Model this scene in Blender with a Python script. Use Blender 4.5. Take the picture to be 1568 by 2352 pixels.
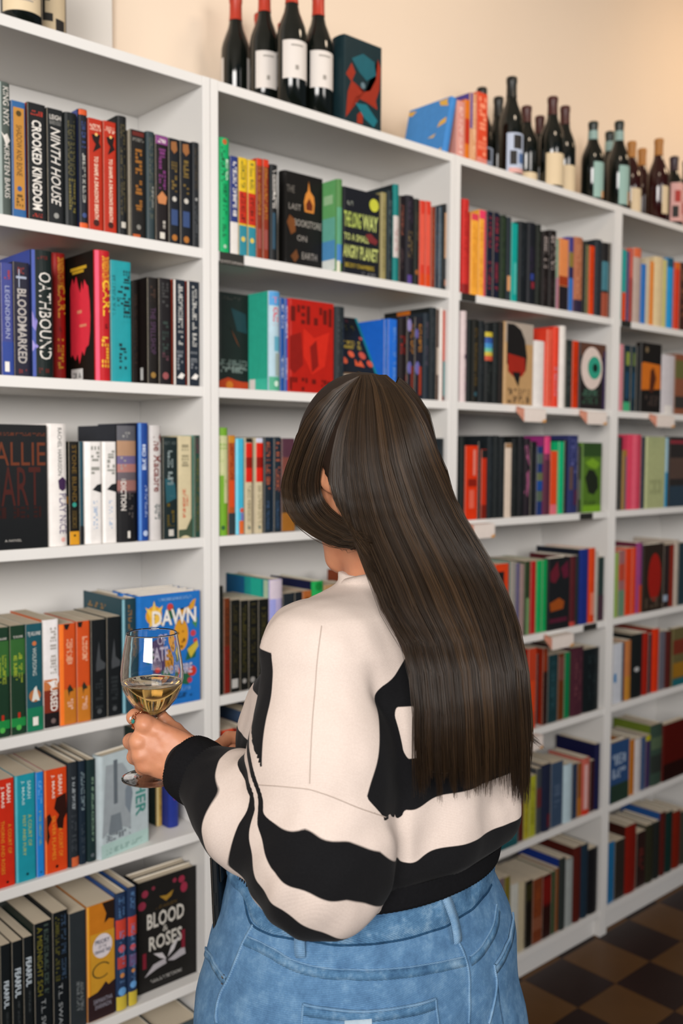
import bpy, bmesh, math, random
import numpy as np
from mathutils import Vector, Matrix, bvhtree

# ------------------------------------------------------------------ camera, world, lights, exposure
scene = bpy.context.scene
for o in list(bpy.data.objects): bpy.data.objects.remove(o)
COL = scene.collection
CAM = Vector((-1.22359, -1.80278, 1.64776))
YAW, PIT, ROL = math.radians(48.1974), math.radians(3.53235), math.radians(.31274)
FW = Vector((math.cos(YAW)*math.cos(PIT), math.sin(YAW)*math.cos(PIT), -math.sin(PIT)))
_r = Vector((math.sin(YAW), -math.cos(YAW), 0)); _u = _r.cross(FW)
RT = _r*math.cos(ROL)+_u*math.sin(ROL); UP = _u*math.cos(ROL)-_r*math.sin(ROL)
cd = bpy.data.cameras.new('camera'); cam = bpy.data.objects.new('camera', cd); COL.objects.link(cam)
cam.matrix_world = Matrix(((RT.x, UP.x, -FW.x, CAM.x), (RT.y, UP.y, -FW.y, CAM.y), (RT.z, UP.z, -FW.z, CAM.z), (0, 0, 0, 1)))
cd.sensor_fit = 'VERTICAL'; cd.sensor_height = 36; cd.sensor_width = 24; cd.lens = 2227.197/2352*36
cd.clip_start = .05; cd.clip_end = 60
cd.dof.use_dof = True; cd.dof.focus_distance = 1.22; cd.dof.aperture_fstop = 4.2
scene.camera = cam

world = bpy.data.worlds.new('world'); scene.world = world; world.use_nodes = True
bg = world.node_tree.nodes['Background']; bg.inputs[0].default_value = (.62, .76, 1, 1); bg.inputs[1].default_value = .11

def area(name, loc, target, size, sy, power, color, spread=180):
    l = bpy.data.lights.new(name, 'AREA'); l.shape = 'RECTANGLE'; l.size = size; l.size_y = sy; l.energy = power; l.color = color; l.spread = math.radians(spread)
    o = bpy.data.objects.new(name, l); COL.objects.link(o); o.location = loc
    o.rotation_euler = (Vector(target)-Vector(loc)).to_track_quat('-Z', 'Y').to_euler(); return o
area('shop_window_light', (-3.1, -3.1, 2.5), (.2, 0, 1.95), 2.3, 1.7, 78, (1, .96, .92), 100)
area('weak_fill_light', (.9, -4.2, 2.6), (.7, 0, 2.0), 1.5, 1.5, 22, (1, .95, .9), 100)  # weak second area light added from right behind the camera
def wall_washer(name, loc, target, power, color):
    l = bpy.data.lights.new(name, 'SPOT'); l.energy = power; l.color = color; l.shadow_soft_size = .15; l.spot_size = math.radians(120); l.spot_blend = .9
    o = bpy.data.objects.new(name, l); COL.objects.link(o); o.location = loc; o.rotation_euler = (Vector(target)-Vector(loc)).to_track_quat('-Z', 'Y').to_euler()
wall_washer('ceiling_lamp_light', (2.7, -.75, 3.3), (2.7, .31, 2.75), 36, (1, .74, .48))
wall_washer('second_washer_light', (.9, -.95, 3.3), (.9, .31, 2.7), 19, (1, .8, .6))  # second, dimmer warm spot added to wash the wall
scene.view_settings.view_transform = 'Standard'; scene.view_settings.look = 'None'
scene.view_settings.gamma = 1; scene.view_settings.exposure = .02; scene.view_settings.use_curve_mapping = False

# ------------------------------------------------------------------ helpers
def lin(h, k=1):
    h = h.lstrip('#')
    if len(h) == 3: h = ''.join(c*2 for c in h)
    v = [int(h[i:i+2], 16)/255 for i in (0, 2, 4)]
    return tuple((c/12.92 if c <= .04045 else ((c+.055)/1.055)**2.4)*k for c in v)+(1,)
MATS = {}
def mat(name, color=(.8, .8, .8, 1), rough=.5, spec=.4, metal=0, build=None):
    if name in MATS: return MATS[name]
    m = bpy.data.materials.new(name); m.use_nodes = True; nt = m.node_tree; b = nt.nodes['Principled BSDF']
    b.inputs['Base Color'].default_value = color if len(color) == 4 else (*color, 1)
    b.inputs['Roughness'].default_value = rough; b.inputs['Metallic'].default_value = metal
    b.inputs['Specular IOR Level'].default_value = spec
    if build: build(nt, b)
    MATS[name] = m; return m
def nd(nt, t, **k):
    n = nt.nodes.new(t)
    for a, v in k.items():
        if a.startswith('i_'): n.inputs[a[2:].replace('_', ' ')].default_value = v
        else: setattr(n, a, v)
    return n
def mottle(c1, c2, scale=6, bump=.05, bscale=120, rough=None, detail=4):
    def f(nt, b):
        tc = nd(nt, 'ShaderNodeTexCoord'); n = nd(nt, 'ShaderNodeTexNoise', i_Scale=scale, i_Detail=detail)
        nt.links.new(tc.outputs['Object'], n.inputs['Vector'])
        r = nd(nt, 'ShaderNodeMix', data_type='RGBA'); r.inputs[6].default_value = c1; r.inputs[7].default_value = c2
        nt.links.new(n.outputs['Fac'], r.inputs[0]); nt.links.new(r.outputs[2], b.inputs['Base Color'])
        if bump:
            n2 = nd(nt, 'ShaderNodeTexNoise', i_Scale=bscale, i_Detail=3); nt.links.new(tc.outputs['Object'], n2.inputs['Vector'])
            bp = nd(nt, 'ShaderNodeBump', i_Strength=bump, i_Distance=.002); nt.links.new(n2.outputs['Fac'], bp.inputs['Height'])
            nt.links.new(bp.outputs['Normal'], b.inputs['Normal'])
    return f
def mesh(name, V, F, m=None, parent=None, smooth=False, loc=None, rot=None):
    me = bpy.data.meshes.new(name); me.from_pydata([tuple(map(float, v)) for v in V], [], [tuple(int(i) for i in f) for f in F]); me.update()
    return link(name, me, m, parent, smooth, loc, rot)
def link(name, me, m=None, parent=None, smooth=False, loc=None, rot=None):
    if m is not None and not me.materials: me.materials.append(m)
    if smooth: me.polygons.foreach_set('use_smooth', [True]*len(me.polygons))
    o = bpy.data.objects.new(name, me); COL.objects.link(o)
    if parent is not None: o.parent = parent
    if loc is not None: o.location = loc
    if rot is not None: o.rotation_euler = rot
    return o
def empty(name, loc=(0, 0, 0), rz=0):
    o = bpy.data.objects.new(name, None); COL.objects.link(o); o.location = loc; o.rotation_euler = (0, 0, rz); o.empty_display_size = .05; return o
def tag(o, label=None, cat=None, group=None, kind=None):
    if label: o['label'] = label
    if cat: o['category'] = cat
    if group: o['group'] = group
    if kind: o['kind'] = kind
    return o
def boxvf(x0, x1, y0, y1, z0, z1):
    return ([(x0, y0, z0), (x1, y0, z0), (x1, y1, z0), (x0, y1, z0), (x0, y0, z1), (x1, y0, z1), (x1, y1, z1), (x0, y1, z1)],
            [(0, 3, 2, 1), (4, 5, 6, 7), (0, 1, 5, 4), (1, 2, 6, 5), (2, 3, 7, 6), (3, 0, 4, 7)])
def bevbox(name, x0, x1, y0, y1, z0, z1, m, parent=None, bev=.0015, seg=2, **k):
    bm = bmesh.new(); V, F = boxvf(x0, x1, y0, y1, z0, z1); vs = [bm.verts.new(v) for v in V]
    for f in F: bm.faces.new([vs[i] for i in f])
    if bev: bmesh.ops.bevel(bm, geom=bm.edges[:], offset=bev, segments=seg, affect='EDGES', profile=.5)
    me = bpy.data.meshes.new(name); bm.to_mesh(me); bm.free(); return link(name, me, m, parent, **k)
class MB:
    def __init__(s): s.V = []; s.F = []; s.C = []
    def add(s, V, F, c=None):
        n = len(s.V); s.V += list(V); s.F += [tuple(i+n for i in f) for f in F]; s.C += [c]*len(F)
    def box(s, *a, c=None): V, F = boxvf(*a); s.add(V, F, c)
    def build(s, name, m, parent=None, smooth=False, **k):
        o = mesh(name, s.V, s.F, m, parent, smooth, **k)
        if any(c is not None for c in s.C): paint(o.data, s.C)
        return o
def paint(me, cols):
    a = me.color_attributes.new('Col', 'FLOAT_COLOR', 'CORNER'); buf = np.ones((len(me.loops), 4), np.float32)
    i = 0
    for p, c in zip(me.polygons, cols):
        buf[i:i+p.loop_total] = c if c is not None else (.5, .5, .5, 1); i += p.loop_total
    a.data.foreach_set('color', buf.ravel())
def lathe(prof, n=32, cap0=False, cap1=False):
    V = []; F = []
    for r, z in prof:
        for i in range(n):
            a = 2*math.pi*i/n; V.append((r*math.cos(a), r*math.sin(a), z))
    for j in range(len(prof)-1):
        for i in range(n): F.append((j*n+i, j*n+(i+1) % n, (j+1)*n+(i+1) % n, (j+1)*n+i))
    if cap0: F.append(tuple(range(n-1, -1, -1)))
    if cap1: F.append(tuple((len(prof)-1)*n+i for i in range(n)))
    return V, F
def catmull(P, n):
    P = [Vector(p) for p in P]; out = []
    Q = [2*P[0]-P[1]]+P+[2*P[-1]-P[-2]]
    tot = len(P)-1
    for k in range(n):
        t = k/(n-1)*tot; i = min(int(t), tot-1); f = t-i
        a, b, c, d = Q[i:i+4]
        out.append(.5*((2*b)+(c-a)*f+(2*a-5*b+4*c-d)*f*f+(3*b-a-3*c+d)*f**3))
    return out
def tube(pts, r, n=6, cap=True):
    pts = [Vector(p) for p in pts]; V = []; F = []; up = None
    for i, p in enumerate(pts):
        d = (pts[min(i+1, len(pts)-1)]-pts[max(i-1, 0)]).normalized()
        if up is None: up = d.orthogonal().normalized()
        up = (up-d*up.dot(d)).normalized(); s = d.cross(up); rr = r[i] if hasattr(r, '__len__') else r
        for k in range(n):
            a = 2*math.pi*k/n; V.append(p+(up*math.cos(a)+s*math.sin(a))*rr)
    for i in range(len(pts)-1):
        for k in range(n): F.append((i*n+k, i*n+(k+1) % n, (i+1)*n+(k+1) % n, (i+1)*n+k))
    if cap: F.append(tuple(range(n-1, -1, -1))); F.append(tuple((len(pts)-1)*n+k for k in range(n)))
    return V, F

# flat lettering: one cached outline mesh per string
_font = {}
def glyphs(s, style=''):
    key = (s, style)
    if key in _font: return _font[key]
    c = bpy.data.curves.new('lettering', 'FONT'); c.body = s; c.resolution_u = 2; c.fill_mode = 'FRONT'
    if 'b' in style: c.offset = .022
    if 'i' in style: c.shear = .25
    o = bpy.data.objects.new('lettering', c); COL.objects.link(o); bpy.context.view_layer.update()
    me = bpy.data.meshes.new_from_object(o.evaluated_get(bpy.context.evaluated_depsgraph_get()))
    V = np.array([v.co[:] for v in me.vertices]).reshape(-1, 3); F = [tuple(p.vertices) for p in me.polygons]
    bpy.data.objects.remove(o); bpy.data.curves.remove(c); bpy.data.meshes.remove(me)
    if len(V):
        V = V[:, :2]-V[:, :2].min(0); V = V/np.maximum(V.max(0), 1e-6)
    _font[key] = (V, F); return _font[key]
BOOKS=(
 (1,1,-.4766,.0327,.2458,.174,.012,'h','#4d5651','#4d5651','grey green hardcover with white bird on its spine, first shelf, first bookcase',(('b',0,1,0,.4,'#8f9a96'),('t','KING NYX',.68,.97,.52,.9,'#d8d3cc',''),('p','#d8d3cc',((.35,.63),(.55,.6),(.75,.62),(.95,.57),(.8,.545),(.7,.51),(.55,.57))),('t','KIRSTEN BAKIS',.13,.53,.55,.9,'#d8d3cc','')),(),{}),  # pale left strip paints the shading of the curved spine
 (1,1,-.4419,.0278,.2177,.156,.012,'p','#2c5a8c','#2c5a8c','blue paperback with tan title panel, first shelf, first bookcase',(('b',.07,.95,.1,.9,'#b07c35'),('t','SHADOW AND BONE',.36,.8,.3,.72,'#2a2016',''),('c',.9,.5,.2,'#4a3a1c',1),('c',.25,.5,.18,'#2b4f86',1),('s',.09,.2,.25,.75,'#5a4018')),(),{}),
 (1,1,-.41,.0368,.2223,.159,.012,'p','#17191b','#8f2a1e','black book with bold white condensed lettering and red left cover, first shelf, first bookcase',(('s',.9,.94,.15,.85,'#a03328'),('t','CROOKED KINGDOM',.09,.86,.2,.74,'#d8d3cc','b'),('s',.03,.06,.2,.75,'#a03328')),(),{}),
 (1,1,-.3711,.0339,.2209,.158,.012,'p','#16191b','#16191b','black book with slanted white two word title, first shelf, first bookcase',(('h','LEIGH',.91,.95,.15,.85,'#d8d3cc',''),('h','BARDUGO',.865,.9,.15,.85,'#8a8a86',''),('t','NINTH HOUSE',.16,.84,.2,.8,'#d8d3cc','i'),('c',.07,.5,.16,'#8a8a86',1)),(),{}),
 (1,1,-.3351,.027,.2208,.158,.012,'h','#181c1d','#181c1d','black book with faint olive gold lettering, first shelf, first bookcase',(('t','LEIGH BARDUGO',.45,.93,.2,.75,'#5b5636',''),('s',.12,.42,.25,.75,'#6a6132')),(),{}),
 (1,1,-.3051,.0194,.2339,.166,.012,'h','#1a1d24','#3e4a86','blue backed book with orange bands at both spine ends, first shelf, first bookcase',(('b',.955,1,0,1,'#c2522a'),('b',0,.045,0,1,'#c8562a'),('s',.68,.9,.25,.75,'#33406a'),('s',.22,.63,.32,.65,'#a7a7a0'),('c',.11,.5,.25,'#3a4a78',1)),(),{}),
 (1,1,-.2841,.0312,.2217,.158,.012,'p','#a52a17','#a52a17','red paperback with black bird spine art, beside the blue backed book, first shelf, first bookcase',(('s',.93,.955,.1,.9,'#d8b8a4'),('s',.9,.925,.1,.9,'#d8b8a4'),('p','#1d1110',((.2,.86),(.85,.87),(.75,.8),(.9,.76),(.3,.7),(.55,.77),(.3,.81))),('c',.865,.55,.1,'#e0b46a',1),('t',"TO SHAPE A DRAGON'S BREATH",.1,.67,.38,.68,'#dcc3ae','b'),('c',.07,.5,.22,'#3b1712',1)),(),{}),
 (1,1,-.2507,.0287,.2232,.159,.012,'p','#a52a17','#a52a17','red paperback with black bird spine art, beside the tall black book, first shelf, first bookcase',(('s',.93,.955,.1,.9,'#d8b8a4'),('s',.9,.925,.1,.9,'#d8b8a4'),('p','#1d1110',((.2,.86),(.85,.87),(.75,.8),(.9,.76),(.3,.7),(.55,.77),(.3,.81))),('c',.865,.55,.1,'#e0b46a',1),('t',"TO SHAPE A DRAGON'S BREATH",.1,.67,.38,.68,'#dcc3ae','b'),('c',.07,.5,.22,'#3b1712',1)),(),{}),
 (1,1,-.2201,.0226,.2401,.17,.012,'h','#17191a','#17191a','tall black hardcover with white logo at spine foot, first shelf, first bookcase',(('s',.17,.95,.25,.75,'#4a432c'),('b',.06,.11,.3,.75,'#b9b4aa')),(),{}),
 (1,1,-.1893,.035,.2202,.157,.012,'p','#181716','#c8bda9','black book with brown gold script title, first shelf, first bookcase',(('b',.95,.99,.1,.9,'#5b201a'),('s',.9,.93,.1,.9,'#77756f'),('s',.25,.85,.3,.75,'#8a5a24'),('c',.1,.5,.15,'#77756f',1),('b',0,.03,.1,.6,'#b0562a')),(),{}),
 (1,1,-.1523,.0202,.2237,.16,.012,'h','#2b383c','#2b383c','dark slate hardcover with worn spine, first shelf, first bookcase',(('s',.2,.95,.25,.75,'#4b5046'),('s',.3,.5,.55,.8,'#9a9a94')),(),{}),
 (1,1,-.1304,.0304,.2221,.159,.012,'p','#1a1516','#1a1516','black book with purple title and small orange scene, first shelf, first bookcase',(('b',.92,1,0,1,'#7a3f77'),('s',.935,.97,.2,.8,'#d8d3cc'),('s',.5,.88,.25,.8,'#6d3268'),('p','#b5764a',((.1,.42),(.5,.48),(.9,.43),(.8,.36),(.2,.36))),('s',.13,.33,.25,.75,'#a9a49c'),('b',.03,.09,.3,.7,'#c9c4ba')),(),{}),
 (1,1,-.0984,.0271,.2221,.159,.012,'p','#15181d','#15181d','navy black book with gold title and blue block, purple neighbour, first shelf, first bookcase',(('p','#8a5a34',((.2,.97),(.7,.98),(.8,.9),(.5,.86),(.2,.9))),('s',.5,.82,.25,.75,'#6e5a2c'),('c',.43,.5,.2,'#b8b4ac',1),('b',.18,.33,.2,.8,'#33466e'),('c',.06,.5,.25,'#a0662c',1)),(),{}),
 (1,1,-.0696,.0287,.2229,.159,.012,'p','#15181d','#15181d','navy black book with gold title and blue block, second copy, first shelf, first bookcase',(('p','#8a5a34',((.2,.97),(.7,.98),(.8,.9),(.5,.86),(.2,.9))),('s',.5,.82,.25,.75,'#6e5a2c'),('c',.43,.5,.2,'#b8b4ac',1),('b',.18,.33,.2,.8,'#33466e'),('c',.06,.5,.25,'#a0662c',1)),(),{}),
 (1,1,-.0393,.0177,.2255,.161,.012,'h','#171a1e','#171a1e','black hardcover against the upright, first shelf, first bookcase',(('s',.55,.95,.25,.75,'#3a3328'),('c',.46,.5,.2,'#8a8a88',1),('s',.1,.4,.25,.75,'#3c3f42')),(),{}),
 (1,2,-.4672,.0234,.2121,.152,.012,'p','#39407e','#151820','violet blue book with pale lettering and white price sticker, second shelf, first bookcase',(('b',0,.3,0,1,'#2a3f86'),('t','LEGENDBORN',.33,.8,.3,.7,'#9aa0bb',''),('s',.86,.94,.25,.75,'#9a3434'),('b',.03,.12,.2,.6,'#d8d5d0')),(),{}),
 (1,2,-.443,.0325,.2173,.155,.012,'p','#1c1b2c','#1c1b2c','dark navy book with silver sword and pale lettering, second shelf, first bookcase',(('s',.9,.96,.25,.75,'#6d2a2c'),('b',.86,.88,.15,.8,'#9aa2b4'),('b',.78,.94,.3,.36,'#9aa2b4'),('t','BLOODMARKED',.11,.77,.2,.78,'#a6a09c','b'),('s',.02,.06,.25,.75,'#6d2a2c')),(),{}),
 (1,2,-.4072,.0433,.2454,.174,.012,'h','#17201f','#36458f','tall dark hardcover with wide white lettering and blue edge, second shelf, first bookcase',(('b',0,1,0,.14,'#3a4b93'),('p','#7d74b4',((0,.52),(.22,.44),(.14,.36),(0,.4))),('p','#8d84c0',((0,.29),(.26,.24),(0,.2))),('t','OATHBOUND',.14,.83,.3,.9,'#d8d3cc',''),('s',.93,.96,.25,.75,'#5a2420'),('s',.03,.07,.25,.75,'#5a2420')),(),{}),
 (1,2,-.3111,.0271,.2679,.142,.12,'h','#a3201c','#a3201c','red hardcover with yellow stacked lettering, set back on shelf, second shelf, first bookcase',(('t','DUNGEON CRAWLER',.72,.97,.3,.85,'#d5a431','b'),('t','CARL',.5,.76,.3,.95,'#e0ae34','b'),('s',.38,.43,.4,.6,'#1a1212'),('s',.1,.34,.25,.75,'#d5a431')),(),{}),
 (1,2,-.2733,.0341,.263,.186,.012,'h','#b01f25','#16130f','thick black backed book with pink edged spine and red splash, second shelf, first bookcase',(('b',0,1,0,.22,'#cf4a66'),('t','DUNGEON CRAWLER',.72,.96,.42,.95,'#e0ae34','b'),('t','CARL',.5,.78,.45,1,'#e5b534','b'),('s',.4,.44,.6,.8,'#1a1212'),('s',.1,.34,.35,.85,'#d9a832')),(('p','#e03344',((-.02,.75),(.1,.83),(.17,.78),(.27,.84),(.35,.76),(.44,.7),(.5,.79),(.56,.72),(.62,.8),(.7,.76),(.78,.74),(.84,.62),(.86,.5),(.84,.38),(.78,.28),(.66,.26),(.58,.2),(.5,.24),(.38,.14),(.3,.22),(.2,.17),(.08,.22),(-.02,.2))),('b',.885,.91,.02,.72,'#c9a02c'),('b',.86,.88,.1,.6,'#c9a02c'),('b',.54,.565,.3,.5,'#e08a6a'),('b',.43,.45,.4,.7,'#e08a6a'),('b',.01,.1,.02,.52,'#d4d2cf'),('s',.025,.07,.1,.45,'#555')),{'vis':.108}),
 (1,2,-.2376,.0471,.2477,.175,.012,'p','#1c8a92','#1c8a92','bright teal paperback with black condensed lettering, second shelf, first bookcase',(('s',.5,.93,.62,.95,'#0f2a2e'),('s',.63,.8,.3,.6,'#0f2a2e'),('s',.55,.88,.08,.22,'#16626a'),('s',.1,.32,.38,.75,'#0f2a2e')),(),{}),
 (1,2,-.1687,.0161,.218,.156,.047,'p','#1c1513','#1c1513','thin dark brown black book, set back on shelf, second shelf, first bookcase',(('s',.2,.9,.25,.75,'#3a2b24'),),(),{}),
 (1,2,-.1518,.0253,.2236,.16,.012,'p','#15110f','#191312','black paperback with faint purple title and gold logo, second shelf, first bookcase',(('s',.78,.95,.25,.75,'#3a2a22'),('t','THE SPELLSHOP',.28,.72,.25,.75,'#4c3550',''),('c',.08,.5,.25,'#8a6a34',1)),(('b',.03,.15,.12,.5,'#bcbab8'),),{'vis':.035}),
 (1,2,-.1245,.0308,.2257,.161,.012,'p','#161315','#161315','black paperback with pink logo at spine foot, second shelf, first bookcase',(('s',.72,.96,.25,.75,'#3c3c3c'),('s',.3,.65,.25,.75,'#2e3b36'),('s',.2,.3,.25,.75,'#52343c'),('c',.08,.5,.25,'#8a4a4c',1)),(),{}),
 (1,2,-.0881,.0305,.227,.162,.012,'p','#1a222c','#b0432a','navy book with white bird logo, red edge, in front of twin, second shelf, first bookcase',(('b',0,1,0,.13,'#c9c3bd'),('s',.38,.96,.38,.75,'#a8a8a4'),('s',.14,.33,.25,.75,'#71757a'),('p','#d8d5d0',((.25,.07),(.6,.12),(.9,.1),(.7,.06)))),(),{}),
 (1,2,-.0529,.0313,.2276,.162,.012,'p','#1a222c','#b0432a','navy book with white bird logo, red edge, against the upright, second shelf, first bookcase',(('b',0,1,0,.1,'#c9c3bd'),('s',.38,.96,.38,.75,'#a8a8a4'),('s',.14,.33,.25,.75,'#71757a'),('p','#d8d5d0',((.25,.07),(.6,.12),(.9,.1),(.7,.06)))),(),{}),
 (1,3,-.5173,.1334,.2405,.035,.006,'f','#121416','#121416','black display book with tall burnt orange lettering, third shelf, first bookcase',(('s',.91,.935,.02,.98,'#5c2c18'),('h','CALLIE',.67,.86,0,.98,'#5f2d18',''),('h','HART',.35,.66,.1,.9,'#3f1712',''),('s',.25,.34,.1,.9,'#2b100d'),('h','A NOVEL',.062,.08,.35,.6,'#b0aca6','')),(),{}),
 (1,3,-.38,.041,.2438,.173,.012,'h','#d9d4d0','#d9d4d0','white hardcover with purple rose between two lines of lettering, third shelf, first bookcase',(('t','RACHEL HARRISON',.58,.97,.5,.72,'#3a3f3e',''),('p','#3c2748',((.5,.54),(.75,.57),(.95,.54),(.93,.47),(.75,.45),(.55,.47))),('t','PLAY NICE',.1,.43,.55,.95,'#4a3a6a',''),('c',.05,.75,.12,'#d8a49c',1)),(),{}),
 (1,3,-.334,.0217,.2091,.15,.012,'p','#15130f','#14181a','black paperback with gold lettering and yellow spine foot, third shelf, first bookcase',(('t','STONE BLIND',.42,.97,.3,.75,'#6a5220',''),('c',.39,.5,.22,'#2f8a7c',1),('s',.16,.33,.3,.7,'#5c4a22'),('b',0,.13,0,1,'#c48a20'),('c',.09,.5,.12,'#3a2a10',1)),(('b',.4,.47,.86,1,'#c48a20'),),{'vis':.15}),
 (1,3,-.3115,.0089,.209,.15,.012,'p','#1d4350','#1d4350','thin dark teal book beside the white pair, third shelf, first bookcase',(('b',0,.18,0,1,'#15181b'),),(),{}),
 (1,3,-.3007,.0381,.2093,.15,.012,'p','#d6d2cf','#d6d2cf','white paperback with black cone shape, beside the thin teal book, third shelf, first bookcase',(('b',0,1,0,.35,'#e6e4e2'),('s',.68,.96,.4,.9,'#8a8a84'),('p','#1d2022',((.45,.53),(.75,.58),(1,.59),(1,.5),(.8,.51))),('s',.14,.42,.5,.75,'#8ea4c0')),(),{}),
 (1,3,-.2607,.0321,.2097,.15,.012,'p','#d6d2cf','#d6d2cf','white paperback with black cone shape, beside the cloud painting spine, third shelf, first bookcase',(('b',0,1,0,.22,'#e6e4e2'),('s',.68,.96,.35,.9,'#8a8a84'),('p','#1d2022',((.3,.53),(.65,.58),(1,.59),(1,.5),(.8,.51))),('s',.14,.42,.45,.7,'#8ea4c0')),(),{}),
 (1,3,-.2273,.0445,.2444,.173,.012,'h','#1a1a1c','#23262e','tall hardcover with cloudy pink sky painting on spine, third shelf, first bookcase',(('b',.86,1,0,1,'#54545a'),('b',.74,.87,0,1,'#9c7a60'),('b',.66,.74,0,1,'#62587a'),('b',.6,.67,0,1,'#9a6a64'),('b',.53,.6,0,1,'#5a5258'),('b',.44,.53,0,1,'#8a605a'),('b',.42,.44,0,1,'#4a3a3e'),('s',.9,.945,.25,.75,'#8a8a88'),('s',.52,.76,.15,.42,'#8c8684'),('t','DICTION',.27,.52,.15,.42,'#c4bfb9','b'),('s',.2,.42,.55,.8,'#55504e'),('b',.03,.09,.48,.62,'#d0ccc4')),(),{}),
 (1,3,-.1767,.0245,.2502,.177,.012,'h','#1b3f86','#151a2c','blue hardcover with white lettering, third shelf, first bookcase',(('b',0,1,0,.22,'#4a78b8'),('s',.6,.82,.3,.68,'#b7c3d6'),('s',.5,.9,.75,.9,'#4a5f96'),('s',.2,.47,.55,.85,'#8f9fc2'),('c',.06,.6,.25,'#a8b6d0',1)),(),{}),
 (1,3,-.1488,.0281,.2454,.174,.012,'h','#b9b5b3','#b9b5b3','pale grey hardcover with dark red gothic title, third shelf, first bookcase',(('t','The Macabre',.42,.93,.25,.9,'#6e3a36','b'),('s',.18,.33,.3,.52,'#30494a'),('s',.18,.33,.6,.82,'#30494a')),(),{}),
 (1,3,-.1165,.0365,.2213,.158,.012,'p','#172324','#172324','dark green black book with pale lettering and blue glow, third shelf, first bookcase',(('s',.93,.96,.1,.9,'#4d5756'),('s',.42,.87,.3,.68,'#7d8a8a'),('p','#24505a',((.1,.6),(.8,.55),(.9,.4),(.2,.35))),('s',.12,.35,.25,.75,'#574a1c'),('b',.025,.09,.35,.7,'#b8b4ac')),(),{}),
 (1,3,-.0783,.0347,.2243,.16,.012,'p','#bdb190','#bdb190','cream book with red subtitle and green garden at foot, third shelf, first bookcase',(('s',.62,.92,.25,.75,'#8a8268'),('s',.2,.5,.3,.52,'#b5573a'),('s',.3,.42,.58,.72,'#b5573a'),('p','#3c4a38',((0,0),(1,0),(1,.2),(.85,.16),(.8,.08),(.3,.06),(0,.08)))),(),{}),
 (1,3,-.0359,.0143,.2261,.161,.012,'p','#1d3a30','#6f9a8c','dark green book with dull gold lettering, third shelf, first bookcase',(('s',.8,.98,.25,.75,'#5a2c3a'),('s',.05,.78,.3,.75,'#5e5420')),(),{}),
 (1,4,-.4941,.0313,.2149,.154,.012,'p','#1b3324','#1b3324','dark green paperback with yellow green title, left of its twin, fourth shelf, first bookcase',(('b',.55,.88,0,1,'#2f5a2c'),('h','TJ KLUNE',.885,.91,.2,.85,'#d8d3cc',''),('s',.5,.73,.2,.45,'#8a9a30'),('s',.47,.75,.55,.8,'#8a9a30'),('b',.15,.2,.45,.62,'#a02c1c'),('b',.07,.15,0,1,'#1f7a3c'),('c',.06,.5,.18,'#4aa048',1)),(),{}),
 (1,4,-.461,.0306,.2156,.154,.012,'p','#1b3324','#1b3324','dark green paperback with yellow green title, beside the teal wolf book, fourth shelf, first bookcase',(('b',.55,.88,0,1,'#2f5a2c'),('h','TJ KLUNE',.885,.91,.2,.85,'#d8d3cc',''),('s',.5,.73,.2,.45,'#8a9a30'),('s',.47,.75,.55,.8,'#8a9a30'),('b',.15,.2,.45,.62,'#a02c1c'),('b',.07,.15,0,1,'#1f7a3c'),('c',.06,.5,.18,'#4aa048',1)),(),{}),
 (1,4,-.4291,.0344,.2152,.154,.012,'p','#1c4a55','#1c4a55','teal paperback with white wolf on an orange disc, fourth shelf, first bookcase',(('h','TJ KLUNE',.885,.93,.1,.9,'#d8d3cc',''),('c',.82,.5,.13,'#b5663a',1),('t','WOLFSONG',.52,.78,.38,.62,'#b8beb8',''),('c',.33,.5,.36,'#a8683c',1),('p','#c9c9c2',((.3,.28),(.45,.4),(.6,.42),(.65,.36),(.8,.28))),('b',0,.22,0,1,'#1a6a4c'),('b',.05,.13,.35,.68,'#d8d3cc')),(),{}),
 (1,4,-.3936,.0328,.2193,.157,.012,'p','#d6d2d2','#b05a34','white to dark paperback with rust flame spine art, fourth shelf, first bookcase',(('b',.3,.45,0,1,'#b0683a'),('b',.14,.35,0,1,'#6e2a1c'),('b',0,.14,0,1,'#1c1819'),('p','#d6d2d2',((0,.44),(1,.47),(1,.42),(.6,.36),(.3,.42))),('s',.5,.93,.45,.85,'#9c9690'),('t','CURSED',.15,.44,.42,.9,'#d8d3cc','b'),('c',.06,.6,.16,'#6a5a58',1)),(),{}),
 (1,4,-.3596,.0361,.2071,.149,.012,'p','#b8471c','#b8471c','orange paperback with black moth, beside the white to dark book, fourth shelf, first bookcase',(('b',0,1,0,.25,'#e07028'),('b',0,.35,.25,1,'#b06a22'),('p','#1d1a18',((.28,1),(.65,1),(.5,.945),(.35,.95))),('s',.6,.85,.45,.8,'#cc9478'),('s',.62,.84,.4,.75,'#c98c6c'),('p','#2a2a20',((.45,.36),(.6,.4),(.85,.33),(.6,.32),(.55,.27),(.5,.32))),('s',.12,.25,.45,.8,'#c9a08a')),(),{}),
 (1,4,-.3216,.0296,.2085,.15,.012,'p','#b8471c','#b8471c','orange paperback with black moth, beside the black pair, fourth shelf, first bookcase',(('b',0,.35,0,1,'#b06a22'),('p','#1d1a18',((.05,1),(.45,1),(.35,.945),(.1,.95))),('s',.6,.85,.4,.8,'#cc9478'),('s',.62,.84,.4,.8,'#c98c6c'),('p','#2a2a20',((.35,.36),(.5,.4),(.8,.33),(.5,.32),(.45,.27),(.4,.32))),('s',.12,.25,.35,.75,'#c9a08a')),(),{}),
 (1,4,-.2895,.0342,.2077,.149,.012,'p','#141719','#141719','black paperback with ghostly grey steeple, beside the orange pair, fourth shelf, first bookcase',(('p','#3d4043',((.3,.55),(.5,.79),(.6,.6),(.95,.55),(.9,.5),(.3,.48))),('s',.1,.4,.25,.75,'#25292b'),('c',.07,.5,.16,'#45484a',1)),(),{}),
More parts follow.
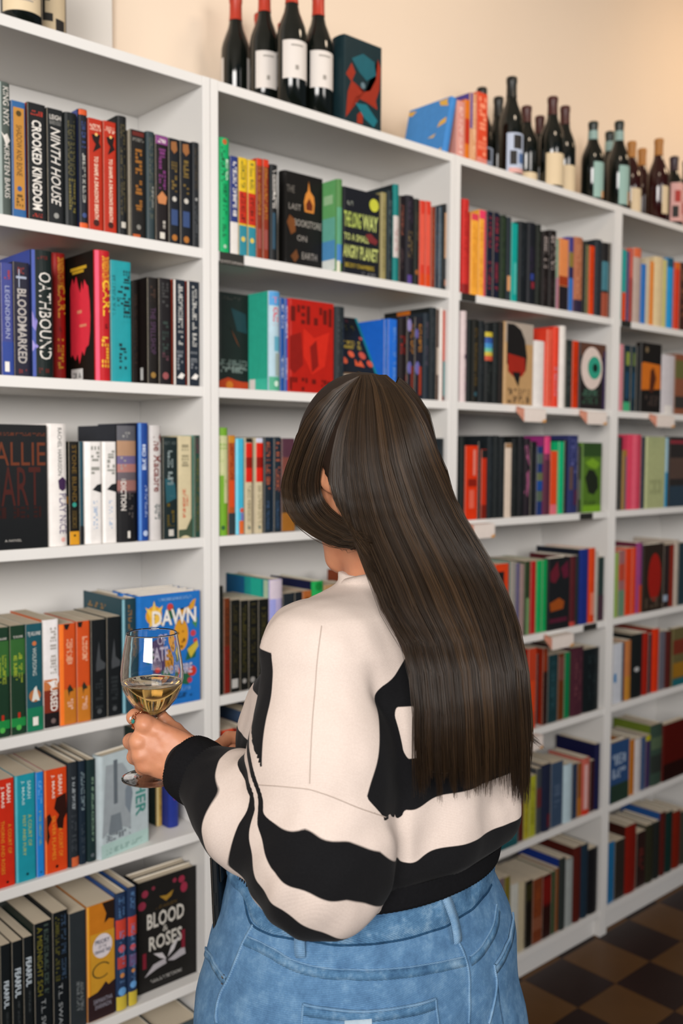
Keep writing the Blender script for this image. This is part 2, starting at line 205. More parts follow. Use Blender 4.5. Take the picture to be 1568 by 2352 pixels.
 (1,4,-.2537,.0327,.2098,.15,.012,'p','#141719','#141719','black paperback with ghostly grey steeple, beside the slate book, fourth shelf, first bookcase',(('p','#3d4043',((.3,.55),(.5,.79),(.6,.6),(.95,.55),(.9,.5),(.3,.48))),('s',.1,.4,.25,.75,'#25292b'),('c',.07,.5,.16,'#45484a',1)),(),{}),
 (1,4,-.2184,.0352,.2445,.173,.012,'h','#1f3a44','#28434c','slate teal hardcover beside the blue display book, fourth shelf, first bookcase',(('b',0,1,0,.14,'#6f9aa6'),('s',.5,.95,.35,.6,'#86602e')),(('s',.88,.93,.1,.7,'#94703c'),('b',.83,.85,.05,.95,'#7f98a2'),('b',.8,.815,.05,.95,'#7f98a2'),('b',.775,.785,.05,.95,'#7f98a2')),{'vis':.173}),
 (1,4,-.1825,.1542,.2476,.028,.006,'f','#1f64ac','#1f64ac','bright blue display book with yellow jaguars and white lettering, fourth shelf, first bookcase',(('c',.82,.24,.13,'#c98f24',1),('c',.62,.68,.12,'#c48a28',1.9),('c',.4,.55,.11,'#bd842a',1.6),('p','#bf8a2c',((.62,.85),(.66,.78),(.9,.85),(.93,.93),(.88,.92),(.86,.88),(.7,.84))),('p','#24563c',((.45,.88),(.55,.9),(.6,.8),(.5,.76))),('p','#24563c',((.8,.5),(.95,.55),(.92,.4),(.75,.38))),('p','#24563c',((.7,.3),(.85,.26),(.8,.16),(.66,.18))),('c',.88,.5,.05,'#b23a38',1),('c',.62,.88,.045,'#b03a46',1),('c',.55,.92,.035,'#b03a46',1),('c',.28,.86,.075,'#b23226',1),('c',.2,.82,.04,'#a83248',1),('p','#b5a23a',((.78,.48),(.95,.55),(.97,.5),(.84,.4))),('p','#4a3a5c',((.2,.6),(.42,.66),(.46,.3),(.22,.26))),('p','#d8b04a',((.18,.8),(.1,.9),(.2,.86),(.24,.95),(.28,.86),(.38,.9),(.32,.8),(.38,.73),(.27,.75),(.16,.72))),('p','#2f6a44',((.36,.3),(.5,.36),(.58,.27),(.46,.22))),('p','#2f6a44',((.08,.5),(.2,.56),(.24,.46),(.12,.4))),('c',.33,.3,.05,'#b23226',1),('c',.5,.12,.04,'#a83248',1),('p','#3c7a4e',((.86,.72),(.96,.76),(.93,.66))),('c',.72,.684,.015,'#8c5a1e',1),('c',.637,.622,.018,'#3a2412',1),('c',.569,.724,.018,'#3a2412',1),('c',.728,.703,.018,'#8c5a1e',1),('c',.636,.62,.012,'#3a2412',1),('c',.525,.633,.018,'#6a4218',1),('c',.509,.676,.012,'#3a2412',1),('c',.516,.683,.015,'#3a2412',1),('c',.557,.698,.018,'#8c5a1e',1),('c',.579,.722,.015,'#6a4218',1),('c',.518,.672,.012,'#6a4218',1),('c',.649,.703,.012,'#6a4218',1),('c',.385,.594,.018,'#6a4218',1),('c',.444,.495,.018,'#6a4218',1),('c',.386,.508,.012,'#6a4218',1),('c',.311,.523,.015,'#8c5a1e',1),('c',.364,.537,.015,'#8c5a1e',1),('c',.356,.592,.018,'#8c5a1e',1),('c',.49,.565,.018,'#6a4218',1),('c',.425,.546,.018,'#6a4218',1),('c',.448,.602,.015,'#3a2412',1),('c',.408,.594,.015,'#3a2412',1),('c',.83,.291,.012,'#6a4218',1),('c',.793,.232,.015,'#8c5a1e',1),('c',.829,.241,.012,'#3a2412',1),('c',.842,.279,.012,'#6a4218',1),('c',.844,.231,.018,'#3a2412',1),('h','DAWN',.72,.86,.2,.92,'#d8d3cc','b'),('h','OF',.56,.66,.3,.48,'#b5aec0',''),('h','FATE',.42,.54,.16,.52,'#b5aec0','b'),('h','AND FIRE',.27,.36,.4,.85,'#b5b0c0','b'),('s',.12,.15,.5,.85,'#5d8cc4'),('s',.06,.1,.5,.85,'#16375e'),('s',.94,.965,.3,.85,'#6d97c8')),(),{'stack':3}),
 (1,5,-.4971,.0398,.2154,.154,.012,'p','#b92a17','#b92a17','red paperback with white author name and gold lettering, fifth shelf, first bookcase',(('t','SARAH',.78,.96,.62,.82,'#d9c8bc','b'),('t','J. MAAS',.74,.94,.3,.5,'#d9c8bc','b'),('t','A COURT OF',.3,.58,.66,.84,'#c98a2a',''),('t','THORNS AND ROSES',.12,.62,.3,.48,'#c98a2a',''),('c',.04,.6,.07,'#3a120c',1)),(),{}),
 (1,5,-.4552,.041,.2158,.154,.012,'p','#1c8494','#2a9aa8','turquoise paperback with white author name and lime lettering, fifth shelf, first bookcase',(('b',0,1,0,.1,'#4aa6b6'),('t','SARAH',.77,.94,.6,.78,'#9cc0c4','b'),('t','J. MAAS',.72,.95,.28,.46,'#9cc0c4','b'),('t','A COURT OF',.32,.62,.62,.8,'#a8b04a',''),('t','MIST AND FURY',.24,.62,.34,.5,'#a8b04a',''),('c',.06,.55,.07,'#0e3a44',1)),(),{}),
 (1,5,-.4124,.0164,.2137,.153,.012,'p','#1f74bc','#1f74bc','thin bright blue paperback with faint yellow lettering, fifth shelf, first bookcase',(('s',.7,.92,.25,.75,'#5d9ad0'),('s',.3,.64,.3,.62,'#7c9a5c'),('c',.04,.5,.12,'#0f3a5c',1)),(),{}),
 (1,5,-.3944,.0479,.2135,.153,.012,'p','#bf3d16','#bf3d16','orange red paperback with black flame art across spine, fifth shelf, first bookcase',(('b',0,1,0,.06,'#e06a2c'),('p','#2a1410',((.5,.72),(.95,.75),(.98,.55),(.85,.5),(.8,.4),(.55,.42),(.5,.5),(.62,.55),(.4,.62))),('p','#2a1410',((0,.55),(.2,.58),(.3,.52),(.12,.5),(.1,.44),(.2,.36),(.1,.28),(0,.34))),('t','SARAH',.75,.94,.6,.78,'#d9c2b4','b'),('t','J. MAAS',.72,.95,.28,.44,'#d9c2b4','b'),('t','A COURT OF',.14,.42,.6,.78,'#d08a2c',''),('t','SILVER FLAMES',.12,.55,.3,.46,'#d08a2c',''),('c',.05,.5,.07,'#3a120c',1)),(),{}),
 (1,5,-.345,.023,.2184,.156,.012,'h','#24292e','#22282a','charcoal hardcover with pale lettering and orange spine foot, fifth shelf, first bookcase',(('s',.55,.9,.35,.65,'#8d9498'),('s',.15,.5,.25,.75,'#3a3f44'),('b',0,.09,.25,1,'#bd5a34')),(),{}),
 (1,5,-.3211,.0168,.217,.155,.012,'h','#1a2530','#26405c','dark navy hardcover beside the charcoal book, fifth shelf, first bookcase',(('s',.5,.9,.25,.75,'#6a7a80'),('s',.1,.4,.25,.75,'#333d46')),(),{}),
 (1,5,-.303,.021,.2154,.154,.012,'h','#1b2b2c','#1c2426','dark green hardcover with pale green lettering, fifth shelf, first bookcase',(('s',.2,.84,.45,.7,'#6f8a76'),('c',.06,.5,.2,'#50585c',1)),(),{}),
 (1,5,-.2814,.1277,.2198,.03,0,'f','#a9b5b9','#a9b5b9','pale blue grey display book with lute drawing and green lettering, fifth shelf, first bookcase',(('b',0,.14,0,1,'#a2bdb8'),('p','#8f979c',((.02,.2),(.28,.3),(.62,.2),(.6,.75),(.45,.88),(.1,.9))),('b',.5,.93,.26,.34,'#5b636a'),('c',.3,.28,.1,'#474f55',1.2),('p','#6c757c',((.2,.4),(.4,.4),(.44,.22),(.14,.22))),('p','#717c86',((.5,.6),(.6,.7),(.66,.55),(.6,.35),(.5,.45))),('s',.15,.22,.1,.6,'#6a7278'),('t','WITHER',.3,1,.72,.94,'#3f8078','b'),('s',.03,.08,.1,.9,'#86a39c')),(),{'rot':-11}),
 (1,5,-.0938,.0147,.205,.147,.085,'p','#b3924c','#23362f','gold paperback with dark green cover under the glass foot, fifth shelf, first bookcase',(('b',0,1,0,.3,'#cdbb84'),('s',.1,.9,.5,.8,'#6d5a2c')),(),{}),
 (1,5,-.0785,.0276,.21,.151,.06,'h','#22307a','#22307a','royal blue hardcover with red lettering, fifth shelf, first bookcase',(('s',.3,.85,.45,.8,'#8c2c4a'),),(),{}),
 (1,6,-.4905,.021,.231,.164,.012,'p','#15191b','#0f1211','black paperback with small white bold title, farthest from oval badge, sixth shelf, first bookcase',(('t','FEARFUL',.44,.68,.3,.8,'#b9c4cc','b'),('s',.2,.4,.5,.68,'#454a4c')),(),{}),
 (1,6,-.4669,.0211,.23,.164,.012,'p','#15191b','#0f1211','black paperback with small white bold title, middle of three, sixth shelf, first bookcase',(('t','FEARFUL',.5,.76,.25,.85,'#b9c4cc','b'),('s',.26,.46,.5,.7,'#454a4c')),(),{}),
 (1,6,-.4437,.0199,.2312,.165,.012,'p','#15191b','#0f1211','black paperback with small white bold title, beside the yellow lettered book, sixth shelf, first bookcase',(('t','FEARFUL',.56,.82,.25,.85,'#b9c4cc','b'),('s',.32,.52,.5,.7,'#454a4c')),(),{}),
 (1,6,-.4208,.0376,.2513,.178,.012,'p','#121619','#14201c','black paperback with two lines of olive lettering and white author, sixth shelf, first bookcase',(('t','A MIDNIGHT SCH',.4,.97,.15,.45,'#6f6a24',''),('s',.4,.98,.55,.8,'#3d4a44'),('t','T.L. SWAN',0,.36,.35,.6,'#8e9294','')),(),{}),
 (1,6,-.3813,.0338,.2612,.184,.012,'p','#121619','#121619','black paperback with olive and blue lettering, sixth shelf, first bookcase',(('s',.45,.97,.15,.42,'#4e4c22'),('s',.45,.97,.55,.85,'#33455a'),('t','T.L. SWAN',.03,.42,.32,.58,'#8e9294','')),(),{}),
 (1,6,-.3456,.0376,.2483,.176,.012,'p','#272c2f','#272c2f','charcoal paperback with small pale lettering low on spine, sixth shelf, first bookcase',(('s',.14,.4,.4,.58,'#6a6f70'),('s',.14,.4,.64,.82,'#6a6f70')),(),{}),
 (1,6,-.306,.0638,.2504,.177,.012,'p','#b06a1c','#b06a1c','orange paperback with white oval and black dragon, sixth shelf, first bookcase',(('b',0,1,0,.07,'#d8962c'),('b',.2,.75,.1,1,'#b58428'),('p','#241a16',((.55,1),(1,1),(1,.83),(.8,.85),(.62,.82),(.7,.9))),('c',.63,.55,.36,'#c4bcc0',1.15),('h','PRIORY',.65,.69,.28,.82,'#3c4250','b'),('h','OF THE',.61,.64,.4,.7,'#3c4250',''),('h','ORANGE TREE',.57,.6,.25,.85,'#3c4250','b'),('r',.42,.5,.34,.1,'#3c3820'),('b',0,.22,0,1,'#2a1c1e'),('p','#2a1c1e',((0,.22),(.3,.23),(.5,.27),(.65,.31),(.8,.26),(1,.3),(1,.2),(0,.2))),('h','SAMANTHA',.14,.18,.2,.9,'#8a8894',''),('h','SHANNON',.09,.13,.25,.85,'#8a8894','')),(),{}),
 (1,6,-.24,.0264,.2577,.182,.012,'h','#22314c','#2c4a80','red and blue patterned hardcover, beside the orange dragon book, sixth shelf, first bookcase',(('b',.62,.78,0,1,'#b03a2c'),('s',.8,.97,.25,.75,'#4a6a90'),('c',.53,.5,.32,'#b0484c',1),('b',.36,.46,.1,.9,'#9c3a38'),('s',.2,.7,.3,.7,'#54749c'),('b',0,.12,0,1,'#b9a43a'),('c',.16,.5,.36,'#5c8fc0',1),('c',.3,.5,.2,'#b57a44',1)),(),{}),
 (1,6,-.2109,.0219,.2622,.185,.012,'h','#22314c','#2c4a80','red and blue patterned hardcover, beside the black rose book, sixth shelf, first bookcase',(('b',.6,.76,0,1,'#b03a2c'),('s',.8,.97,.25,.75,'#4a6a90'),('c',.5,.5,.32,'#b0484c',1),('b',.34,.44,.1,.9,'#5c4668'),('s',.2,.7,.3,.7,'#54749c'),('b',0,.12,0,1,'#b9a43a'),('c',.18,.5,.36,'#5c8fc0',1),('c',.3,.5,.2,'#b57a44',1)),(),{}),
 (1,6,-.1737,.1521,.2524,.03,.035,'f','#1b1a19','#1b1a19','black display book with red roses, open book drawing and white lettering, sixth shelf, first bookcase',(('c',.89,.12,.055,'#7c2a3c',1),('c',.79,.07,.065,'#7c2a3c',1),('c',.92,.26,.03,'#6c2a38',1),('c',.93,.62,.035,'#7c2a3c',1),('c',.92,.74,.055,'#84283c',1),('c',.84,.78,.06,'#84283c',1.3),('p','#8a6a28',((.36,.83),(.48,.82),(.6,.85),(.56,.8),(.47,.77))),('s',.72,.75,.3,.66,'#4a3a20'),('h','BLOOD',.56,.7,.15,.78,'#b4b0a8','b'),('h','&',.5,.555,.41,.5,'#a8a49c',''),('h','ROSES',.36,.49,.18,.74,'#b4b0a8','b'),('p','#9c989c',((.1,.14),(.25,.23),(.45,.25),(.47,.2),(.3,.18))),('p','#b0acae',((.25,.33),(.4,.31),(.47,.24),(.36,.27))),('p','#b0acae',((.49,.25),(.55,.34),(.7,.41),(.6,.3))),('p','#9c989c',((.49,.22),(.7,.28),(.78,.3),(.8,.22),(.6,.2))),('b',.22,.36,.07,.13,'#6e1f2c'),('b',.28,.45,.73,.79,'#6e1f2c'),('s',.07,.1,.2,.74,'#8d8b88')),(),{'stack':1}),
 (1,7,-.375,.0694,.255,.18,.012,'h','#27333a','#27333a','slate hardcover under the sixth shelf, beside the pale upright, seventh shelf, first bookcase',(('s',.3,.8,.25,.75,'#5a6468'),),(),{}),
 (1,7,-.3,.0744,.262,.185,.012,'h','#3c474c','#3c474c','grey hardcover in bottom row beside the slate one, seventh shelf, first bookcase',(('s',.3,.8,.25,.75,'#6a7478'),),(),{}),
 (1,7,-.22,.0844,.268,.189,.012,'h','#2b363c','#2b363c','dark grey hardcover in bottom row, second from upright, seventh shelf, first bookcase',(('s',.3,.8,.25,.75,'#5a6468'),),(),{}),
 (1,7,-.13,.0994,.262,.185,.012,'h','#465257','#465257','wide grey hardcover in bottom row nearest the upright, seventh shelf, first bookcase',(('s',.3,.8,.25,.75,'#5a6468'),),(),{}),
 (2,1,.0279,.0307,.2506,.177,.012,'h','#149a5c','#149a5c','bright green hardcover with black and white lettering, first shelf, second bookcase',(('c',.97,.5,.2,'#b0562c',1),('s',.62,.92,.2,.5,'#0f3a26'),('s',.63,.82,.6,.85,'#cfe0d2'),('s',.33,.6,.35,.7,'#0f4a30'),('s',.13,.3,.3,.6,'#0f4a30'),('c',.05,.5,.14,'#9ab8a4',1)),(),{}),
 (2,1,.0609,.0219,.2169,.155,.012,'p','#27346c','#27346c','navy paperback with white lower half of spine, first shelf, second bookcase',(('s',.36,.95,.3,.8,'#c8c5c2'),('b',0,.33,0,1,'#cfcac5')),(),{}),
 (2,1,.0844,.0232,.2185,.156,.012,'p','#c9a722','#c9a722','yellow red and blue banded paperback beside the navy white book, first shelf, second bookcase',(('b',.33,.66,0,1,'#b02c1c'),('b',0,.31,0,1,'#2c7c8c'),('s',.7,.97,.25,.75,'#6d6a2c'),('s',.35,.64,.25,.75,'#5a1a14'),('c',.17,.5,.25,'#c9b04a',1)),(),{}),
 (2,1,.1095,.0226,.2181,.156,.012,'p','#c9a722','#c9a722','yellow red and blue banded paperback beside the rust pair, first shelf, second bookcase',(('b',.33,.66,0,1,'#b02c1c'),('b',0,.31,0,1,'#2c7c8c'),('s',.7,.97,.25,.75,'#6d6a2c'),('s',.35,.64,.25,.75,'#5a1a14'),('c',.17,.5,.25,'#c9b04a',1)),(),{}),
 (2,1,.1341,.0165,.2268,.162,.012,'p','#7c2f1c','#c0341c','rust paperback with red top, beside the yellow pair, first shelf, second bookcase',(('b',.93,1,0,1,'#c0341c'),('s',.4,.92,.25,.75,'#a8742c'),('b',.1,.3,.2,.8,'#8c4a44')),(),{}),
 (2,1,.1525,.0167,.228,.162,.012,'p','#7c2f1c','#7c2f1c','rust paperback with red top, beside the black book, first shelf, second bookcase',(('b',.93,1,0,1,'#c0341c'),('s',.4,.92,.25,.75,'#a8742c'),('b',.1,.3,.2,.8,'#8c4a44')),(),{}),
 (2,1,.1717,.0235,.2204,.157,.012,'h','#17191b','#17191b','black hardcover with white title and blue stripe below, first shelf, second bookcase',(('s',.55,.95,.3,.72,'#cfcac4'),('b',.12,.5,.25,.6,'#2a4658')),(),{}),
 (2,1,.2584,.1198,.235,.028,.066,'f','#141312','#141312','black display book with orange lantern house and thin white lettering, first shelf, second bookcase',(('h','THE',.79,.86,.05,.25,'#6b6660',''),('h','LAST',.62,.68,.1,.42,'#8c8680',''),('h','BOOKSTORE',.46,.53,.25,.97,'#9a948c',''),('h','ON',.31,.37,.32,.58,'#8c8680',''),('h','EARTH',.13,.2,.45,.85,'#8c8680',''),('p','#c07a34',((.5,.72),(.54,.8),(.6,.84),(.62,.94),(.66,.84),(.76,.79),(.78,.72),(.76,.62),(.52,.62))),('p','#5a2414',((.55,.7),(.64,.77),(.73,.7),(.72,.64),(.56,.64))),('p','#6a3f20',((.05,.48),(.12,.56),(.26,.52),(.28,.4),(.16,.36))),('p','#5f3a20',((.15,.14),(.3,.22),(.36,.14),(.26,.08))),('s',.03,.06,.1,.7,'#5a3820'),('b',.1,.95,0,.03,'#1c1a18')),(),{}),
 (2,1,.3788,.0185,.2257,.161,.012,'h','#4c7a44','#5c9a5e','green gradient hardcover with white foot, cover showing, first shelf, second bookcase',(('b',.3,.7,0,1,'#4f8a6c'),('b',.1,.3,0,1,'#3a6ea8'),('b',0,.12,0,.5,'#c4c2b0')),(('b',.75,.85,.1,.8,'#8fb48a'),('b',.35,.6,0,1,'#5fa090'),('b',.14,.35,0,1,'#4c86b4'),('b',.02,.14,0,1,'#cfd4d0')),{'vis':.054}),
 (2,1,.4072,.1242,.2149,.03,.02,'f','#181a20','#181a20','navy display book with green to white lettering and lime badge, first shelf, second bookcase',(('h','THE LONG',.55,.73,.02,.48,'#a8b85c','b'),('h','WAY',.55,.73,.52,.95,'#b5c070','b'),('h','TO A SMALL',.4,.48,.02,.7,'#a8b06a','b'),('h','ANGRY',.2,.35,0,.42,'#b0b86c','b'),('h','PLANET',.2,.35,.46,.96,'#b0b86c','b'),('b',.55,.62,0,0,'#181a20'),('c',.86,.84,.13,'#b2b43c',1),('h','BECKY CHAMBERS',.09,.14,.05,.85,'#b09a34',''),('p','#6c2a2c',((.6,.5),(.75,.52),(.95,.45),(.9,.4),(.7,.42))),('s',.8,.85,.1,.25,'#7c8078'),('s',.02,.06,.5,.9,'#6a6a6c')),(),{}),
 (2,1,.532,.0173,.2211,.158,.012,'p','#8a8054','#8a8054','slim tan hardcover beside the navy display book, first shelf, second bookcase',(('s',.1,.9,.25,.75,'#6a6240'),),(),{}),
 (2,1,.5511,.021,.2289,.163,.012,'h','#1f2a2e','#1f2a2e','dark slate hardcover between tan and teal books, first shelf, second bookcase',(('s',.5,.9,.25,.75,'#4a5a5c'),('s',.1,.4,.25,.75,'#3a4648')),(),{}),
 (2,1,.5738,.0207,.2492,.177,.012,'h','#17706e','#1b2226','tall teal hardcover with white middle band, first shelf, second bookcase',(('b',.25,.68,0,1,'#b8b0ac'),('s',.28,.66,.3,.7,'#8c3a34')),(),{}),
 (2,1,.5975,.0191,.2247,.16,.012,'p','#1d191c','#1d191c','black book with rusty lettering, first shelf, second bookcase',(('s',.55,.9,.25,.75,'#7c4a3c'),('s',.15,.4,.25,.75,'#4a3a3c')),(),{}),
 (2,1,.6184,.0316,.2294,.163,.012,'h','#1e1c22','#1e1c22','dark plum hardcover with bronze lettering and violet foot, first shelf, second bookcase',(('s',.3,.6,.25,.75,'#6a5a3a'),('s',.7,.95,.25,.75,'#3a3040'),('b',0,.1,.2,.7,'#4c3a7c')),(),{}),
 (2,1,.6518,.0197,.2259,.161,.012,'h','#1d201c','#1d201c','black hardcover with small orange flame at foot, first shelf, second bookcase',(('s',.5,.9,.25,.75,'#4a4030'),('c',.15,.5,.35,'#8a5024',1)),(),{}),
 (2,1,.674,.0206,.2257,.161,.012,'p','#c23a2a','#c23a2a','scarlet paperback beside the black flame book, first shelf, second bookcase',(('b',.25,.85,.2,.8,'#cf5644'),('b',0,.15,0,1,'#c4421c')),(),{}),
 (2,1,.6964,.0208,.2279,.162,.012,'p','#c23a2a','#c23a2a','scarlet paperback beside the rust brown book, first shelf, second bookcase',(('b',.25,.85,.2,.8,'#cf5644'),('b',0,.15,0,1,'#c4421c')),(),{}),
 (2,1,.7191,.0134,.2167,.155,.012,'p','#7c2c16','#7c2c16','rust brown slim paperback, first shelf, second bookcase',(('s',.1,.9,.25,.75,'#a34a24'),),(),{}),
 (2,1,.735,.0141,.2195,.157,.012,'p','#1e2a38','#1e2a38','slim navy paperback beside the rust brown one, first shelf, second bookcase',(('s',.2,.8,.25,.75,'#43586c'),),(),{}),
 (2,1,.7505,.0089,.2219,.158,.012,'p','#3c5160','#3c5160','slim steel blue paperback, first shelf, second bookcase',(('s',.1,.8,.25,.75,'#6a7c88'),),(),{}),
 (2,1,.76,.0089,.2277,.162,.012,'h','#181a1c','#181a1c','slim black hardcover near the upright, first shelf, second bookcase',(('s',.1,.9,.25,.75,'#33363a'),),(),{}),
 (2,1,.7695,.0089,.2326,.165,.012,'h','#17191b','#17191b','slim black hardcover with peach strip against the upright, first shelf, second bookcase',(('b',.37,.9,.1,.75,'#b58a64'),('b',.05,.12,.2,.7,'#b57a5c')),(),{}),
 (2,2,.0841,.0849,.2295,.03,.092,'f','#18201e','#18201e','dark green display book with ember glow and faint white lettering, second shelf, second bookcase',(('b',0,.1,0,1,'#a83a18'),('p','#a83a18',((0,.1),(.3,.14),(.6,.11),(1,.09),(1,.05),(0,.05))),('c',.06,.35,.12,'#c07022',1),('p','#7a3f1c',((.3,.68),(.4,.63),(.6,.5),(.7,.45),(.5,.58))),('s',.22,.28,0,.95,'#66706c'),('s',.27,.32,0,.95,'#5d6a66'),('s',.19,.25,.05,.9,'#6e7a76'),('p','#1e3a40',((.4,.85),(.9,.8),(.95,.6),(.6,.62))),('s',.93,.96,.1,.8,'#3a3a36')),(),{}),
 (2,2,.1696,.0318,.2312,.165,.012,'h','#9fb8c4','#2b9c84','light blue hardcover with pink heart and mint back cover, second shelf, second bookcase',(('b',.86,1,0,1,'#4a8cc0'),('p','#d8646c',((.5,.88),(.2,.94),(.35,.95),(.5,.94),(.65,.95),(.8,.94))),('s',.66,.84,.3,.75,'#c83a4c'),('b',.4,.55,.4,.9,'#5a9ab0'),('b',.15,.38,.5,1,'#8c9a94'),('b',0,.14,0,1,'#4c9a7c'),('c',.07,.6,.2,'#cfe0d4',1)),(('b',0,.12,0,1,'#3aae96'),('b',.01,.12,.06,.36,'#c9c6c2')),{'vis':.08}),
 (2,2,.203,.0129,.219,.157,.012,'p','#1f4a8c','#1f4a8c','slim blue paperback beside the light blue hardcover, second shelf, second bookcase',(('s',.68,.93,.3,.8,'#b4bccc'),('s',.13,.38,.3,.8,'#a8b2c4')),(),{}),
 (2,2,.2174,.0089,.2182,.156,.012,'p','#1f4f9a','#1f4f9a','slim blue paperback with white lettering beside red display book, second shelf, second bookcase',(('s',.58,.93,.35,.85,'#c8ccd8'),('s',.12,.36,.35,.85,'#b8c0d0')),(),{}),
 (2,2,.2269,.137,.2198,.03,.006,'f','#a01a10','#a01a10','red display book with dark red block lettering, second shelf, second bookcase',(('s',.74,.94,.02,.48,'#5c140e'),('s',.74,.94,.54,.96,'#5c140e'),('p','#b82416',((.3,.7),(.55,.6),(.9,.68),(.8,.3),(.5,.2),(.3,.4))),('p','#7c1610',((0,.6),(.25,.65),(.3,.3),(.1,.2),(0,.25))),('p','#7c1610',((.45,.5),(.6,.58),(.65,.3),(.5,.22))),('s',.02,.16,0,.4,'#5c120c'),('s',.02,.15,.5,.95,'#5c120c')),(),{}),
 (2,2,.3718,.0342,.2163,.155,.012,'h','#22292c','#22292c','charcoal rounded hardcover beside the red display book, second shelf, second bookcase',(('s',.2,.9,.25,.75,'#333b3f'),),(),{}),
 (2,2,.4176,.127,.172,.02,.02,'f','#171c22','#171c22','leaning black display book with yellow lettering and orange specks, second shelf, second bookcase',(('b',0,1,.94,1,'#1c7884'),('s',.5,.56,.12,.82,'#a8923c'),('s',.42,.48,.12,.8,'#b09a3c'),('s',.76,.84,.1,.8,'#4e4a24'),('s',.9,.95,.1,.7,'#5c2c34'),('c',.32,.45,.08,'#c8583a',1),('c',.3,.1,.05,'#b85038',1),('c',.31,.75,.09,'#b04a38',1),('c',.2,.2,.08,'#c8583a',1),('p','#c0502f',((.45,.12),(.5,.24),(.55,.14),(.65,.23),(.7,.1))),('c',.17,.88,.08,'#b84a34',1),('c',.62,.88,.04,'#a8483c',1)),(),{'lean':28}),
 (2,2,.5452,.0123,.2016,.145,.012,'p','#1f5ab0','#1f62c4','cobalt blue paperback with cover showing, beside its twin, second shelf, second bookcase',(('s',.1,.9,.25,.75,'#5c82b4'),),(),{}),
 (2,2,.5598,.032,.2039,.147,.012,'p','#2060bc','#2060bc','cobalt blue paperback beside the black and red book, second shelf, second bookcase',(('s',.1,.9,.55,.85,'#5c86c0'),),(),{}),
 (2,2,.5948,.0332,.2097,.15,.012,'h','#1a1416','#1a1416','black hardcover with red lettering and red slash, second shelf, second bookcase',(('s',.5,.78,.2,.75,'#7c1c14'),('p','#a0241c',((0,.16),(1,.3),(1,.22),(.1,.08)))),(),{}),
 (2,2,.6298,.0276,.2162,.155,.012,'p','#1e1e26','#231c34','black paperback with orange lettering and violet lights, second shelf, second bookcase',(('s',.55,.92,.45,.85,'#9c6a2c'),('c',.9,.25,.3,'#7c74a4',2),('c',.38,.3,.3,'#5c5a94',2),('b',.05,.4,.5,.85,'#6c2c20')),(),{}),
 (2,2,.6592,.0299,.2182,.156,.012,'p','#1e1e26','#1e1e26','black paperback with orange lettering, second copy, second shelf, second bookcase',(('s',.55,.92,.45,.85,'#9c6a2c'),('c',.8,.2,.22,'#55508c',2),('c',.38,.3,.3,'#5c5a94',2),('b',.05,.4,.5,.85,'#8c3420')),(),{}),
 (2,2,.6917,.0222,.2317,.165,.012,'h','#222a32','#222a32','dark slate hardcover beside the orange lettered pair, second shelf, second bookcase',(('s',.4,.9,.25,.75,'#4c4450'),),(),{}),
 (2,2,.7157,.027,.2493,.177,.012,'h','#1d2326','#191c1c','tall charcoal hardcover with orange patch on its cover, second shelf, second bookcase',(('s',.3,.9,.25,.75,'#353c40'),),(('b',.92,1,.3,.6,'#b8641c'),),{'vis':.177}),
 (2,2,.7445,.0098,.247,.175,.012,'p','#3a241c','#4a2c20','slim brown paperback with cream panel, second shelf, second bookcase',(('b',.28,.58,.1,.9,'#b5a89a'),),(),{}),
 (2,2,.7568,.0121,.2508,.178,.012,'h','#cfc8c2','#cfc8c2','white slim hardcover beside the brown paperback, second shelf, second bookcase',(),(),{}),
 (2,2,.7695,.0089,.246,.174,.012,'h','#b04c3c','#b04c3c','slim red over teal hardcover at the upright, second shelf, second bookcase',(('b',.05,.44,0,1,'#3a7a7c'),('b',0,.05,0,1,'#2c3436')),(),{}),
 (2,3,.0269,.0258,.2444,.173,.012,'h','#6a9a2c','#6a9a2c','lime green hardcover with cream lettering panel, third shelf, second bookcase',(('b',.3,.93,0,.95,'#b5b88a'),('s',.35,.9,.1,.85,'#7a9a44'),('b',0,.56,0,.5,'#6a9a2c'),('c',.07,.4,.2,'#1e4a34',1)),(),{}),
 (2,3,.054,.0193,.2273,.162,.012,'p','#9c4a1c','#9c4a1c','burnt orange paperback with dark foot, third shelf, second bookcase',(('b',.93,1,0,1,'#b57a24'),('s',.55,.92,.25,.75,'#7c2c14'),('b',.28,.55,.1,.9,'#c0461c'),('b',0,.22,0,1,'#2a3438')),(),{}),
 (2,3,.0748,.0228,.2209,.158,.012,'p','#3aa2c0','#3aa2c0','sky blue paperback with red and orange flower, third shelf, second bookcase',(('b',0,1,0,.3,'#6cc0d8'),('c',.25,.75,.25,'#c05040',1),('b',0,.14,.4,1,'#c8602c'),('b',.14,.22,.6,1,'#6a6aa4')),(),{}),
 (2,3,.1028,.0192,.2227,.159,.012,'p','#b8ab8e','#c8bda4','cream paperback with red upper spine, beside the sky blue book, third shelf, second bookcase',(('b',.955,1,0,1,'#1c1c1a'),('b',.54,.95,0,1,'#c01e10'),('b',.69,.8,0,1,'#7c140c'),('s',.05,.5,.25,.75,'#8c8468'),('c',.06,.5,.2,'#6c7468',1)),(),{}),
 (2,3,.1325,.02,.2231,.159,.012,'p','#b8ab8e','#c8bda4','cream paperback with red upper spine, beside the navy pair, third shelf, second bookcase',(('b',.955,1,0,1,'#b8bcd0'),('b',.54,.95,0,1,'#c01e10'),('b',.69,.8,0,1,'#7c140c'),('s',.05,.5,.25,.75,'#8c8468'),('c',.06,.5,.2,'#6c7468',1)),(),{}),
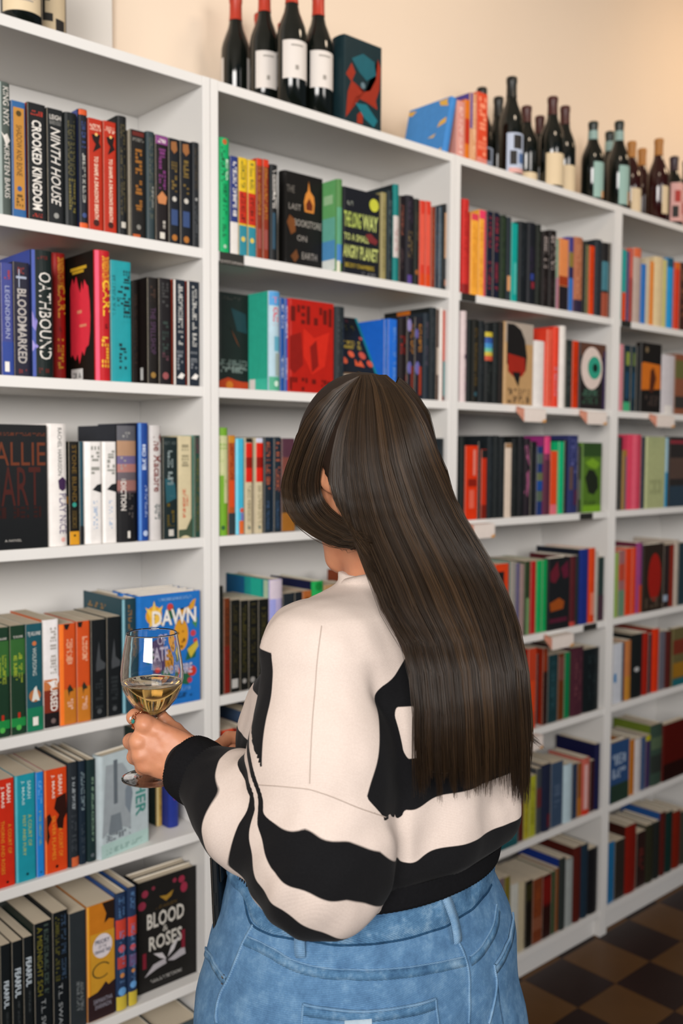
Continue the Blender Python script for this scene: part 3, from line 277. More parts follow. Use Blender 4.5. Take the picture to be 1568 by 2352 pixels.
 (2,3,.1566,.0203,.2253,.161,.012,'p','#1c2730','#1c2730','navy black paperback with copper lettering, beside the cream pair, third shelf, second bookcase',(('s',.8,.95,.2,.85,'#8c4a34'),('s',.43,.77,.2,.85,'#8c4a34'),('s',.03,.33,.3,.75,'#344a66')),(),{}),
 (2,3,.1856,.0204,.2257,.161,.012,'p','#1c2730','#2c3e52','navy black paperback with copper lettering, beside the plum book, third shelf, second bookcase',(('s',.8,.95,.2,.85,'#8c4a34'),('s',.43,.77,.2,.85,'#8c4a34'),('s',.03,.33,.3,.75,'#344a66')),(),{}),
 (2,3,.2089,.0404,.2228,.159,.012,'p','#4a2c38','#4a2c38','plum paperback with ochre foot behind the hair, third shelf, second bookcase',(('b',.4,.8,0,1,'#6c3c34'),('b',0,.2,0,1,'#8c5a20'),('b',.2,.4,0,1,'#3a2c20')),(),{}),
 (2,3,.68,.0486,.2283,.163,.012,'h','#22262a','#22262a','dark charcoal hardcover behind the hair, third shelf, second bookcase',(('s',.2,.9,.25,.75,'#3a3f44'),),(),{}),
 (2,3,.7308,.0476,.2301,.164,.012,'h','#1c2226','#1c2226','black hardcover against the upright behind the hair, third shelf, second bookcase',(('s',.2,.9,.25,.75,'#30363a'),),(),{}),
 (2,4,.0296,.0107,.2502,.177,.012,'h','#181a18','#181a18','slim black hardcover by the bookcase upright, fourth shelf, second bookcase',(('s',.2,.9,.25,.75,'#2e302c'),),(),{}),
 (2,4,.0414,.017,.221,.158,.012,'p','#5c2a12','#5c2a12','rust brown paperback among black books, fourth shelf, second bookcase',(('b',0,.5,0,1,'#6c1c12'),('s',.2,.9,.25,.75,'#3a1c10')),(),{}),
 (2,4,.06,.0257,.2147,.154,.012,'p','#131412','#131412','black boxed volume with olive ornament, beside the rust book, fourth shelf, second bookcase',(('s',.2,.95,.25,.75,'#302c18'),('b',.04,.14,.1,.8,'#a8a6a2')),(),{}),
 (2,4,.0871,.0231,.2109,.151,.012,'p','#131412','#131412','black boxed volume with olive ornament, second, fourth shelf, second bookcase',(('s',.2,.97,.25,.75,'#3c3818'),('c',.1,.5,.25,'#8e8c88',1)),(),{}),
 (2,4,.1115,.0268,.2096,.15,.012,'p','#131412','#131412','black boxed volume with olive ornament, third, fourth shelf, second bookcase',(('s',.2,.97,.25,.75,'#34301a'),('c',.1,.4,.25,'#8e8c88',1)),(),{}),
 (2,4,.1398,.0307,.2087,.15,.012,'p','#131412','#131412','black boxed volume with olive ornament, beside the iridescent book, fourth shelf, second bookcase',(('s',.2,.97,.25,.75,'#38341a'),),(),{}),
 (2,4,.1724,.0381,.2526,.179,.012,'h','#a9a0c4','#1f8c88','iridescent pink and blue hardcover beside black volumes, fourth shelf, second bookcase',(('b',.55,.82,0,.4,'#8c90c8'),('b',.25,.5,.3,1,'#b49ac0'),('b',0,.2,0,1,'#c8746c'),('b',.1,.3,0,1,'#c8a0a4'),('b',.4,.55,0,.5,'#7c9ad0'),('b',.82,1,0,1,'#c0b4c0')),(('b',.7,1,0,.45,'#1a5a86'),('b',.7,1,.6,.85,'#22a08c'),('b',.7,1,.9,1,'#a8bca0')),{'vis':.179}),
 (2,4,.2128,.0351,.2155,.154,.012,'p','#20262c','#20262c','black paperback beside the iridescent book, fourth shelf, second bookcase',(('s',.2,.9,.25,.75,'#353c44'),),(),{}),
 (2,4,.2496,.0235,.2158,.154,.012,'p','#1c2026','#1c2026','black paperback beside the orange brown one, fourth shelf, second bookcase',(('s',.2,.9,.25,.75,'#303640'),),(),{}),
 (2,4,.2748,.0275,.2166,.155,.012,'p','#a05a2c','#a05a2c','orange brown paperback beside the green hardcover, fourth shelf, second bookcase',(('c',.9,.5,.3,'#7c4418',1),),(),{}),
 (2,4,.3044,.0362,.2372,.169,.012,'h','#1f9a4c','#181c3c','emerald green hardcover with navy cover, fourth shelf, second bookcase',(('c',.95,.5,.3,'#127a34',1),),(),{}),
 (2,4,.3426,.0349,.2246,.16,.012,'p','#a8845c','#a8845c','tan paperback beside the emerald hardcover, fourth shelf, second bookcase',(),(),{}),
 (2,5,.0303,.0386,.2137,.153,.012,'p','#bf3c1e','#bf3c1e','orange red paperback beside the upright near the sweater, fifth shelf, second bookcase',(('b',0,1,0,.15,'#7c2010'),('b',.03,.08,0,1,'#c8b4a4')),(),{}),
 (2,5,.0707,.0326,.2119,.152,.012,'h','#6c1a14','#6c1a14','dark red hardcover behind the sweater, fifth shelf, second bookcase',(),(),{}),
 (3,1,.8416,.0295,.2588,.183,.012,'h','#b52a26','#b52a26','tall crimson hardcover by the upright, first shelf, third bookcase',(('s',.3,.9,.25,.75,'#8c1c1c'),('b',0,.1,0,1,'#7c1a1a')),(),{}),
 (3,1,.8815,.0301,.2273,.162,.012,'p','#dc9a36','#c83a44','amber yellow paperback beside the crimson hardcover, first shelf, third bookcase',(('b',.92,1,0,1,'#c83c4c'),('s',.1,.85,.25,.75,'#c9832c')),(),{}),
 (3,1,.9148,.0293,.242,.172,.012,'p','#dc9a36','#dc9a36','amber yellow paperback with hot pink edge, first shelf, third bookcase',(('b',.9,1,0,1,'#d43a5c'),('b',0,1,.7,1,'#cc3c5a'),('s',.1,.85,.1,.6,'#c9832c')),(),{}),
 (3,1,.9481,.0271,.2439,.173,.012,'p','#181c2c','#181c2c','navy paperback with red lettering, beside the pink edged book, first shelf, third bookcase',(('s',.55,.95,.25,.8,'#7c2a34'),('s',.1,.42,.25,.8,'#7c2a34')),(),{}),
 (3,1,.9778,.0275,.2446,.173,.012,'p','#181c2c','#181c2c','navy paperback with red lettering, beside the olive black book, first shelf, third bookcase',(('s',.55,.95,.25,.8,'#7c2a34'),('s',.1,.42,.25,.8,'#7c2a34')),(),{}),
 (3,1,1.008,.0286,.2423,.172,.012,'h','#1f2a1e','#1f2a1e','olive black hardcover beside the navy pair, first shelf, third bookcase',(('s',.2,.95,.25,.75,'#33442c'),),(),{}),
 (3,1,1.0393,.0191,.241,.171,.012,'h','#232a30','#232a30','slate hardcover with peach figure low on spine, first shelf, third bookcase',(('b',.12,.3,.1,1,'#c08a5c'),),(),{}),
 (3,1,1.0604,.0293,.2287,.163,.012,'p','#119088','#119088','bright turquoise paperback, first shelf, third bookcase',(('b',.1,.5,.4,.8,'#4aa8a0'),),(),{}),
 (3,1,1.0925,.0393,.238,.169,.012,'h','#171b1e','#171b1e','black hardcover beside the turquoise paperback, first shelf, third bookcase',(('s',.3,.9,.25,.75,'#262c30'),),(),{}),
 (3,1,1.1345,.0408,.2421,.172,.012,'h','#181a1f','#181a1f','black hardcover with small red and blue mark, first shelf, third bookcase',(('b',.2,.28,.4,.8,'#7c2430'),('b',.3,.38,.3,.7,'#2c3a7c'),('s',.4,.7,.25,.75,'#2c2438')),(),{}),
 (3,1,1.1782,.0227,.2422,.172,.012,'h','#20231f','#20231f','slim dark grey hardcover beside the white script pair, first shelf, third bookcase',(('s',.2,.9,.25,.75,'#353a34'),),(),{}),
 (3,1,1.2067,.0314,.2275,.162,.012,'h','#191413','#191413','black hardcover with white script, beside the slim grey one, first shelf, third bookcase',(('s',.5,.93,.25,.85,'#a89c98'),('s',.1,.4,.25,.75,'#3a3030')),(),{}),
 (3,1,1.2403,.0389,.2355,.167,.012,'h','#191413','#191413','black hardcover with white script, beside the pink green strip, first shelf, third bookcase',(('s',.5,.93,.25,.85,'#a89c98'),('s',.1,.4,.25,.75,'#3a3030')),(),{}),
 (3,1,1.2806,.012,.2144,.153,.012,'p','#6c8a74','#6c8a74','very slim green and pink paperback, first shelf, third bookcase',(('b',0,.45,0,1,'#9c6480'),),(),{}),
 (3,1,1.2947,.0479,.2191,.157,.012,'p','#c97c48','#c97c48','peach orange paperback with dark lower spine, first shelf, third bookcase',(('b',.35,.48,0,1,'#8c3418'),('b',0,.34,0,1,'#201c20')),(),{}),
 (3,1,1.3449,.0245,.2313,.165,.012,'p','#3e3a78','#3e348c','violet topped paperback with gold and blue bands, first shelf, third bookcase',(('b',.6,.8,0,1,'#7c6c34'),('b',0,.45,0,1,'#2f66ac'),('b',.45,.6,0,1,'#28284c')),(),{}),
 (3,1,1.3716,.0471,.235,.167,.012,'h','#9c6044','#9c6044','brown peach hardcover with dark foot, first shelf, third bookcase',(('s',.2,.9,.25,.75,'#b57a5a'),('b',0,.17,0,1,'#2c2438')),(),{}),
 (3,1,1.4219,.0153,.2297,.164,.012,'h','#232722','#232722','slim charcoal hardcover beside brown peach one, first shelf, third bookcase',(),(),{}),
 (3,1,1.4386,.0154,.2189,.156,.012,'p','#5a5a34','#5a5a34','slim olive paperback beside the vermilion one, first shelf, third bookcase',(('s',.2,.9,.25,.75,'#7c6a3c'),),(),{}),
 (3,1,1.4562,.0275,.2194,.157,.012,'p','#c43c10','#c43c10','vermilion paperback beside the charcoal hardcover, first shelf, third bookcase',(('s',.2,.9,.25,.75,'#a8300c'),),(),{}),
 (3,1,1.4869,.0365,.244,.173,.012,'h','#22272c','#22272c','charcoal hardcover beside the vermilion paperback, first shelf, third bookcase',(('s',.2,.9,.25,.75,'#30363c'),),(),{}),
 (3,1,1.5257,.0415,.2399,.17,.012,'h','#1c1a1a','#1c1a1a','black hardcover with blue and brick bands near upright, first shelf, third bookcase',(('b',.36,.75,0,1,'#3c6c78'),('b',0,.33,0,1,'#8c4430')),(),{}),
 (3,1,1.5695,.0089,.2441,.173,.012,'p','#231f1e','#231f1e','very slim black paperback against the upright, first shelf, third bookcase',(),(),{}),
 (3,2,.8421,.0248,.2522,.178,.012,'h','#c8b8b8','#c8b8b8','pale pink hardcover beside the upright, second shelf, third bookcase',(('s',.1,.9,.6,.9,'#a88c98'),('c',.5,.8,.3,'#3c2c44',1)),(),{}),
 (3,2,.8708,.0183,.2311,.165,.012,'h','#181c1c','#181c1c','slim black hardcover beside the pale pink one, second shelf, third bookcase',(),(),{}),
 (3,2,.8911,.0268,.2334,.166,.012,'h','#1a1a16','#1a1a16','black hardcover with dark gold lettering, second shelf, third bookcase',(('s',.2,.9,.3,.75,'#5c4a24'),('c',.1,.5,.25,'#2c4a54',1)),(),{}),
 (3,2,.9199,.0244,.2324,.165,.012,'h','#1c2022','#1c2022','black hardcover between gold and rainbow books, second shelf, third bookcase',(('s',.2,.9,.25,.75,'#34383c'),),(),{}),
 (3,2,.9462,.0353,.2264,.161,.012,'h','#171a1a','#171a1a','black hardcover with rainbow bars, second shelf, third bookcase',(('b',.84,.9,0,1,'#b5a434'),('b',.76,.83,0,1,'#2c4c8c'),('b',.7,.76,0,1,'#3a7cb0'),('b',.65,.7,0,1,'#5ca48c'),('b',.6,.65,0,1,'#b5a43c'),('b',.54,.6,0,1,'#b54c34'),('s',.1,.5,.25,.75,'#2e3230')),(),{}),
 (3,2,.9836,.0259,.2339,.166,.012,'h','#1a1e1e','#1a1e1e','black hardcover beside the rainbow bars, second shelf, third bookcase',(('s',.2,.9,.25,.75,'#262c2c'),),(),{}),
 (3,2,1.0115,.0194,.2378,.169,.012,'h','#201a18','#201a18','brown black hardcover beside the tan display book, second shelf, third bookcase',(('s',.2,.9,.25,.75,'#302824'),),(),{}),
 (3,2,1.0315,.1305,.2405,.025,.006,'f','#a8865c','#a8865c','tan display book with black hair silhouette and red face, second shelf, third bookcase',(('b',.75,1,0,1,'#9c9084'),('p','#1b1918',((.05,.98),(.3,.98),(.55,.92),(.7,.8),(.78,.6),(.74,.42),(.5,.45),(.2,.4),(.05,.5))),('p','#8c2418',((.08,.62),(.7,.58),(.72,.42),(.6,.35),(.3,.34),(.1,.4))),('p','#1b1918',((.25,.4),(.55,.4),(.48,.22),(.36,.3))),('s',.12,.2,.1,.9,'#4a3a2c'),('s',.02,.11,.1,.9,'#4a3a2c')),(),{}),
 (3,2,1.1836,.0572,.1989,.143,.021,'h','#cfcbc8','#cfcbc8','white hardcover below the coral cover, second shelf, third bookcase',(),(),{}),
 (3,2,1.2414,.0276,.2365,.168,.012,'p','#cf5440','#d23c28','coral red paperback beside the white hardcover, second shelf, third bookcase',(('s',.1,.9,.6,.9,'#b8402c'),),(),{}),
 (3,2,1.2713,.0304,.2474,.175,.012,'h','#c83a24','#cc3422','red hardcover beside the coral paperback, second shelf, third bookcase',(('s',.1,.5,.2,.7,'#a87c8c'),),(),{}),
 (3,2,1.3064,.0301,.2529,.179,.012,'h','#d0cbc5','#d0cbc5','white hardcover beside the red one, second shelf, third bookcase',(),(),{}),
 (3,2,1.3396,.0331,.213,.153,.012,'p','#262c2a','#262c2a','charcoal paperback beside the vermilion one, second shelf, third bookcase',(('s',.2,.9,.25,.75,'#3c4440'),),(),{}),
 (3,2,1.3758,.0309,.2126,.152,.012,'p','#b8300c','#b8300c','deep vermilion paperback beside the eyeball book, second shelf, third bookcase',(('s',.2,.9,.25,.75,'#9c280c'),),(),{}),
 (3,2,1.4073,.1414,.2112,.025,.006,'f','#231f1e','#231f1e','black display book with giant green eyeball, second shelf, third bookcase',(('b',.8,1,0,1,'#54382c'),('c',.62,.45,.42,'#c8b8b0',1.15),('c',.63,.55,.26,'#2c8c74',1),('c',.63,.58,.1,'#15251f',1),('s',.2,.3,.1,.7,'#3c5c4c'),('s',.08,.18,.1,.7,'#34503f'),('b',0,.9,.9,1,'#3a2c4c')),(),{}),
 (3,3,.8446,.0229,.2374,.169,.012,'h','#1c201f','#1c201f','black hardcover beside the upright and red book, third shelf, third bookcase',(('s',.2,.9,.25,.75,'#2b302f'),),(),{}),
 (3,3,.8702,.0536,.2112,.151,.012,'p','#c4300f','#c4300f','scarlet paperback with white lettering strip beside hair, third shelf, third bookcase',(('b',.6,.95,.6,.8,'#c87a6c'),('b',.45,.55,.2,.9,'#7c1c10'),('b',.15,.4,.3,.7,'#cc5c48')),(),{}),
 (3,3,.9257,.0119,.2232,.159,.012,'p','#1a1e22','#1a1e22','slim black paperback beside the scarlet one, third shelf, third bookcase',(),(),{}),
 (3,3,.9397,.024,.2008,.145,.012,'p','#b02c14','#b02c14','red paperback with dark top band, third shelf, third bookcase',(('b',.88,1,0,1,'#1c1c1c'),('b',0,.2,0,1,'#6c1c10')),(),{}),
 (3,3,.9664,.0258,.2411,.171,.012,'h','#1c2124','#1c2124','black hardcover beside the red dark topped book, third shelf, third bookcase',(('s',.2,.9,.25,.75,'#2c3236'),),(),{}),
 (3,3,.9943,.0232,.2415,.171,.012,'h','#1d2122','#1d2122','black hardcover second from the red dark topped book, third shelf, third bookcase',(('s',.2,.9,.25,.75,'#2a2f30'),),(),{}),
 (3,3,1.0195,.0257,.2391,.17,.012,'h','#1a1e20','#1a1e20','black hardcover beside the ivory paperback, third shelf, third bookcase',(('s',.2,.9,.25,.75,'#2a2f30'),),(),{}),
 (3,3,1.0473,.0298,.2201,.157,.012,'p','#c8b8a8','#c8b8a8','ivory paperback among black books, third shelf, third bookcase',(('b',.94,1,0,1,'#8c6c4c'),),(),{}),
 (3,3,1.0792,.0272,.2344,.167,.012,'h','#171a1a','#171a1a','black hardcover beside the ivory paperback, far side, third shelf, third bookcase',(('s',.2,.9,.25,.75,'#252a2a'),),(),{}),
 (3,3,1.1085,.0284,.2419,.172,.012,'h','#191a1c','#191a1c','black hardcover beside the pink ribbon book, third shelf, third bookcase',(('s',.2,.9,.25,.75,'#25282a'),),(),{}),
 (3,3,1.139,.0288,.2352,.167,.012,'h','#201a20','#201a20','black hardcover with pink ribbon curve, third shelf, third bookcase',(('p','#8c4c6c',((0,.9),(.3,.92),(.6,.75),(.8,.65),(.6,.66),(.2,.75))),('p','#8c4c6c',((.2,.55),(.6,.6),(.7,.4),(.4,.25),(0,.3),(.3,.42)))),(),{}),
 (3,3,1.17,.0292,.2261,.161,.012,'p','#1a1c1e','#1a1c1e','black paperback beside the blue patched one, third shelf, third bookcase',(('s',.2,.9,.25,.75,'#26282c'),),(),{}),
 (3,3,1.2013,.0296,.212,.152,.012,'p','#1f3262','#1f3262','navy paperback with olive patches, third shelf, third bookcase',(('b',.75,.9,0,1,'#4c5a54'),('b',.5,.62,0,1,'#5c6444'),('b',.2,.35,0,1,'#4c5a4c'),('b',.36,.5,0,1,'#1c4486')),(),{}),
 (3,3,1.2355,.0325,.2433,.173,.012,'h','#6c2c48','#8c2c6c','magenta hardcover over plum, third shelf, third bookcase',(('b',.78,1,0,1,'#c03c6c'),('b',0,.7,0,1,'#4c2434')),(),{}),
 (3,3,1.2758,.0358,.1979,.143,.016,'p','#c8421c','#c8421c','orange paperback fading to pink at foot, third shelf, third bookcase',(('b',0,.15,0,1,'#c86470'),),(),{}),
 (3,3,1.3122,.0278,.2277,.162,.012,'p','#15a06a','#14a468','mint green paperback beside the orange one, third shelf, third bookcase',(),(),{}),
 (3,3,1.3423,.0163,.2329,.166,.012,'p','#1a1c20','#1a1c20','slim black paperback beside the mint green one, third shelf, third bookcase',(),(),{}),
 (3,3,1.3608,.0543,.2483,.176,.012,'h','#2a2f5a','#2a2f5a','indigo patterned hardcover, third shelf, third bookcase',(('s',.5,.95,.25,.75,'#5a5c8c'),('b',.3,.6,.1,.4,'#54403c'),('b',.1,.3,.5,.9,'#4c2440')),(),{}),
 (3,3,1.4174,.0168,.2137,.153,.012,'p','#26282a','#26282a','slim charcoal paperback beside the indigo one, third shelf, third bookcase',(('b',.2,.5,.2,.8,'#5c5c5c'),),(),{}),
 (3,3,1.4348,.1031,.2254,.025,.006,'f','#4a6a22','#4a6a22','leaf green display book with black silhouette, third shelf, third bookcase',(('p','#1e2418',((.1,.5),(.3,.62),(.6,.6),(.8,.5),(.85,.35),(.6,.25),(.3,.28))),('b',.8,1,0,1,'#2c4420'),('p','#6a9224',((.1,.72),(.5,.78),(.9,.7),(.7,.62),(.3,.66))),('b',0,.1,0,1,'#6a9424'),('s',.1,.16,.1,.8,'#2c3c1c')),(),{}),
 (3,4,1.0181,.0646,.2265,.161,.02,'p','#c43a14','#c43a14','orange red paperback emerging from the hair, fourth shelf, third bookcase',(('b',0,.9,.15,.65,'#1f1c1c'),),(),{}),
 (3,4,1.0833,.0215,.2299,.164,.012,'p','#8c8880','#187a74','grey paperback beside the orange red one, fourth shelf, third bookcase',(),(),{}),
 (3,4,1.1074,.0198,.225,.16,.012,'p','#5a5470','#5a5470','lavender grey paperback, fourth shelf, third bookcase',(),(),{}),
 (3,4,1.129,.018,.2193,.157,.012,'p','#8c7470','#8c7470','dusty pink paperback, fourth shelf, third bookcase',(),(),{}),
 (3,4,1.1496,.0276,.2266,.162,.012,'p','#2a3a24','#2a3a24','dark moss paperback, fourth shelf, third bookcase',(('b',0,.5,.3,.8,'#6c8a5c'),),(),{}),
 (3,4,1.1798,.0266,.2254,.161,.012,'p','#a01f1c','#a01f1c','deep red paperback beside the green pair, fourth shelf, third bookcase',(),(),{}),
 (3,4,1.209,.0276,.2249,.16,.012,'p','#11934e','#11934e','kelly green paperback beside the deep red one, fourth shelf, third bookcase',(),(),{}),
 (3,4,1.2386,.024,.2254,.161,.012,'p','#118a4a','#118a4a','kelly green paperback beside the black flower book, fourth shelf, third bookcase',(),(),{}),
 (3,4,1.2633,.1093,.2283,.025,.006,'f','#1b1c1e','#1b1c1e','black display book with crimson blooms and orange band, fourth shelf, third bookcase',(('p','#5c1c28',((.05,.8),(.4,.95),(.5,.75),(.3,.65),(.08,.68))),('p','#541a2c',((.55,.85),(.9,.95),(.95,.72),(.7,.7))),('p','#8c4418',((.05,.38),(.5,.44),(.75,.38),(.7,.28),(.1,.26))),('b',.1,.16,.05,.9,'#4c1c2c')),(),{}),
 (3,4,1.3839,.0314,.2265,.161,.012,'h','#4c1c20','#4c1c20','maroon hardcover beside the black flower book, fourth shelf, third bookcase',(('b',0,.06,0,1,'#a83c34'),),(),{}),
 (3,4,1.4174,.0167,.2269,.162,.012,'h','#22282a','#22282a','slim charcoal hardcover beside the maroon one, fourth shelf, third bookcase',(),(),{}),
 (3,4,1.4369,.0498,.2453,.174,.012,'h','#1a2a70','#1a1e28','ultramarine hardcover, fourth shelf, third bookcase',(),(),{}),
 (3,4,1.4896,.0352,.2461,.174,.012,'h','#bf3c14','#bf3c14','orange hardcover beside the ultramarine one, fourth shelf, third bookcase',(('b',.1,.4,.2,.8,'#c8745c'),),(),{}),
 (3,4,1.527,.0143,.2331,.166,.012,'p','#a8a49c','#a8a49c','slim off white paperback beside orange hardcover, fourth shelf, third bookcase',(),(),{}),
 (3,4,1.5435,.0349,.2125,.152,.012,'p','#1c2e2c','#1c2e2c','dark bottle green paperback by the upright, fourth shelf, third bookcase',(('b',0,.4,0,1,'#3a2430'),),(),{}),
 (3,5,1.1765,.0414,.2516,.178,.012,'p','#a8381f','#8c1c10','brick red paperback emerging from the hair, fifth shelf, third bookcase',(('b',.2,.6,.2,.8,'#c0401c'),),(),{}),
 (3,5,1.2423,.0089,.2227,.159,.03,'p','#22242a','#22242a','black paperback beside the brick red one, fifth shelf, third bookcase',(('s',.2,.9,.25,.75,'#343a3c'),),(),{}),
 (3,5,1.2518,.023,.2428,.172,.012,'p','#7c2c10','#8c2410','rust and black paperback, fifth shelf, third bookcase',(('b',0,.7,0,1,'#2a1614'),),(),{}),
 (3,5,1.2782,.0509,.2175,.156,.012,'p','#1a3438','#1a3438','deep teal paperback beside the rust one, fifth shelf, third bookcase',(('s',.2,.9,.25,.75,'#26444a'),),(),{}),
 (3,5,1.3318,.0316,.2157,.154,.012,'p','#5c3014','#5c3014','cinnamon brown paperback, fifth shelf, third bookcase',(('b',.6,.95,0,1,'#6c4038'),),(),{}),
 (3,5,1.3654,.0299,.2155,.154,.012,'p','#0f6c40','#0f6c40','forest green slim paperback beside cinnamon one, fifth shelf, third bookcase',(),(),{}),
 (3,5,1.4002,.0677,.2246,.16,.012,'h','#43222c','#43222c','mulberry hardcover beside forest green, fifth shelf, third bookcase',(('s',.2,.9,.25,.75,'#5c343a'),),(),{}),
 (3,5,1.4707,.0888,.2104,.151,.012,'h','#141a1c','#141a1c','thick black hardcover at the row end by upright, fifth shelf, third bookcase',(('s',.2,.9,.25,.75,'#202a2c'),),(),{}),
 (3,6,.9917,.1357,.2121,.025,.006,'f','#1e4e54','#1e4e54','dark turquoise display book behind the sweater, sixth shelf, third bookcase',(('s',.1,.2,.2,.9,'#4c7c80'),),(),{}),
 (3,6,1.1376,.0272,.201,.145,.012,'p','#4c1f1c','#4c1f1c','dark red paperback beside the yellow pair, sixth shelf, third bookcase',(),(),{}),
 (3,6,1.1667,.0242,.1973,.142,.012,'p','#9c9424','#9c9424','mustard yellow paperback beside the dark red one, sixth shelf, third bookcase',(('s',.1,.9,.25,.75,'#7c7a20'),),(),{}),
 (3,6,1.1928,.0332,.1938,.14,.012,'p','#9a9c2c','#9a9c2c','mustard yellow paperback beside the grey one, sixth shelf, third bookcase',(('s',.1,.9,.25,.75,'#7c7a20'),),(),{}),
 (3,6,1.2286,.0256,.2109,.151,.012,'p','#3c4044','#3c4044','grey paperback beside the mustard pair, sixth shelf, third bookcase',(('b',.4,.7,0,1,'#5c2c2c'),),(),{}),
 (3,6,1.2568,.0452,.2154,.154,.012,'h','#1f2438','#1f2438','dark navy hardcover with red mark at foot, sixth shelf, third bookcase',(('b',.05,.25,.5,.9,'#5c1c24'),),(),{}),
 (3,6,1.3053,.0631,.2107,.151,.012,'p','#35465c','#35465c','steel blue paperback, sixth shelf, third bookcase',(('s',.3,.8,.25,.75,'#4a5a70'),),(),{}),
 (3,6,1.3719,.0468,.1913,.138,.012,'h','#a8bcc4','#a8bcc4','pale ice blue hardcover, sixth shelf, third bookcase',(),(),{}),
 (3,6,1.4214,.0264,.1841,.134,.012,'p','#26344a','#26344a','slim navy paperback beside ice blue one, sixth shelf, third bookcase',(),(),{}),
 (3,6,1.4499,.0223,.1807,.131,.012,'p','#7c481c','#7c481c','slim ochre brown paperback, sixth shelf, third bookcase',(('b',0,.35,0,1,'#a0601c'),),(),{}),
 (3,6,1.4749,.0443,.1898,.137,.012,'h','#b0584c','#b0584c','rose and white hardcover, sixth shelf, third bookcase',(('b',.1,.9,.2,.6,'#c8a09c'),('b',0,.08,0,1,'#b8301c')),(),{}),
 (3,6,1.5221,.0252,.1738,.127,.012,'p','#33161a','#33161a','slim wine dark paperback, sixth shelf, third bookcase',(),(),{}),
 (3,6,1.5495,.0289,.2248,.16,.012,'h','#191a3c','#15173a','midnight blue hardcover by the upright, sixth shelf, third bookcase',(),(),{}),
 (3,7,1.0452,.0293,.2629,.186,.012,'p','#6a5a60','#6a5a60','mauve grey paperback in bottom row beside the jeans, seventh shelf, third bookcase',(),(),{}),
 (3,7,1.077,.0272,.2599,.184,.012,'p','#6c6224','#6c6224','olive yellow paperback in bottom row, seventh shelf, third bookcase',(),(),{}),
 (3,7,1.1105,.0347,.2273,.162,.012,'p','#b8b8b0','#b8b8b0','white paperback in bottom row beside olive one, seventh shelf, third bookcase',(),(),{}),
 (3,7,1.1477,.0307,.2234,.159,.012,'p','#b0a488','#b0a488','cream paperback in bottom row, seventh shelf, third bookcase',(),(),{}),
 (3,7,1.183,.0345,.2156,.154,.012,'p','#17140f','#17140f','black paperback in bottom row beside the cream one, seventh shelf, third bookcase',(('b',.7,.95,0,1,'#2c2a14'),),(),{}),
 (3,7,1.2202,.0487,.2092,.15,.012,'p','#6c341c','#6c341c','rust paperback in bottom row, seventh shelf, third bookcase',(('b',.2,.4,0,1,'#7c4a34'),('s',.4,.9,.25,.75,'#84411f')),(),{}),
 (3,7,1.2715,.045,.2074,.149,.012,'p','#4c1210','#4c1210','oxblood paperback in bottom row, seventh shelf, third bookcase',(('b',.55,.95,0,1,'#6c1612'),('b',0,.5,0,1,'#2a1210')),(),{}),
 (3,7,1.3192,.0176,.209,.15,.012,'p','#1f3c20','#1f3c20','slim green paperback in bottom row, seventh shelf, third bookcase',(),(),{}),
 (3,7,1.3388,.0178,.212,.152,.012,'p','#70421f','#70421f','slim caramel paperback in bottom row, seventh shelf, third bookcase',(),(),{}),
 (3,7,1.3593,.0337,.2374,.169,.012,'h','#2a302e','#15307c','charcoal hardcover with blue cover in bottom row, seventh shelf, third bookcase',(),(),{}),
 (3,7,1.3951,.0401,.2255,.161,.012,'h','#8c9290','#8c9290','light grey hardcover in bottom row, seventh shelf, third bookcase',(),(),{}),
 (3,7,1.438,.0416,.2523,.179,.012,'h','#4c1a14','#4c1a14','mahogany hardcover in bottom row, seventh shelf, third bookcase',(),(),{}),
 (3,7,1.4824,.0386,.2495,.177,.012,'h','#1c2c3a','#1c2c3a','dark slate blue hardcover in bottom row, seventh shelf, third bookcase',(),(),{}),
 (3,7,1.5231,.0553,.2234,.159,.012,'h','#17171a','#17171a','wide black hardcover in bottom row by the upright, seventh shelf, third bookcase',(),(),{}),
 (4,1,1.6462,.0242,.2343,.167,.012,'p','#1f8c88','#1f8c88','slim teal over orange paperback, first shelf, fourth bookcase',(('b',0,.4,0,1,'#c4401c'),),(),{}),
 (4,1,1.6729,.017,.2325,.165,.012,'p','#3a3060','#3a3060','slim violet paperback, first shelf, fourth bookcase',(),(),{}),
 (4,1,1.6924,.0172,.2452,.174,.012,'p','#b54434','#c4502c','slim coral paperback, first shelf, fourth bookcase',(('b',0,.6,0,1,'#8c2420'),),(),{}),
 (4,1,1.7121,.0469,.2501,.177,.012,'h','#a8968c','#a8968c','stone grey hardcover with coral top, first shelf, fourth bookcase',(('b',.88,1,0,1,'#c4603c'),),(),{}),
 (4,1,1.77,.0275,.204,.147,.015,'p','#1f66b0','#1f66b0','slim azure paperback, first shelf, fourth bookcase',(),(),{}),
 (4,1,1.7982,.0189,.2245,.16,.012,'p','#b8ac94','#b8ac94','slim cream paperback beside the orange one, first shelf, fourth bookcase',(),(),{}),
 (4,1,1.8197,.0231,.2184,.156,.012,'p','#cf7a28','#cf7a28','slim orange paperback, first shelf, fourth bookcase',(),(),{}),
 (4,1,1.8463,.0566,.2386,.169,.012,'h','#c8b48c','#c8b48c','cream hardcover beside the orange paperback, first shelf, fourth bookcase',(),(),{}),
 (4,1,1.9056,.0229,.2365,.168,.012,'p','#b5b06a','#b5b06a','slim pale yellow paperback, first shelf, fourth bookcase',(),(),{}),
 (4,1,1.9321,.0408,.2464,.175,.012,'h','#2484bc','#2484bc','cerulean hardcover with dark top, first shelf, fourth bookcase',(('b',.87,1,0,1,'#1e4c64'),),(),{}),
 (4,1,1.9818,.0352,.2384,.169,.012,'p','#c4381f','#c4381f','poppy red paperback, first shelf, fourth bookcase',(('b',.9,1,0,1,'#c4601c'),),(),{}),
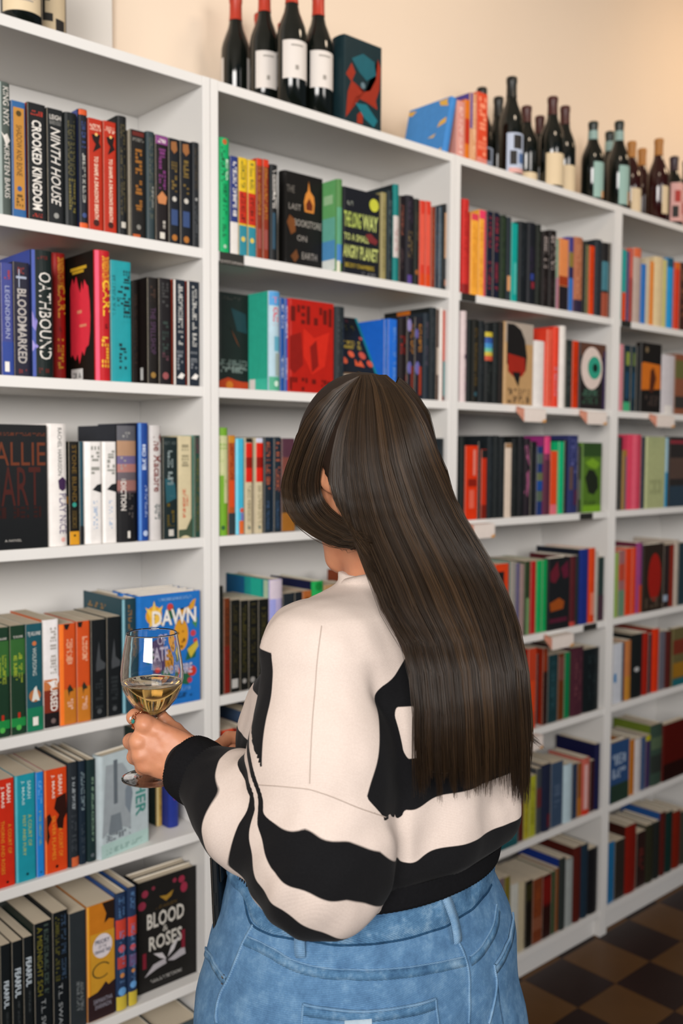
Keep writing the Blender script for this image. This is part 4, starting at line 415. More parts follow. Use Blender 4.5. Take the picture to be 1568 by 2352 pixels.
 (4,1,2.0198,.0444,.2424,.172,.012,'p','#3a221a','#3a221a','umber paperback at the far end, first shelf, fourth bookcase',(('s',.2,.9,.25,.75,'#8c5a3c'),),(),{}),
 (4,2,1.6426,.0223,.2227,.159,.012,'p','#c07c84','#c07c84','slim rose pink paperback, second shelf, fourth bookcase',(),(),{}),
 (4,2,1.6683,.041,.2218,.158,.012,'p','#1a2a34','#1a2a34','dark paperback with mint foot, second shelf, fourth bookcase',(('b',0,.14,0,1,'#3c9a6c'),('b',.7,.9,.3,.8,'#7c8a3c'),('b',.2,.6,.3,.7,'#24445c')),(),{}),
 (4,2,1.7119,.0319,.2216,.158,.012,'p','#1c2c34','#1c2c34','dark teal paperback beside the mint footed one, second shelf, fourth bookcase',(('b',.7,.9,.3,.8,'#5c6a3c'),('b',.2,.6,.3,.7,'#24445c')),(),{}),
 (4,2,1.7464,.0204,.224,.16,.012,'p','#202428','#202428','slim charcoal paperback beside orange scene book, second shelf, fourth bookcase',(),(),{}),
 (4,2,1.7673,.1266,.2385,.025,.006,'f','#1a1714','#1a1714','black display book with orange sunset scene, second shelf, fourth bookcase',(('p','#b8641c',((0,.7),(.1,.72),(.95,.7),(1,.35),(0,.32))),('p','#4a2414',((.45,.6),(.6,.66),(.75,.5),(.6,.3),(.4,.3))),('c',.9,.25,.08,'#6c5c44',1),('s',.1,.25,.1,.9,'#3a302c')),(),{}),
 (4,2,1.9091,.0876,.2071,.149,.012,'h','#b8b4b8','#8c9a9c','silver grey hardcover, second shelf, fourth bookcase',(('b',0,.14,.2,.8,'#d0ccc8'),),(),{}),
 (4,2,2.0017,.0908,.2164,.155,.012,'p','#7a4a34','#7a4a34','russet patterned paperback at far end, second shelf, fourth bookcase',(('b',.6,.9,0,1,'#5c5c34'),('b',.1,.3,0,1,'#33302c')),(),{}),
 (4,3,1.6507,.0205,.2473,.175,.012,'p','#1a2024','#1a2024','slim black paperback by the third upright, third shelf, fourth bookcase',(),(),{}),
 (4,3,1.6738,.0266,.2024,.146,.012,'p','#8c6a2c','#8c6a2c','slim ochre paperback beside the pink hardcover, third shelf, fourth bookcase',(('b',0,.9,.5,1,'#6c5c6c'),),(),{}),
 (4,3,1.7048,.0839,.2561,.181,.012,'h','#c03c54','#c03c54','wide rose pink hardcover, third shelf, fourth bookcase',(('b',0,1,.25,.6,'#d0586c'),),(),{}),
 (4,3,1.7924,.024,.2494,.177,.012,'p','#262a3c','#262a3c','slim indigo black paperback beside the pink hardcover, third shelf, fourth bookcase',(),(),{}),
 (4,3,1.817,.1188,.2503,.03,.006,'f','#9aa074','#9aa074','wide sage green display book, third shelf, fourth bookcase',(('s',.2,.4,.2,.8,'#868c64'),),(),{}),
 (4,3,1.9501,.017,.2488,.176,.012,'p','#2088b4','#2088b4','slim bright blue paperback beside the sage book, third shelf, fourth bookcase',(('b',.5,1,0,1,'#9cc0d0'),),(),{}),
 (4,3,1.9677,.1318,.2526,.025,.006,'f','#2a2624','#2a2624','dark brown display book at far end, third shelf, fourth bookcase',(('b',.9,.95,0,1,'#7c2c34'),('b',.4,.7,0,1,'#4c3c34'),('b',0,.3,0,1,'#2a3844')),(),{}),
 (4,4,1.6443,.0192,.2208,.158,.012,'p','#7c9a44','#7c9a44','slim spring green paperback, fourth shelf, fourth bookcase',(),(),{}),
 (4,4,1.6658,.0387,.2257,.161,.012,'p','#8c5c5c','#b8401c','mixed pastel paperback beside spring green one, fourth shelf, fourth bookcase',(('b',.55,.8,0,1,'#a8402c'),('b',0,.4,0,1,'#5c7c64')),(),{}),
 (4,4,1.7068,.0402,.2315,.165,.012,'p','#c43814','#c43814','flame orange paperback beside the pastel one, fourth shelf, fourth bookcase',(),(),{}),
 (4,4,1.7493,.0244,.2322,.165,.012,'p','#c43a16','#c43a16','flame orange paperback beside the magenta one, fourth shelf, fourth bookcase',(),(),{}),
 (4,4,1.7769,.0358,.2471,.175,.012,'h','#843a6c','#5c1c34','magenta violet hardcover with orange foot, fourth shelf, fourth bookcase',(('b',0,.4,.3,.9,'#b8401f'),('b',.4,1,.7,1,'#4c3a7c')),(),{}),
 (4,4,1.8133,.1304,.238,.025,.006,'f','#2a2018','#2a2018','dark brown display book with red oval, fourth shelf, fourth bookcase',(('c',.5,.55,.33,'#8c1a10',2),('s',.05,.2,.1,.9,'#4c4034')),(),{}),
 (4,4,1.9585,.0692,.2283,.163,.012,'p','#2a201e','#2a201e','black paperback with rust red edge, fourth shelf, fourth bookcase',(('b',0,1,.55,1,'#7c2414'),('b',.1,.2,0,.4,'#8c9aac')),(),{}),
 (4,4,2.0312,.0263,.2426,.172,.012,'h','#a89c90','#a89c90','slim pale stone hardcover, fourth shelf, fourth bookcase',(),(),{}),
 (4,4,2.062,.0532,.2301,.164,.012,'p','#22343a','#22343a','dark lagoon paperback at far end, fourth shelf, fourth bookcase',(),(),{}),
 (4,5,1.6504,.0491,.2064,.148,.012,'p','#b8bcc4','#b8bcc4','pale grey white paperback with blue mark, fifth shelf, fourth bookcase',(('b',.35,.5,0,.3,'#2a74a8'),),(),{}),
 (4,5,1.7026,.0124,.2052,.147,.012,'p','#22344c','#22344c','very slim navy paperback, fifth shelf, fourth bookcase',(),(),{}),
 (4,5,1.7172,.038,.2085,.15,.012,'h','#a8683a','#a8683a','tan orange hardcover beside slim navy one, fifth shelf, fourth bookcase',(('b',0,.4,0,1,'#a8742c'),),(),{}),
 (4,5,1.7583,.0708,.2234,.159,.012,'h','#191c1c','#191c1c','black hardcover with white oval mark, fifth shelf, fourth bookcase',(('c',.45,.4,.2,'#a8a8a8',.6),),(),{}),
 (4,5,1.8323,.0355,.2221,.159,.012,'h','#8c1c10','#5c1410','ruby hardcover, fifth shelf, fourth bookcase',(),(),{}),
 (4,5,1.8709,.0211,.2136,.153,.012,'p','#33242c','#33242c','slim aubergine paperback, fifth shelf, fourth bookcase',(),(),{}),
 (4,5,1.8953,.0435,.2282,.163,.012,'h','#bf2f10','#7c1c10','bright red orange hardcover, fifth shelf, fourth bookcase',(),(),{}),
 (4,5,1.9429,.0406,.2131,.153,.012,'p','#5c5a64','#5c5a64','pewter paperback, fifth shelf, fourth bookcase',(),(),{}),
 (4,5,1.9868,.0399,.2098,.15,.012,'h','#4a1c18','#4a1c18','chestnut hardcover, fifth shelf, fourth bookcase',(),(),{}),
 (4,5,2.0273,.1015,.2148,.025,.006,'f','#5c5434','#5c5434','olive display book with red and ochre bands at far end, fifth shelf, fourth bookcase',(('b',.55,.8,0,1,'#6c2c1c'),('b',.15,.4,0,1,'#8c641c'),('b',0,.12,0,1,'#1c5c64')),(),{}),
 (4,6,1.6345,.1128,.2112,.025,.006,'f','#28446c','#28446c','denim blue display book with white lettering, sixth shelf, fourth bookcase',(('s',.62,.8,.1,.8,'#8c9cb0'),('s',.4,.56,.1,.8,'#8c9cb0'),('b',0,.3,0,1,'#24362c')),(),{}),
 (4,6,1.7625,.0312,.197,.142,.012,'p','#a8641c','#a8641c','saffron paperback beside the denim blue book, sixth shelf, fourth bookcase',(),(),{}),
 (4,6,1.7961,.0402,.1932,.14,.012,'h','#b4b0b0','#b4b0b0','white hardcover beside the saffron one, sixth shelf, fourth bookcase',(),(),{}),
 (4,6,1.8403,.0227,.1919,.139,.012,'p','#24446c','#24446c','slim blue paperback beside the white one, sixth shelf, fourth bookcase',(),(),{}),
 (4,6,1.8662,.0317,.1931,.139,.012,'p','#3a2c50','#3a2c50','slim purple paperback, sixth shelf, fourth bookcase',(('b',.9,1,0,1,'#a8a020'),),(),{}),
 (4,6,1.902,.077,.2219,.158,.012,'h','#33443a','#5c6c24','wide sea green hardcover, sixth shelf, fourth bookcase',(('b',.2,.5,0,1,'#2a302c'),('b',.6,.8,0,1,'#4a5a44')),(),{}),
 (4,6,1.98,.1675,.2112,.03,.006,'f','#4a100a','#4a100a','dark red display book at far end, sixth shelf, fourth bookcase',(('b',0,.3,0,1,'#220d0a'),),(),{}),
 (4,7,1.6365,.0443,.2158,.154,.012,'p','#1f608c','#1f608c','ocean blue paperback in bottom row, seventh shelf, fourth bookcase',(),(),{}),
 (4,7,1.6839,.0634,.2083,.149,.012,'p','#2a2622','#2a2622','dark umber paperback in bottom row, seventh shelf, fourth bookcase',(),(),{}),
 (4,7,1.7512,.0668,.2434,.173,.012,'h','#74180f','#33140f','tall red hardcover in bottom row, seventh shelf, fourth bookcase',(),(),{}),
 (4,7,1.822,.0608,.2016,.145,.012,'p','#2a1a18','#2a1a18','dark brown paperback in bottom row, seventh shelf, fourth bookcase',(('s',.3,.7,.25,.75,'#5c2420'),),(),{}),
 (4,7,1.886,.0498,.2115,.152,.012,'h','#28281c','#28281c','dark olive hardcover in bottom row, seventh shelf, fourth bookcase',(),(),{}),
 (4,7,1.9391,.0408,.2111,.151,.012,'h','#1f2220','#1f2220','black hardcover in bottom row beside olive one, seventh shelf, fourth bookcase',(),(),{}),
 (4,7,1.9824,.036,.2353,.167,.012,'h','#4a1a16','#204a84','russet hardcover in bottom row, seventh shelf, fourth bookcase',(),(),{}),
 (4,7,2.0208,.0487,.2266,.162,.012,'h','#122a26','#122a26','bottle green hardcover in bottom row, seventh shelf, fourth bookcase',(),(),{}),
 (4,7,2.0729,.0535,.2154,.154,.012,'h','#6c1c0f','#6c1c0f','cardinal red hardcover in bottom row, seventh shelf, fourth bookcase',(),(),{}),
 (4,7,2.1298,.0575,.2032,.146,.012,'h','#33342c','#33342c','grey olive hardcover in bottom row at far end, seventh shelf, fourth bookcase',(),(),{}),
)
# ------------------------------------------------------------------ the setting
BOOKW = .80
SZ = {1: 2.0904, 2: 1.7901, 3: 1.4568, 4: 1.0915, 5: .7932, 6: .447, 7: .0919}
ORD = ['', 'first', 'second', 'third', 'fourth', 'fifth', 'sixth', 'seventh']
M_white = mat('white_melamine', lin('#d2d0cd'), .42, .3, build=mottle(lin('#cfcdca'), lin('#d7d5d2'), 3, .03, 300))
M_wall = mat('warm_plaster', lin('#dccab6'), .9, .1, build=mottle(lin('#d8c5b0'), lin('#e0cfbc'), 1.3, .12, 260))
M_pillar = mat('white_plaster', lin('#d2cdc6'), .9, .1, build=mottle(lin('#cdc8c2'), lin('#d6d2cc'), 1.3, .12, 260))
M_ceil = mat('ceiling_paint', lin('#d8d2c8'), .95, .1)
tag(mesh('wall_back', *boxvf(-3.2, 4.8, .312, .42, 0, 3.5), M_wall), kind='structure')
tag(mesh('trim_1', *boxvf(-3.2, -.078, .288, .3115, 2.4, 3.5), M_pillar), kind='structure')
tag(mesh('ceiling', *boxvf(-7, 8, -3.2, .312, 3.5, 3.6), M_ceil), kind='structure')

def checker(nt, b):
    tc = nd(nt, 'ShaderNodeTexCoord'); ck = nd(nt, 'ShaderNodeTexChecker', i_Scale=5.0)
    mp = nd(nt, 'ShaderNodeMapping'); mp.inputs['Location'].default_value = (.03, 0, .1)
    ck.inputs['Color1'].default_value = lin('#22140f'); ck.inputs['Color2'].default_value = lin('#573a1b')
    nt.links.new(tc.outputs['Object'], mp.inputs[0]); nt.links.new(mp.outputs[0], ck.inputs[0]); nt.links.new(ck.outputs[0], b.inputs['Base Color'])
M_floor = mat('checkered_linoleum', lin('#3a2a1c'), .5, .3, build=checker)
M_td = mat('dark_tile', lin('#22140f'), .42, .3, build=mottle(lin('#1f120e'), lin('#2a1813'), 9, .05, 200))
M_tl = mat('ochre_tile', lin('#573a1b'), .42, .3, build=mottle(lin('#503518'), lin('#5e4020'), 9, .05, 200))
floor = tag(mesh('floor', *boxvf(-7, 8, -9, .312, -.05, -.002), M_floor), kind='structure')
_bm = bmesh.new(); V, F = boxvf(.0006, .1994, .0006, .1994, -.006, 0); _vs = [_bm.verts.new(v) for v in V]
for f in F: _bm.faces.new([_vs[i] for i in f])
bmesh.ops.bevel(_bm, geom=_bm.edges[:], offset=.0008, segments=1, affect='EDGES')
_td = bpy.data.meshes.new('tile'); _bm.to_mesh(_td); _bm.free(); _tl = _td.copy(); _td.materials.append(M_td); _tl.materials.append(M_tl)
for i in range(-5, 16):
    for j in range(-10, 1):
        link('tile', _td if (i+j) % 2 else _tl, None, floor, loc=(.17+.2*i, -.195+.2*j, 0))

# ------------------------------------------------------------------ bookcases
CASE = ['', 'first bookcase of the row, behind the wine glass', 'second bookcase of the row, behind the head, under red capped bottles',
        'third bookcase of the row, under the blue and orange books', 'fourth bookcase of the row, at its far end above the checkered floor']
def bookcase(n):
    x0 = (n-2)*.8+.0008; x1 = (n-1)*.8-.0008; c = empty('bookcase', ((x0+x1)/2, .14, 0)); ox = (x0+x1)/2
    tag(c, 'tall white '+CASE[n], 'bookcase', 'white bookcases in a row')
    P = lambda nm, a, b, y0, y1, z0, z1: bevbox(nm, a-ox, b-ox, y0-.14, y1-.14, z0, z1, M_white, c, .0012)
    P('side_panel', x0, x0+.0195, 0, .28, 0, 2.4575); P('side_panel', x1-.0195, x1, 0, .28, 0, 2.4575)
    a, b = x0+.0196, x1-.0196
    P('top_panel', a, b, .001, .28, 2.4355, 2.4572)
    for r in range(1, 8): P('shelf', a, b, .002, .272, SZ[r]-.022, SZ[r])
    P('back_panel', a, b, .2725, .2795, .02, 2.435); P('plinth', a, b, .022, .036, .0, .0695)
    return c
for n in range(1, 5): bookcase(n)
SHELF_IN = {n: ((n-2)*.8+.021, (n-1)*.8-.021) for n in range(1, 5)}

# ------------------------------------------------------------------ books
def vcol(rough, spec, grain):
    def f(nt, b):
        at = nd(nt, 'ShaderNodeAttribute', attribute_name='Col'); tc = nd(nt, 'ShaderNodeTexCoord')
        n = nd(nt, 'ShaderNodeTexNoise', i_Scale=60, i_Detail=3); nt.links.new(tc.outputs['Object'], n.inputs['Vector'])
        mr = nd(nt, 'ShaderNodeMapRange'); mr.inputs[3].default_value = 1-grain; mr.inputs[4].default_value = 1+grain
        nt.links.new(n.outputs['Fac'], mr.inputs[0])
        mx = nd(nt, 'ShaderNodeVectorMath', operation='SCALE'); nt.links.new(at.outputs['Color'], mx.inputs[0]); nt.links.new(mr.outputs[0], mx.inputs['Scale'])
        nt.links.new(mx.outputs[0], b.inputs['Base Color'])
    return f
M_cover = mat('printed_cover', rough=.4, spec=.14, build=vcol(.42, .35, .12))
M_print = mat('cover_print', rough=.4, spec=.14, build=vcol(.42, .35, .1))
def pagelines(nt, b):
    tc = nd(nt, 'ShaderNodeTexCoord'); w = nd(nt, 'ShaderNodeTexWave', i_Scale=420, i_Distortion=1.5); w.bands_direction = 'X'
    nt.links.new(tc.outputs['Object'], w.inputs['Vector'])
    r = nd(nt, 'ShaderNodeMix', data_type='RGBA'); r.inputs[6].default_value = lin('#b9ab94'); r.inputs[7].default_value = lin('#d6cab6')
    nt.links.new(w.outputs['Fac'], r.inputs[0]); nt.links.new(r.outputs[2], b.inputs['Base Color'])
M_page = mat('page_block', rough=.85, spec=.15, build=pagelines)

def book_cover(t, w, h, hard, col, cov, edge=None):
    th = .0024 if hard else .0006
    if t < .012: th = min(th, t*.12)
    bul = min(.0045, t*.14) if hard else .0004
    out = [(t, w), (t, .005), (t-.0012, .0012)]
    for k in range(1, 6):
        x = t-.0012-(t-.0024)*k/6; out.append((x, .0008-bul*(1-(2*x/t-1)**2)))
    out += [(.0012, .0012), (0, .005), (0, w)]
    inn = [(t-th, w), (t-th, .006), (t-th-.0004, th+.001)]+[(t/2, th+.0012)]*5+[(th+.0004, th+.001), (th, .006), (th, w)]
    n = len(out); V = []; F = []; C = []; ins = lin('#cfc8bb')
    for z in (0, h):
        for p in out: V.append((p[0], p[1], z))
        for p in inn: V.append((p[0], p[1], z))
    for i in range(n-1):
        F.append((i+1, i, 2*n+i, 2*n+i+1)); C.append(lin(col) if i < n-2 else lin(cov))
        if i == 0 and edge: C[-1] = lin(edge)
        F.append((n+i, n+i+1, 3*n+i+1, 3*n+i)); C.append(ins)
        c = lin(col) if i < n-2 else lin(cov)
        F.append((2*n+i, 3*n+i, 3*n+i+1, 2*n+i+1)); C.append(c); F.append((i, i+1, n+i+1, n+i)); C.append(c)
    F.append((0, n, 3*n, 2*n)); C.append(lin(col)); F.append((n-1, 3*n-1, 4*n-1, 2*n-1)); C.append(lin(cov))
    return V, F, C, bul
def art_mesh(arts, mp, W, H, P, T, rnd, base=.00022):
    """print on one face: mp(u, v, off) -> point; W, H metres across and up; P patches, T lettering"""
    k = 0
    for a in arts:
        k += 1; off = base+.00007*k
        if a[0] == 'b':
            _, v0, v1, u0, u1, c = a
            if u1-u0 < .005: continue
            n = max(1, int(round(6*(u1-u0)))); V = []; F = []
            for i in range(n+1):
                u = u0+(u1-u0)*i/n; V += [mp(u, v0, off), mp(u, v1, off)]
            for i in range(n): F.append((2*i, 2*i+2, 2*i+3, 2*i+1))
            P.add(V, F, lin(c))
        elif a[0] == 'c':
            _, v, u, r, c, e = a; R = r*W; V = [mp(u, v, off)]; n = 20
            for i in range(n):
                t = 2*math.pi*i/n; V.append(mp(min(1, max(0, u+R*math.cos(t)/W)), v+R*e*math.sin(t)/H, off))
            P.add(V, [(0, 1+i, 1+(i+1) % n) for i in range(n)], lin(c))
        elif a[0] == 'r':
            _, v, u, r, wd, c = a; n = 28; V = []
            for i in range(n):
                t = .5+5.0*i/(n-1)
                for q in (r, r-wd*.5): V.append(mp(u+q*math.cos(t), v+q*.62*W/H*math.sin(t)*1.3, off))
            P.add(V, [(2*i, 2*i+1, 2*i+3, 2*i+2) for i in range(n-1)], lin(c))
        elif a[0] == 'p':
            pts = a[2]; V = [mp(min(1, max(0, u)), v, off) for u, v in pts]; cu = sum(p[0] for p in pts)/len(pts); cv = sum(p[1] for p in pts)/len(pts)
            V = [mp(min(1, max(0, cu)), cv, off)]+V; n = len(pts)
            F = [(0, 1+i, 1+(i+1) % n) for i in range(n)]; P.add(V, F, lin(a[1]))
        elif a[0] in 'th':
            _, s, v0, v1, u0, u1, c, st = a; G, F = glyphs(s, st)
            if a[0] == 't': V = [mp(u0+b*(u1-u0), v1-x*(v1-v0), off) for x, b in G]
            else: V = [mp(u0+x*(u1-u0), v0+b*(v1-v0), off) for x, b in G]
            T.add(V, F, lin(c))
        elif a[0] == 's':
            _, v0, v1, u0, u1, c = a; vert = (v1-v0)*H > (u1-u0)*W
            L = (v1-v0)*H if vert else (u1-u0)*W; B = (u1-u0)*W if vert else (v1-v0)*H
            s = 0.
            while s < L:
                wl = B*rnd.uniform(.25, .6); wl = max(.0012, min(wl, L*.3))
                if rnd.random() > .16:
                    a0, a1 = s/L, min(1, (s+wl*.72)/L)
                    for lo, hi in rnd.choice([((0, 1),), ((0, .28), (.72, 1)), ((0, .4),), ((.6, 1),), ((.1, .9),), ((0, .22), (.4, .6), (.8, 1))]):
                        if vert: q = [(u0+lo*(u1-u0), v1-a1*(v1-v0)), (u0+hi*(u1-u0), v1-a1*(v1-v0)), (u0+hi*(u1-u0), v1-a0*(v1-v0)), (u0+lo*(u1-u0), v1-a0*(v1-v0))]
                        else: q = [(u0+a0*(u1-u0), v0+lo*(v1-v0)), (u0+a1*(u1-u0), v0+lo*(v1-v0)), (u0+a1*(u1-u0), v0+hi*(v1-v0)), (u0+a0*(u1-u0), v0+hi*(v1-v0))]
                        P.add([mp(u, v, off) for u, v in q], [(0, 1, 2, 3)], lin(c))
                s += wl
def make_book(x0, t, h, w, Y, z0, kind, col, cov, label, art, L, ex, group):
    rnd = random.Random(label); face = kind == 'f'; hard = kind in 'hf'
    bt, bw = (w, t) if face else (t, w)
    root = empty('hardcover_book' if hard else 'paperback_book')
    tag(root, label, 'book', group)
    V, F, C, bul = book_cover(bt, bw, h, hard, col, cov, ex.get('edge'))
    me = mesh('cover', V, F, M_cover, root); paint(me.data, C)
    th = .0026 if hard else .0007
    if bt < .012: th = min(th, bt*.14)
    g = .0032 if hard else .0
    pz = .0005 if not hard else g
    mesh('pages', *boxvf(th, bt-th, th+.0016, bw-(.004 if hard else .0004), pz, h-(g if hard else .0006)), M_page, root)
    P, T = MB(), MB()
    if face:
        art_mesh(art, lambda u, v, o: (bt+o, u*bw, v*h), bw, h, P, T, rnd)
    else:
        sy = lambda x: .0008-bul*(1-(2*x/bt-1)**2) if .0012 < x < bt-.0012 else .0012
        def mp(u, v, o):
            x = .0006+u*(bt-.0012); return (x, sy(x)-o-.0001, .001+v*(h-.002))
        art_mesh(art, mp, bt, h, P, T, rnd)
        if L:
            vis = ex.get('vis', bw)
            art_mesh(L, lambda u, v, o: (-o, .006+(vis-.006)*(1-u), .002+v*(h-.004)), vis, h, P, T, rnd)
    if P.V: P.build('cover_print', M_print, root)['kind'] = 'stuff'
    if T.V: T.build('lettering', M_print, root)['kind'] = 'stuff'
    if face:
        root.location = (x0, Y+bt, z0); root.rotation_euler = (0, 0, -math.pi/2)
    else: root.location = (x0, Y, z0)
    return root
def copy_tree(o, parent=None):
    c = o.copy(); COL.objects.link(c); c.parent = parent
    for ch in o.children: copy_tree(ch, c)
    return c
for bk in BOOKS:      # cut every outline once while the scene is small
    for a in bk[11]+bk[12]:
        if a[0] in 'th': glyphs(a[1], a[7])
for bk in BOOKS:
    bay, r, x0, t, h, w, Y, kind, col, cov, label, art, L, ex = bk
    grp = 'books on the %s shelf of the %s bookcase' % (ORD[r], ORD[bay])
    o = make_book(x0, t, h, w, Y, SZ[r]+.0003, kind, col, cov, label, art, L, ex, grp)
    if 'rot' in ex:
        a = math.radians(ex['rot']); o.rotation_euler = (0, 0, -math.pi/2-a)
        o.location = (x0+w*math.sin(-a)*0, Y+w*math.cos(a)+.003, SZ[r]+.0003)
    if 'lean' in ex:
        a = math.radians(ex['lean']); o.location = (x0, .035+w, SZ[r]+.052)
        o.rotation_euler = (Matrix.Rotation(-a, 3, 'X') @ Matrix.Rotation(-math.pi/2, 3, 'Z')).to_euler()
    for k in range(ex.get('stack', 0)):
        c = copy_tree(o); c.location = (x0-.004*(k % 2), Y+w*(k+2)+.001*(k+1), SZ[r]+.0003)
        c['label'] = ('copy of the blue jaguar book standing behind it, %s in the stack' % ORD[k+2]) if bay == 1 and r == 4 else 'copy of the black rose book standing just behind it'

# plain books filling the shelves the woman hides
HID = [('maroon', '#4a1c20'), ('navy', '#1c2640'), ('charcoal', '#24282b'), ('forest green', '#1d3a2a'), ('rust', '#7c3a20'), ('black', '#15171a'), ('cream', '#b8ab92'), ('plum', '#3e2438'), ('teal', '#1d4f56'), ('ochre', '#8c6424'), ('brick red', '#8c3020'), ('slate blue', '#3a4c66')]
for r, xa, xb in ((3, .36, .64), (4, .41, .74), (5, .115, .72), (6, .05, .70), (7, .06, .74)):
    rn = random.Random(r*7); x = xa; cols = HID[:]; rn.shuffle(cols)
    for nm, c in cols:
        t = rn.uniform(.022, .044); h = rn.uniform(.205, .245)
        if x+t > xb: break
        make_book(x, t, h, .66*h+.012, .012, SZ[r]+.0003, rn.choice('ph'), c, c, 'plain %s book behind the woman, %s shelf, second bookcase' % (nm, ORD[r]), (('s', .2, .85, .3, .7, '#7a7468'),), (), {}, 'books on the %s shelf of the second bookcase' % ORD[r]); x += t+.0008
# ------------------------------------------------------------------ bottles and books on top of the bookcases
TOPZ = 2.4577
M_dark_glass = mat('dark_bottle_glass', lin('#0c100d'), .08, .6)
M_wineglassred = mat('red_wine_bottle_glass', lin('#2a0d0c'), .08, .6)
def lab_mat(name, c): return mat(name, lin(c), .6, .25, build=mottle(lin(c, .95), lin(c), 30, .03, 400))
def bottle(x, y, h, label, cap, lab, az, half, glass, group, capname='capsule', lz=(.2, .52), art=None, band=None, r=.0362):
    o = empty('wine_bottle', (x, y, TOPZ)); tag(o, label, 'bottle', group)
    s = h/.305; nk = .0142
    prof = [(.0, .004), (.02, .003), (r-.004, 0), (r, .004), (r, .165*s), (r*.985, .178*s), (r*.9, .192*s), (r*.72, .21*s), (r*.54, .226*s), (nk+.0015, .243*s), (nk, .255*s), (nk-.0006, .285*s), (nk+.001, .292*s), (nk+.001, h-.004), (nk-.003, h-.001), (0, h-.001)]
    V, F = lathe(prof, 28); mesh('glass_body', V, F, glass, o, True)
    V, F = lathe([(nk+.0022, .246*s), (nk+.0012, .258*s), (nk+.0008, .285*s), (nk+.0022, .29*s), (nk+.0022, h-.002), (nk, h+.0006), (0, h+.001)], 24); mesh(capname, V, F, cap, o, True)
    if band is not None:
        V, F = lathe([(nk+.0026, .24*s), (nk+.0015, .262*s), (nk+.0015, .272*s)], 24); mesh('neck_band', V, F, band, o, True)
    def arc(nm, z0, z1, a0, a1, m, off):
        n = 18; V = []; F = []
        for i in range(n+1):
            a = a0+(a1-a0)*i/n
            for z in (z0, z1): V.append(((r+off)*math.cos(a), (r+off)*math.sin(a), z))
        for i in range(n): F.append((2*i, 2*i+2, 2*i+3, 2*i+1))
        return mesh(nm, V, F, m, lb if nm != 'label' else o, True)
    lb = None
    if lab is not None:
        a = math.radians(az); q = math.radians(half)
        lb = arc('label', h*lz[0], h*lz[1], a-q, a+q, lab, .0005)
        for (t0, t1, u0, u1, m) in (art or []): arc('label_print', h*(lz[0]+(lz[1]-lz[0])*t0), h*(lz[0]+(lz[1]-lz[0])*t1), a-q+2*q*u0, a-q+2*q*u1, m, .0009)
    return o
C_red = mat('red_capsule', lin('#a8301c'), .4, .4, build=mottle(lin('#a02a18'), lin('#b0361f'), 40, .05, 300))
C_blk = mat('black_capsule', lin('#101312'), .35, .4); C_wine = mat('oxblood_capsule', lin('#3c1513'), .4, .4)
C_teal = mat('black_teal_capsule', lin('#16211f'), .35, .4); C_tan = mat('amber_wax_capsule', lin('#a06c34'), .5, .3); C_plum = mat('plum_capsule', lin('#2a1822'), .4, .4)
L_wht = lab_mat('white_label', '#cfc8c2'); L_crm = lab_mat('cream_label', '#cbb898'); L_teal = lab_mat('sea_green_label', '#8aa8a0')
L_grey = mat('grey_label_ink', lin('#8d8780'), .7); L_ink = mat('black_label_ink', lin('#1d1b1a'), .7); L_peach = lab_mat('peach_label', '#c49468')
L_blue = lab_mat('pale_blue_label', '#a9b4c8'); L_pink = lab_mat('pink_label', '#c99a94'); L_redi = mat('red_label_ink', lin('#9c2f28'), .7)
B_pale = mat('silver_neck_band', lin('#7f9a96'), .4)
g1 = 'cream labelled bottles on the first bookcase'; g2 = 'red capped bottles on the second bookcase'; g3 = 'bottles on the third bookcase'; g4 = 'bottles on the fourth bookcase'
bottle(-.398, .06, .305, 'dark bottle with wide cream label at the front edge of first bookcase', C_blk, L_crm, -112, 62, M_dark_glass, g1, lz=(.09, .5), art=[(.2, .23, .25, .8, L_grey), (.15, .17, .3, .75, L_grey)], r=.039)
bottle(-.311, .135, .305, 'dark bottle with cream label and black twig drawing on first bookcase', C_blk, L_crm, -120, 70, M_dark_glass, g1, lz=(.03, .55), art=[(.35, .8, .42, .5, L_ink), (.3, .4, .45, .66, L_ink), (.55, .62, .3, .6, L_ink), (.0, .35, .72, .95, L_ink)], r=.039)
tl = [(.84, .88, .3, .72, L_grey), (.22, .34, .44, .56, L_grey)]
bottle(.222, .216, .312, 'red capped bottle showing two label edges, next to bookcase corner', C_red, L_wht, 52, 128, M_dark_glass, g2, art=[], lz=(.2, .5))
bottle(.247, .132, .312, 'red capped bottle with half hidden white label behind its neighbour', C_red, L_wht, -112, 50, M_dark_glass, g2, art=tl, lz=(.2, .48))
bottle(.270, .055, .314, 'red capped bottle with large white label, foremost on second bookcase', C_red, L_wht, -108, 56, M_dark_glass, g2, art=tl, lz=(.225, .505))
bottle(.357, .06, .312, 'red capped bottle with white label beside the teal patterned book', C_red, L_wht, -104, 58, M_dark_glass, g2, art=tl, lz=(.23, .51))
bottle(.314, .237, .302, 'red capped bottle at the back between two white labels', C_red, None, 0, 0, M_dark_glass, g2)
bottle(.392, .24, .302, 'red capped bottle at the back, only its cap showing', C_red, None, 0, 0, M_dark_glass, g2)
ba = [(.6, .95, .3, .7, L_ink), (.2, .55, .15, .45, L_ink), (.25, .5, .55, .85, mat('blue_label_ink', lin('#3d5a86'), .7)), (.0, .12, .1, .9, L_pink)]
bottle(1.165, .222, .325, 'black capped bottle just behind the orange spine books', C_blk, L_blue, -105, 50, M_dark_glass, g3, lz=(.1, .42), art=ba)
bottle(1.121, .07, .304, 'black capped bottle with blue and white picture label', C_blk, L_blue, -105, 55, M_dark_glass, g3, lz=(.06, .44), art=ba)
bottle(1.25, .225, .318, 'black capped bottle standing behind the picture label bottle', C_blk, None, 0, 0, M_dark_glass, g3)
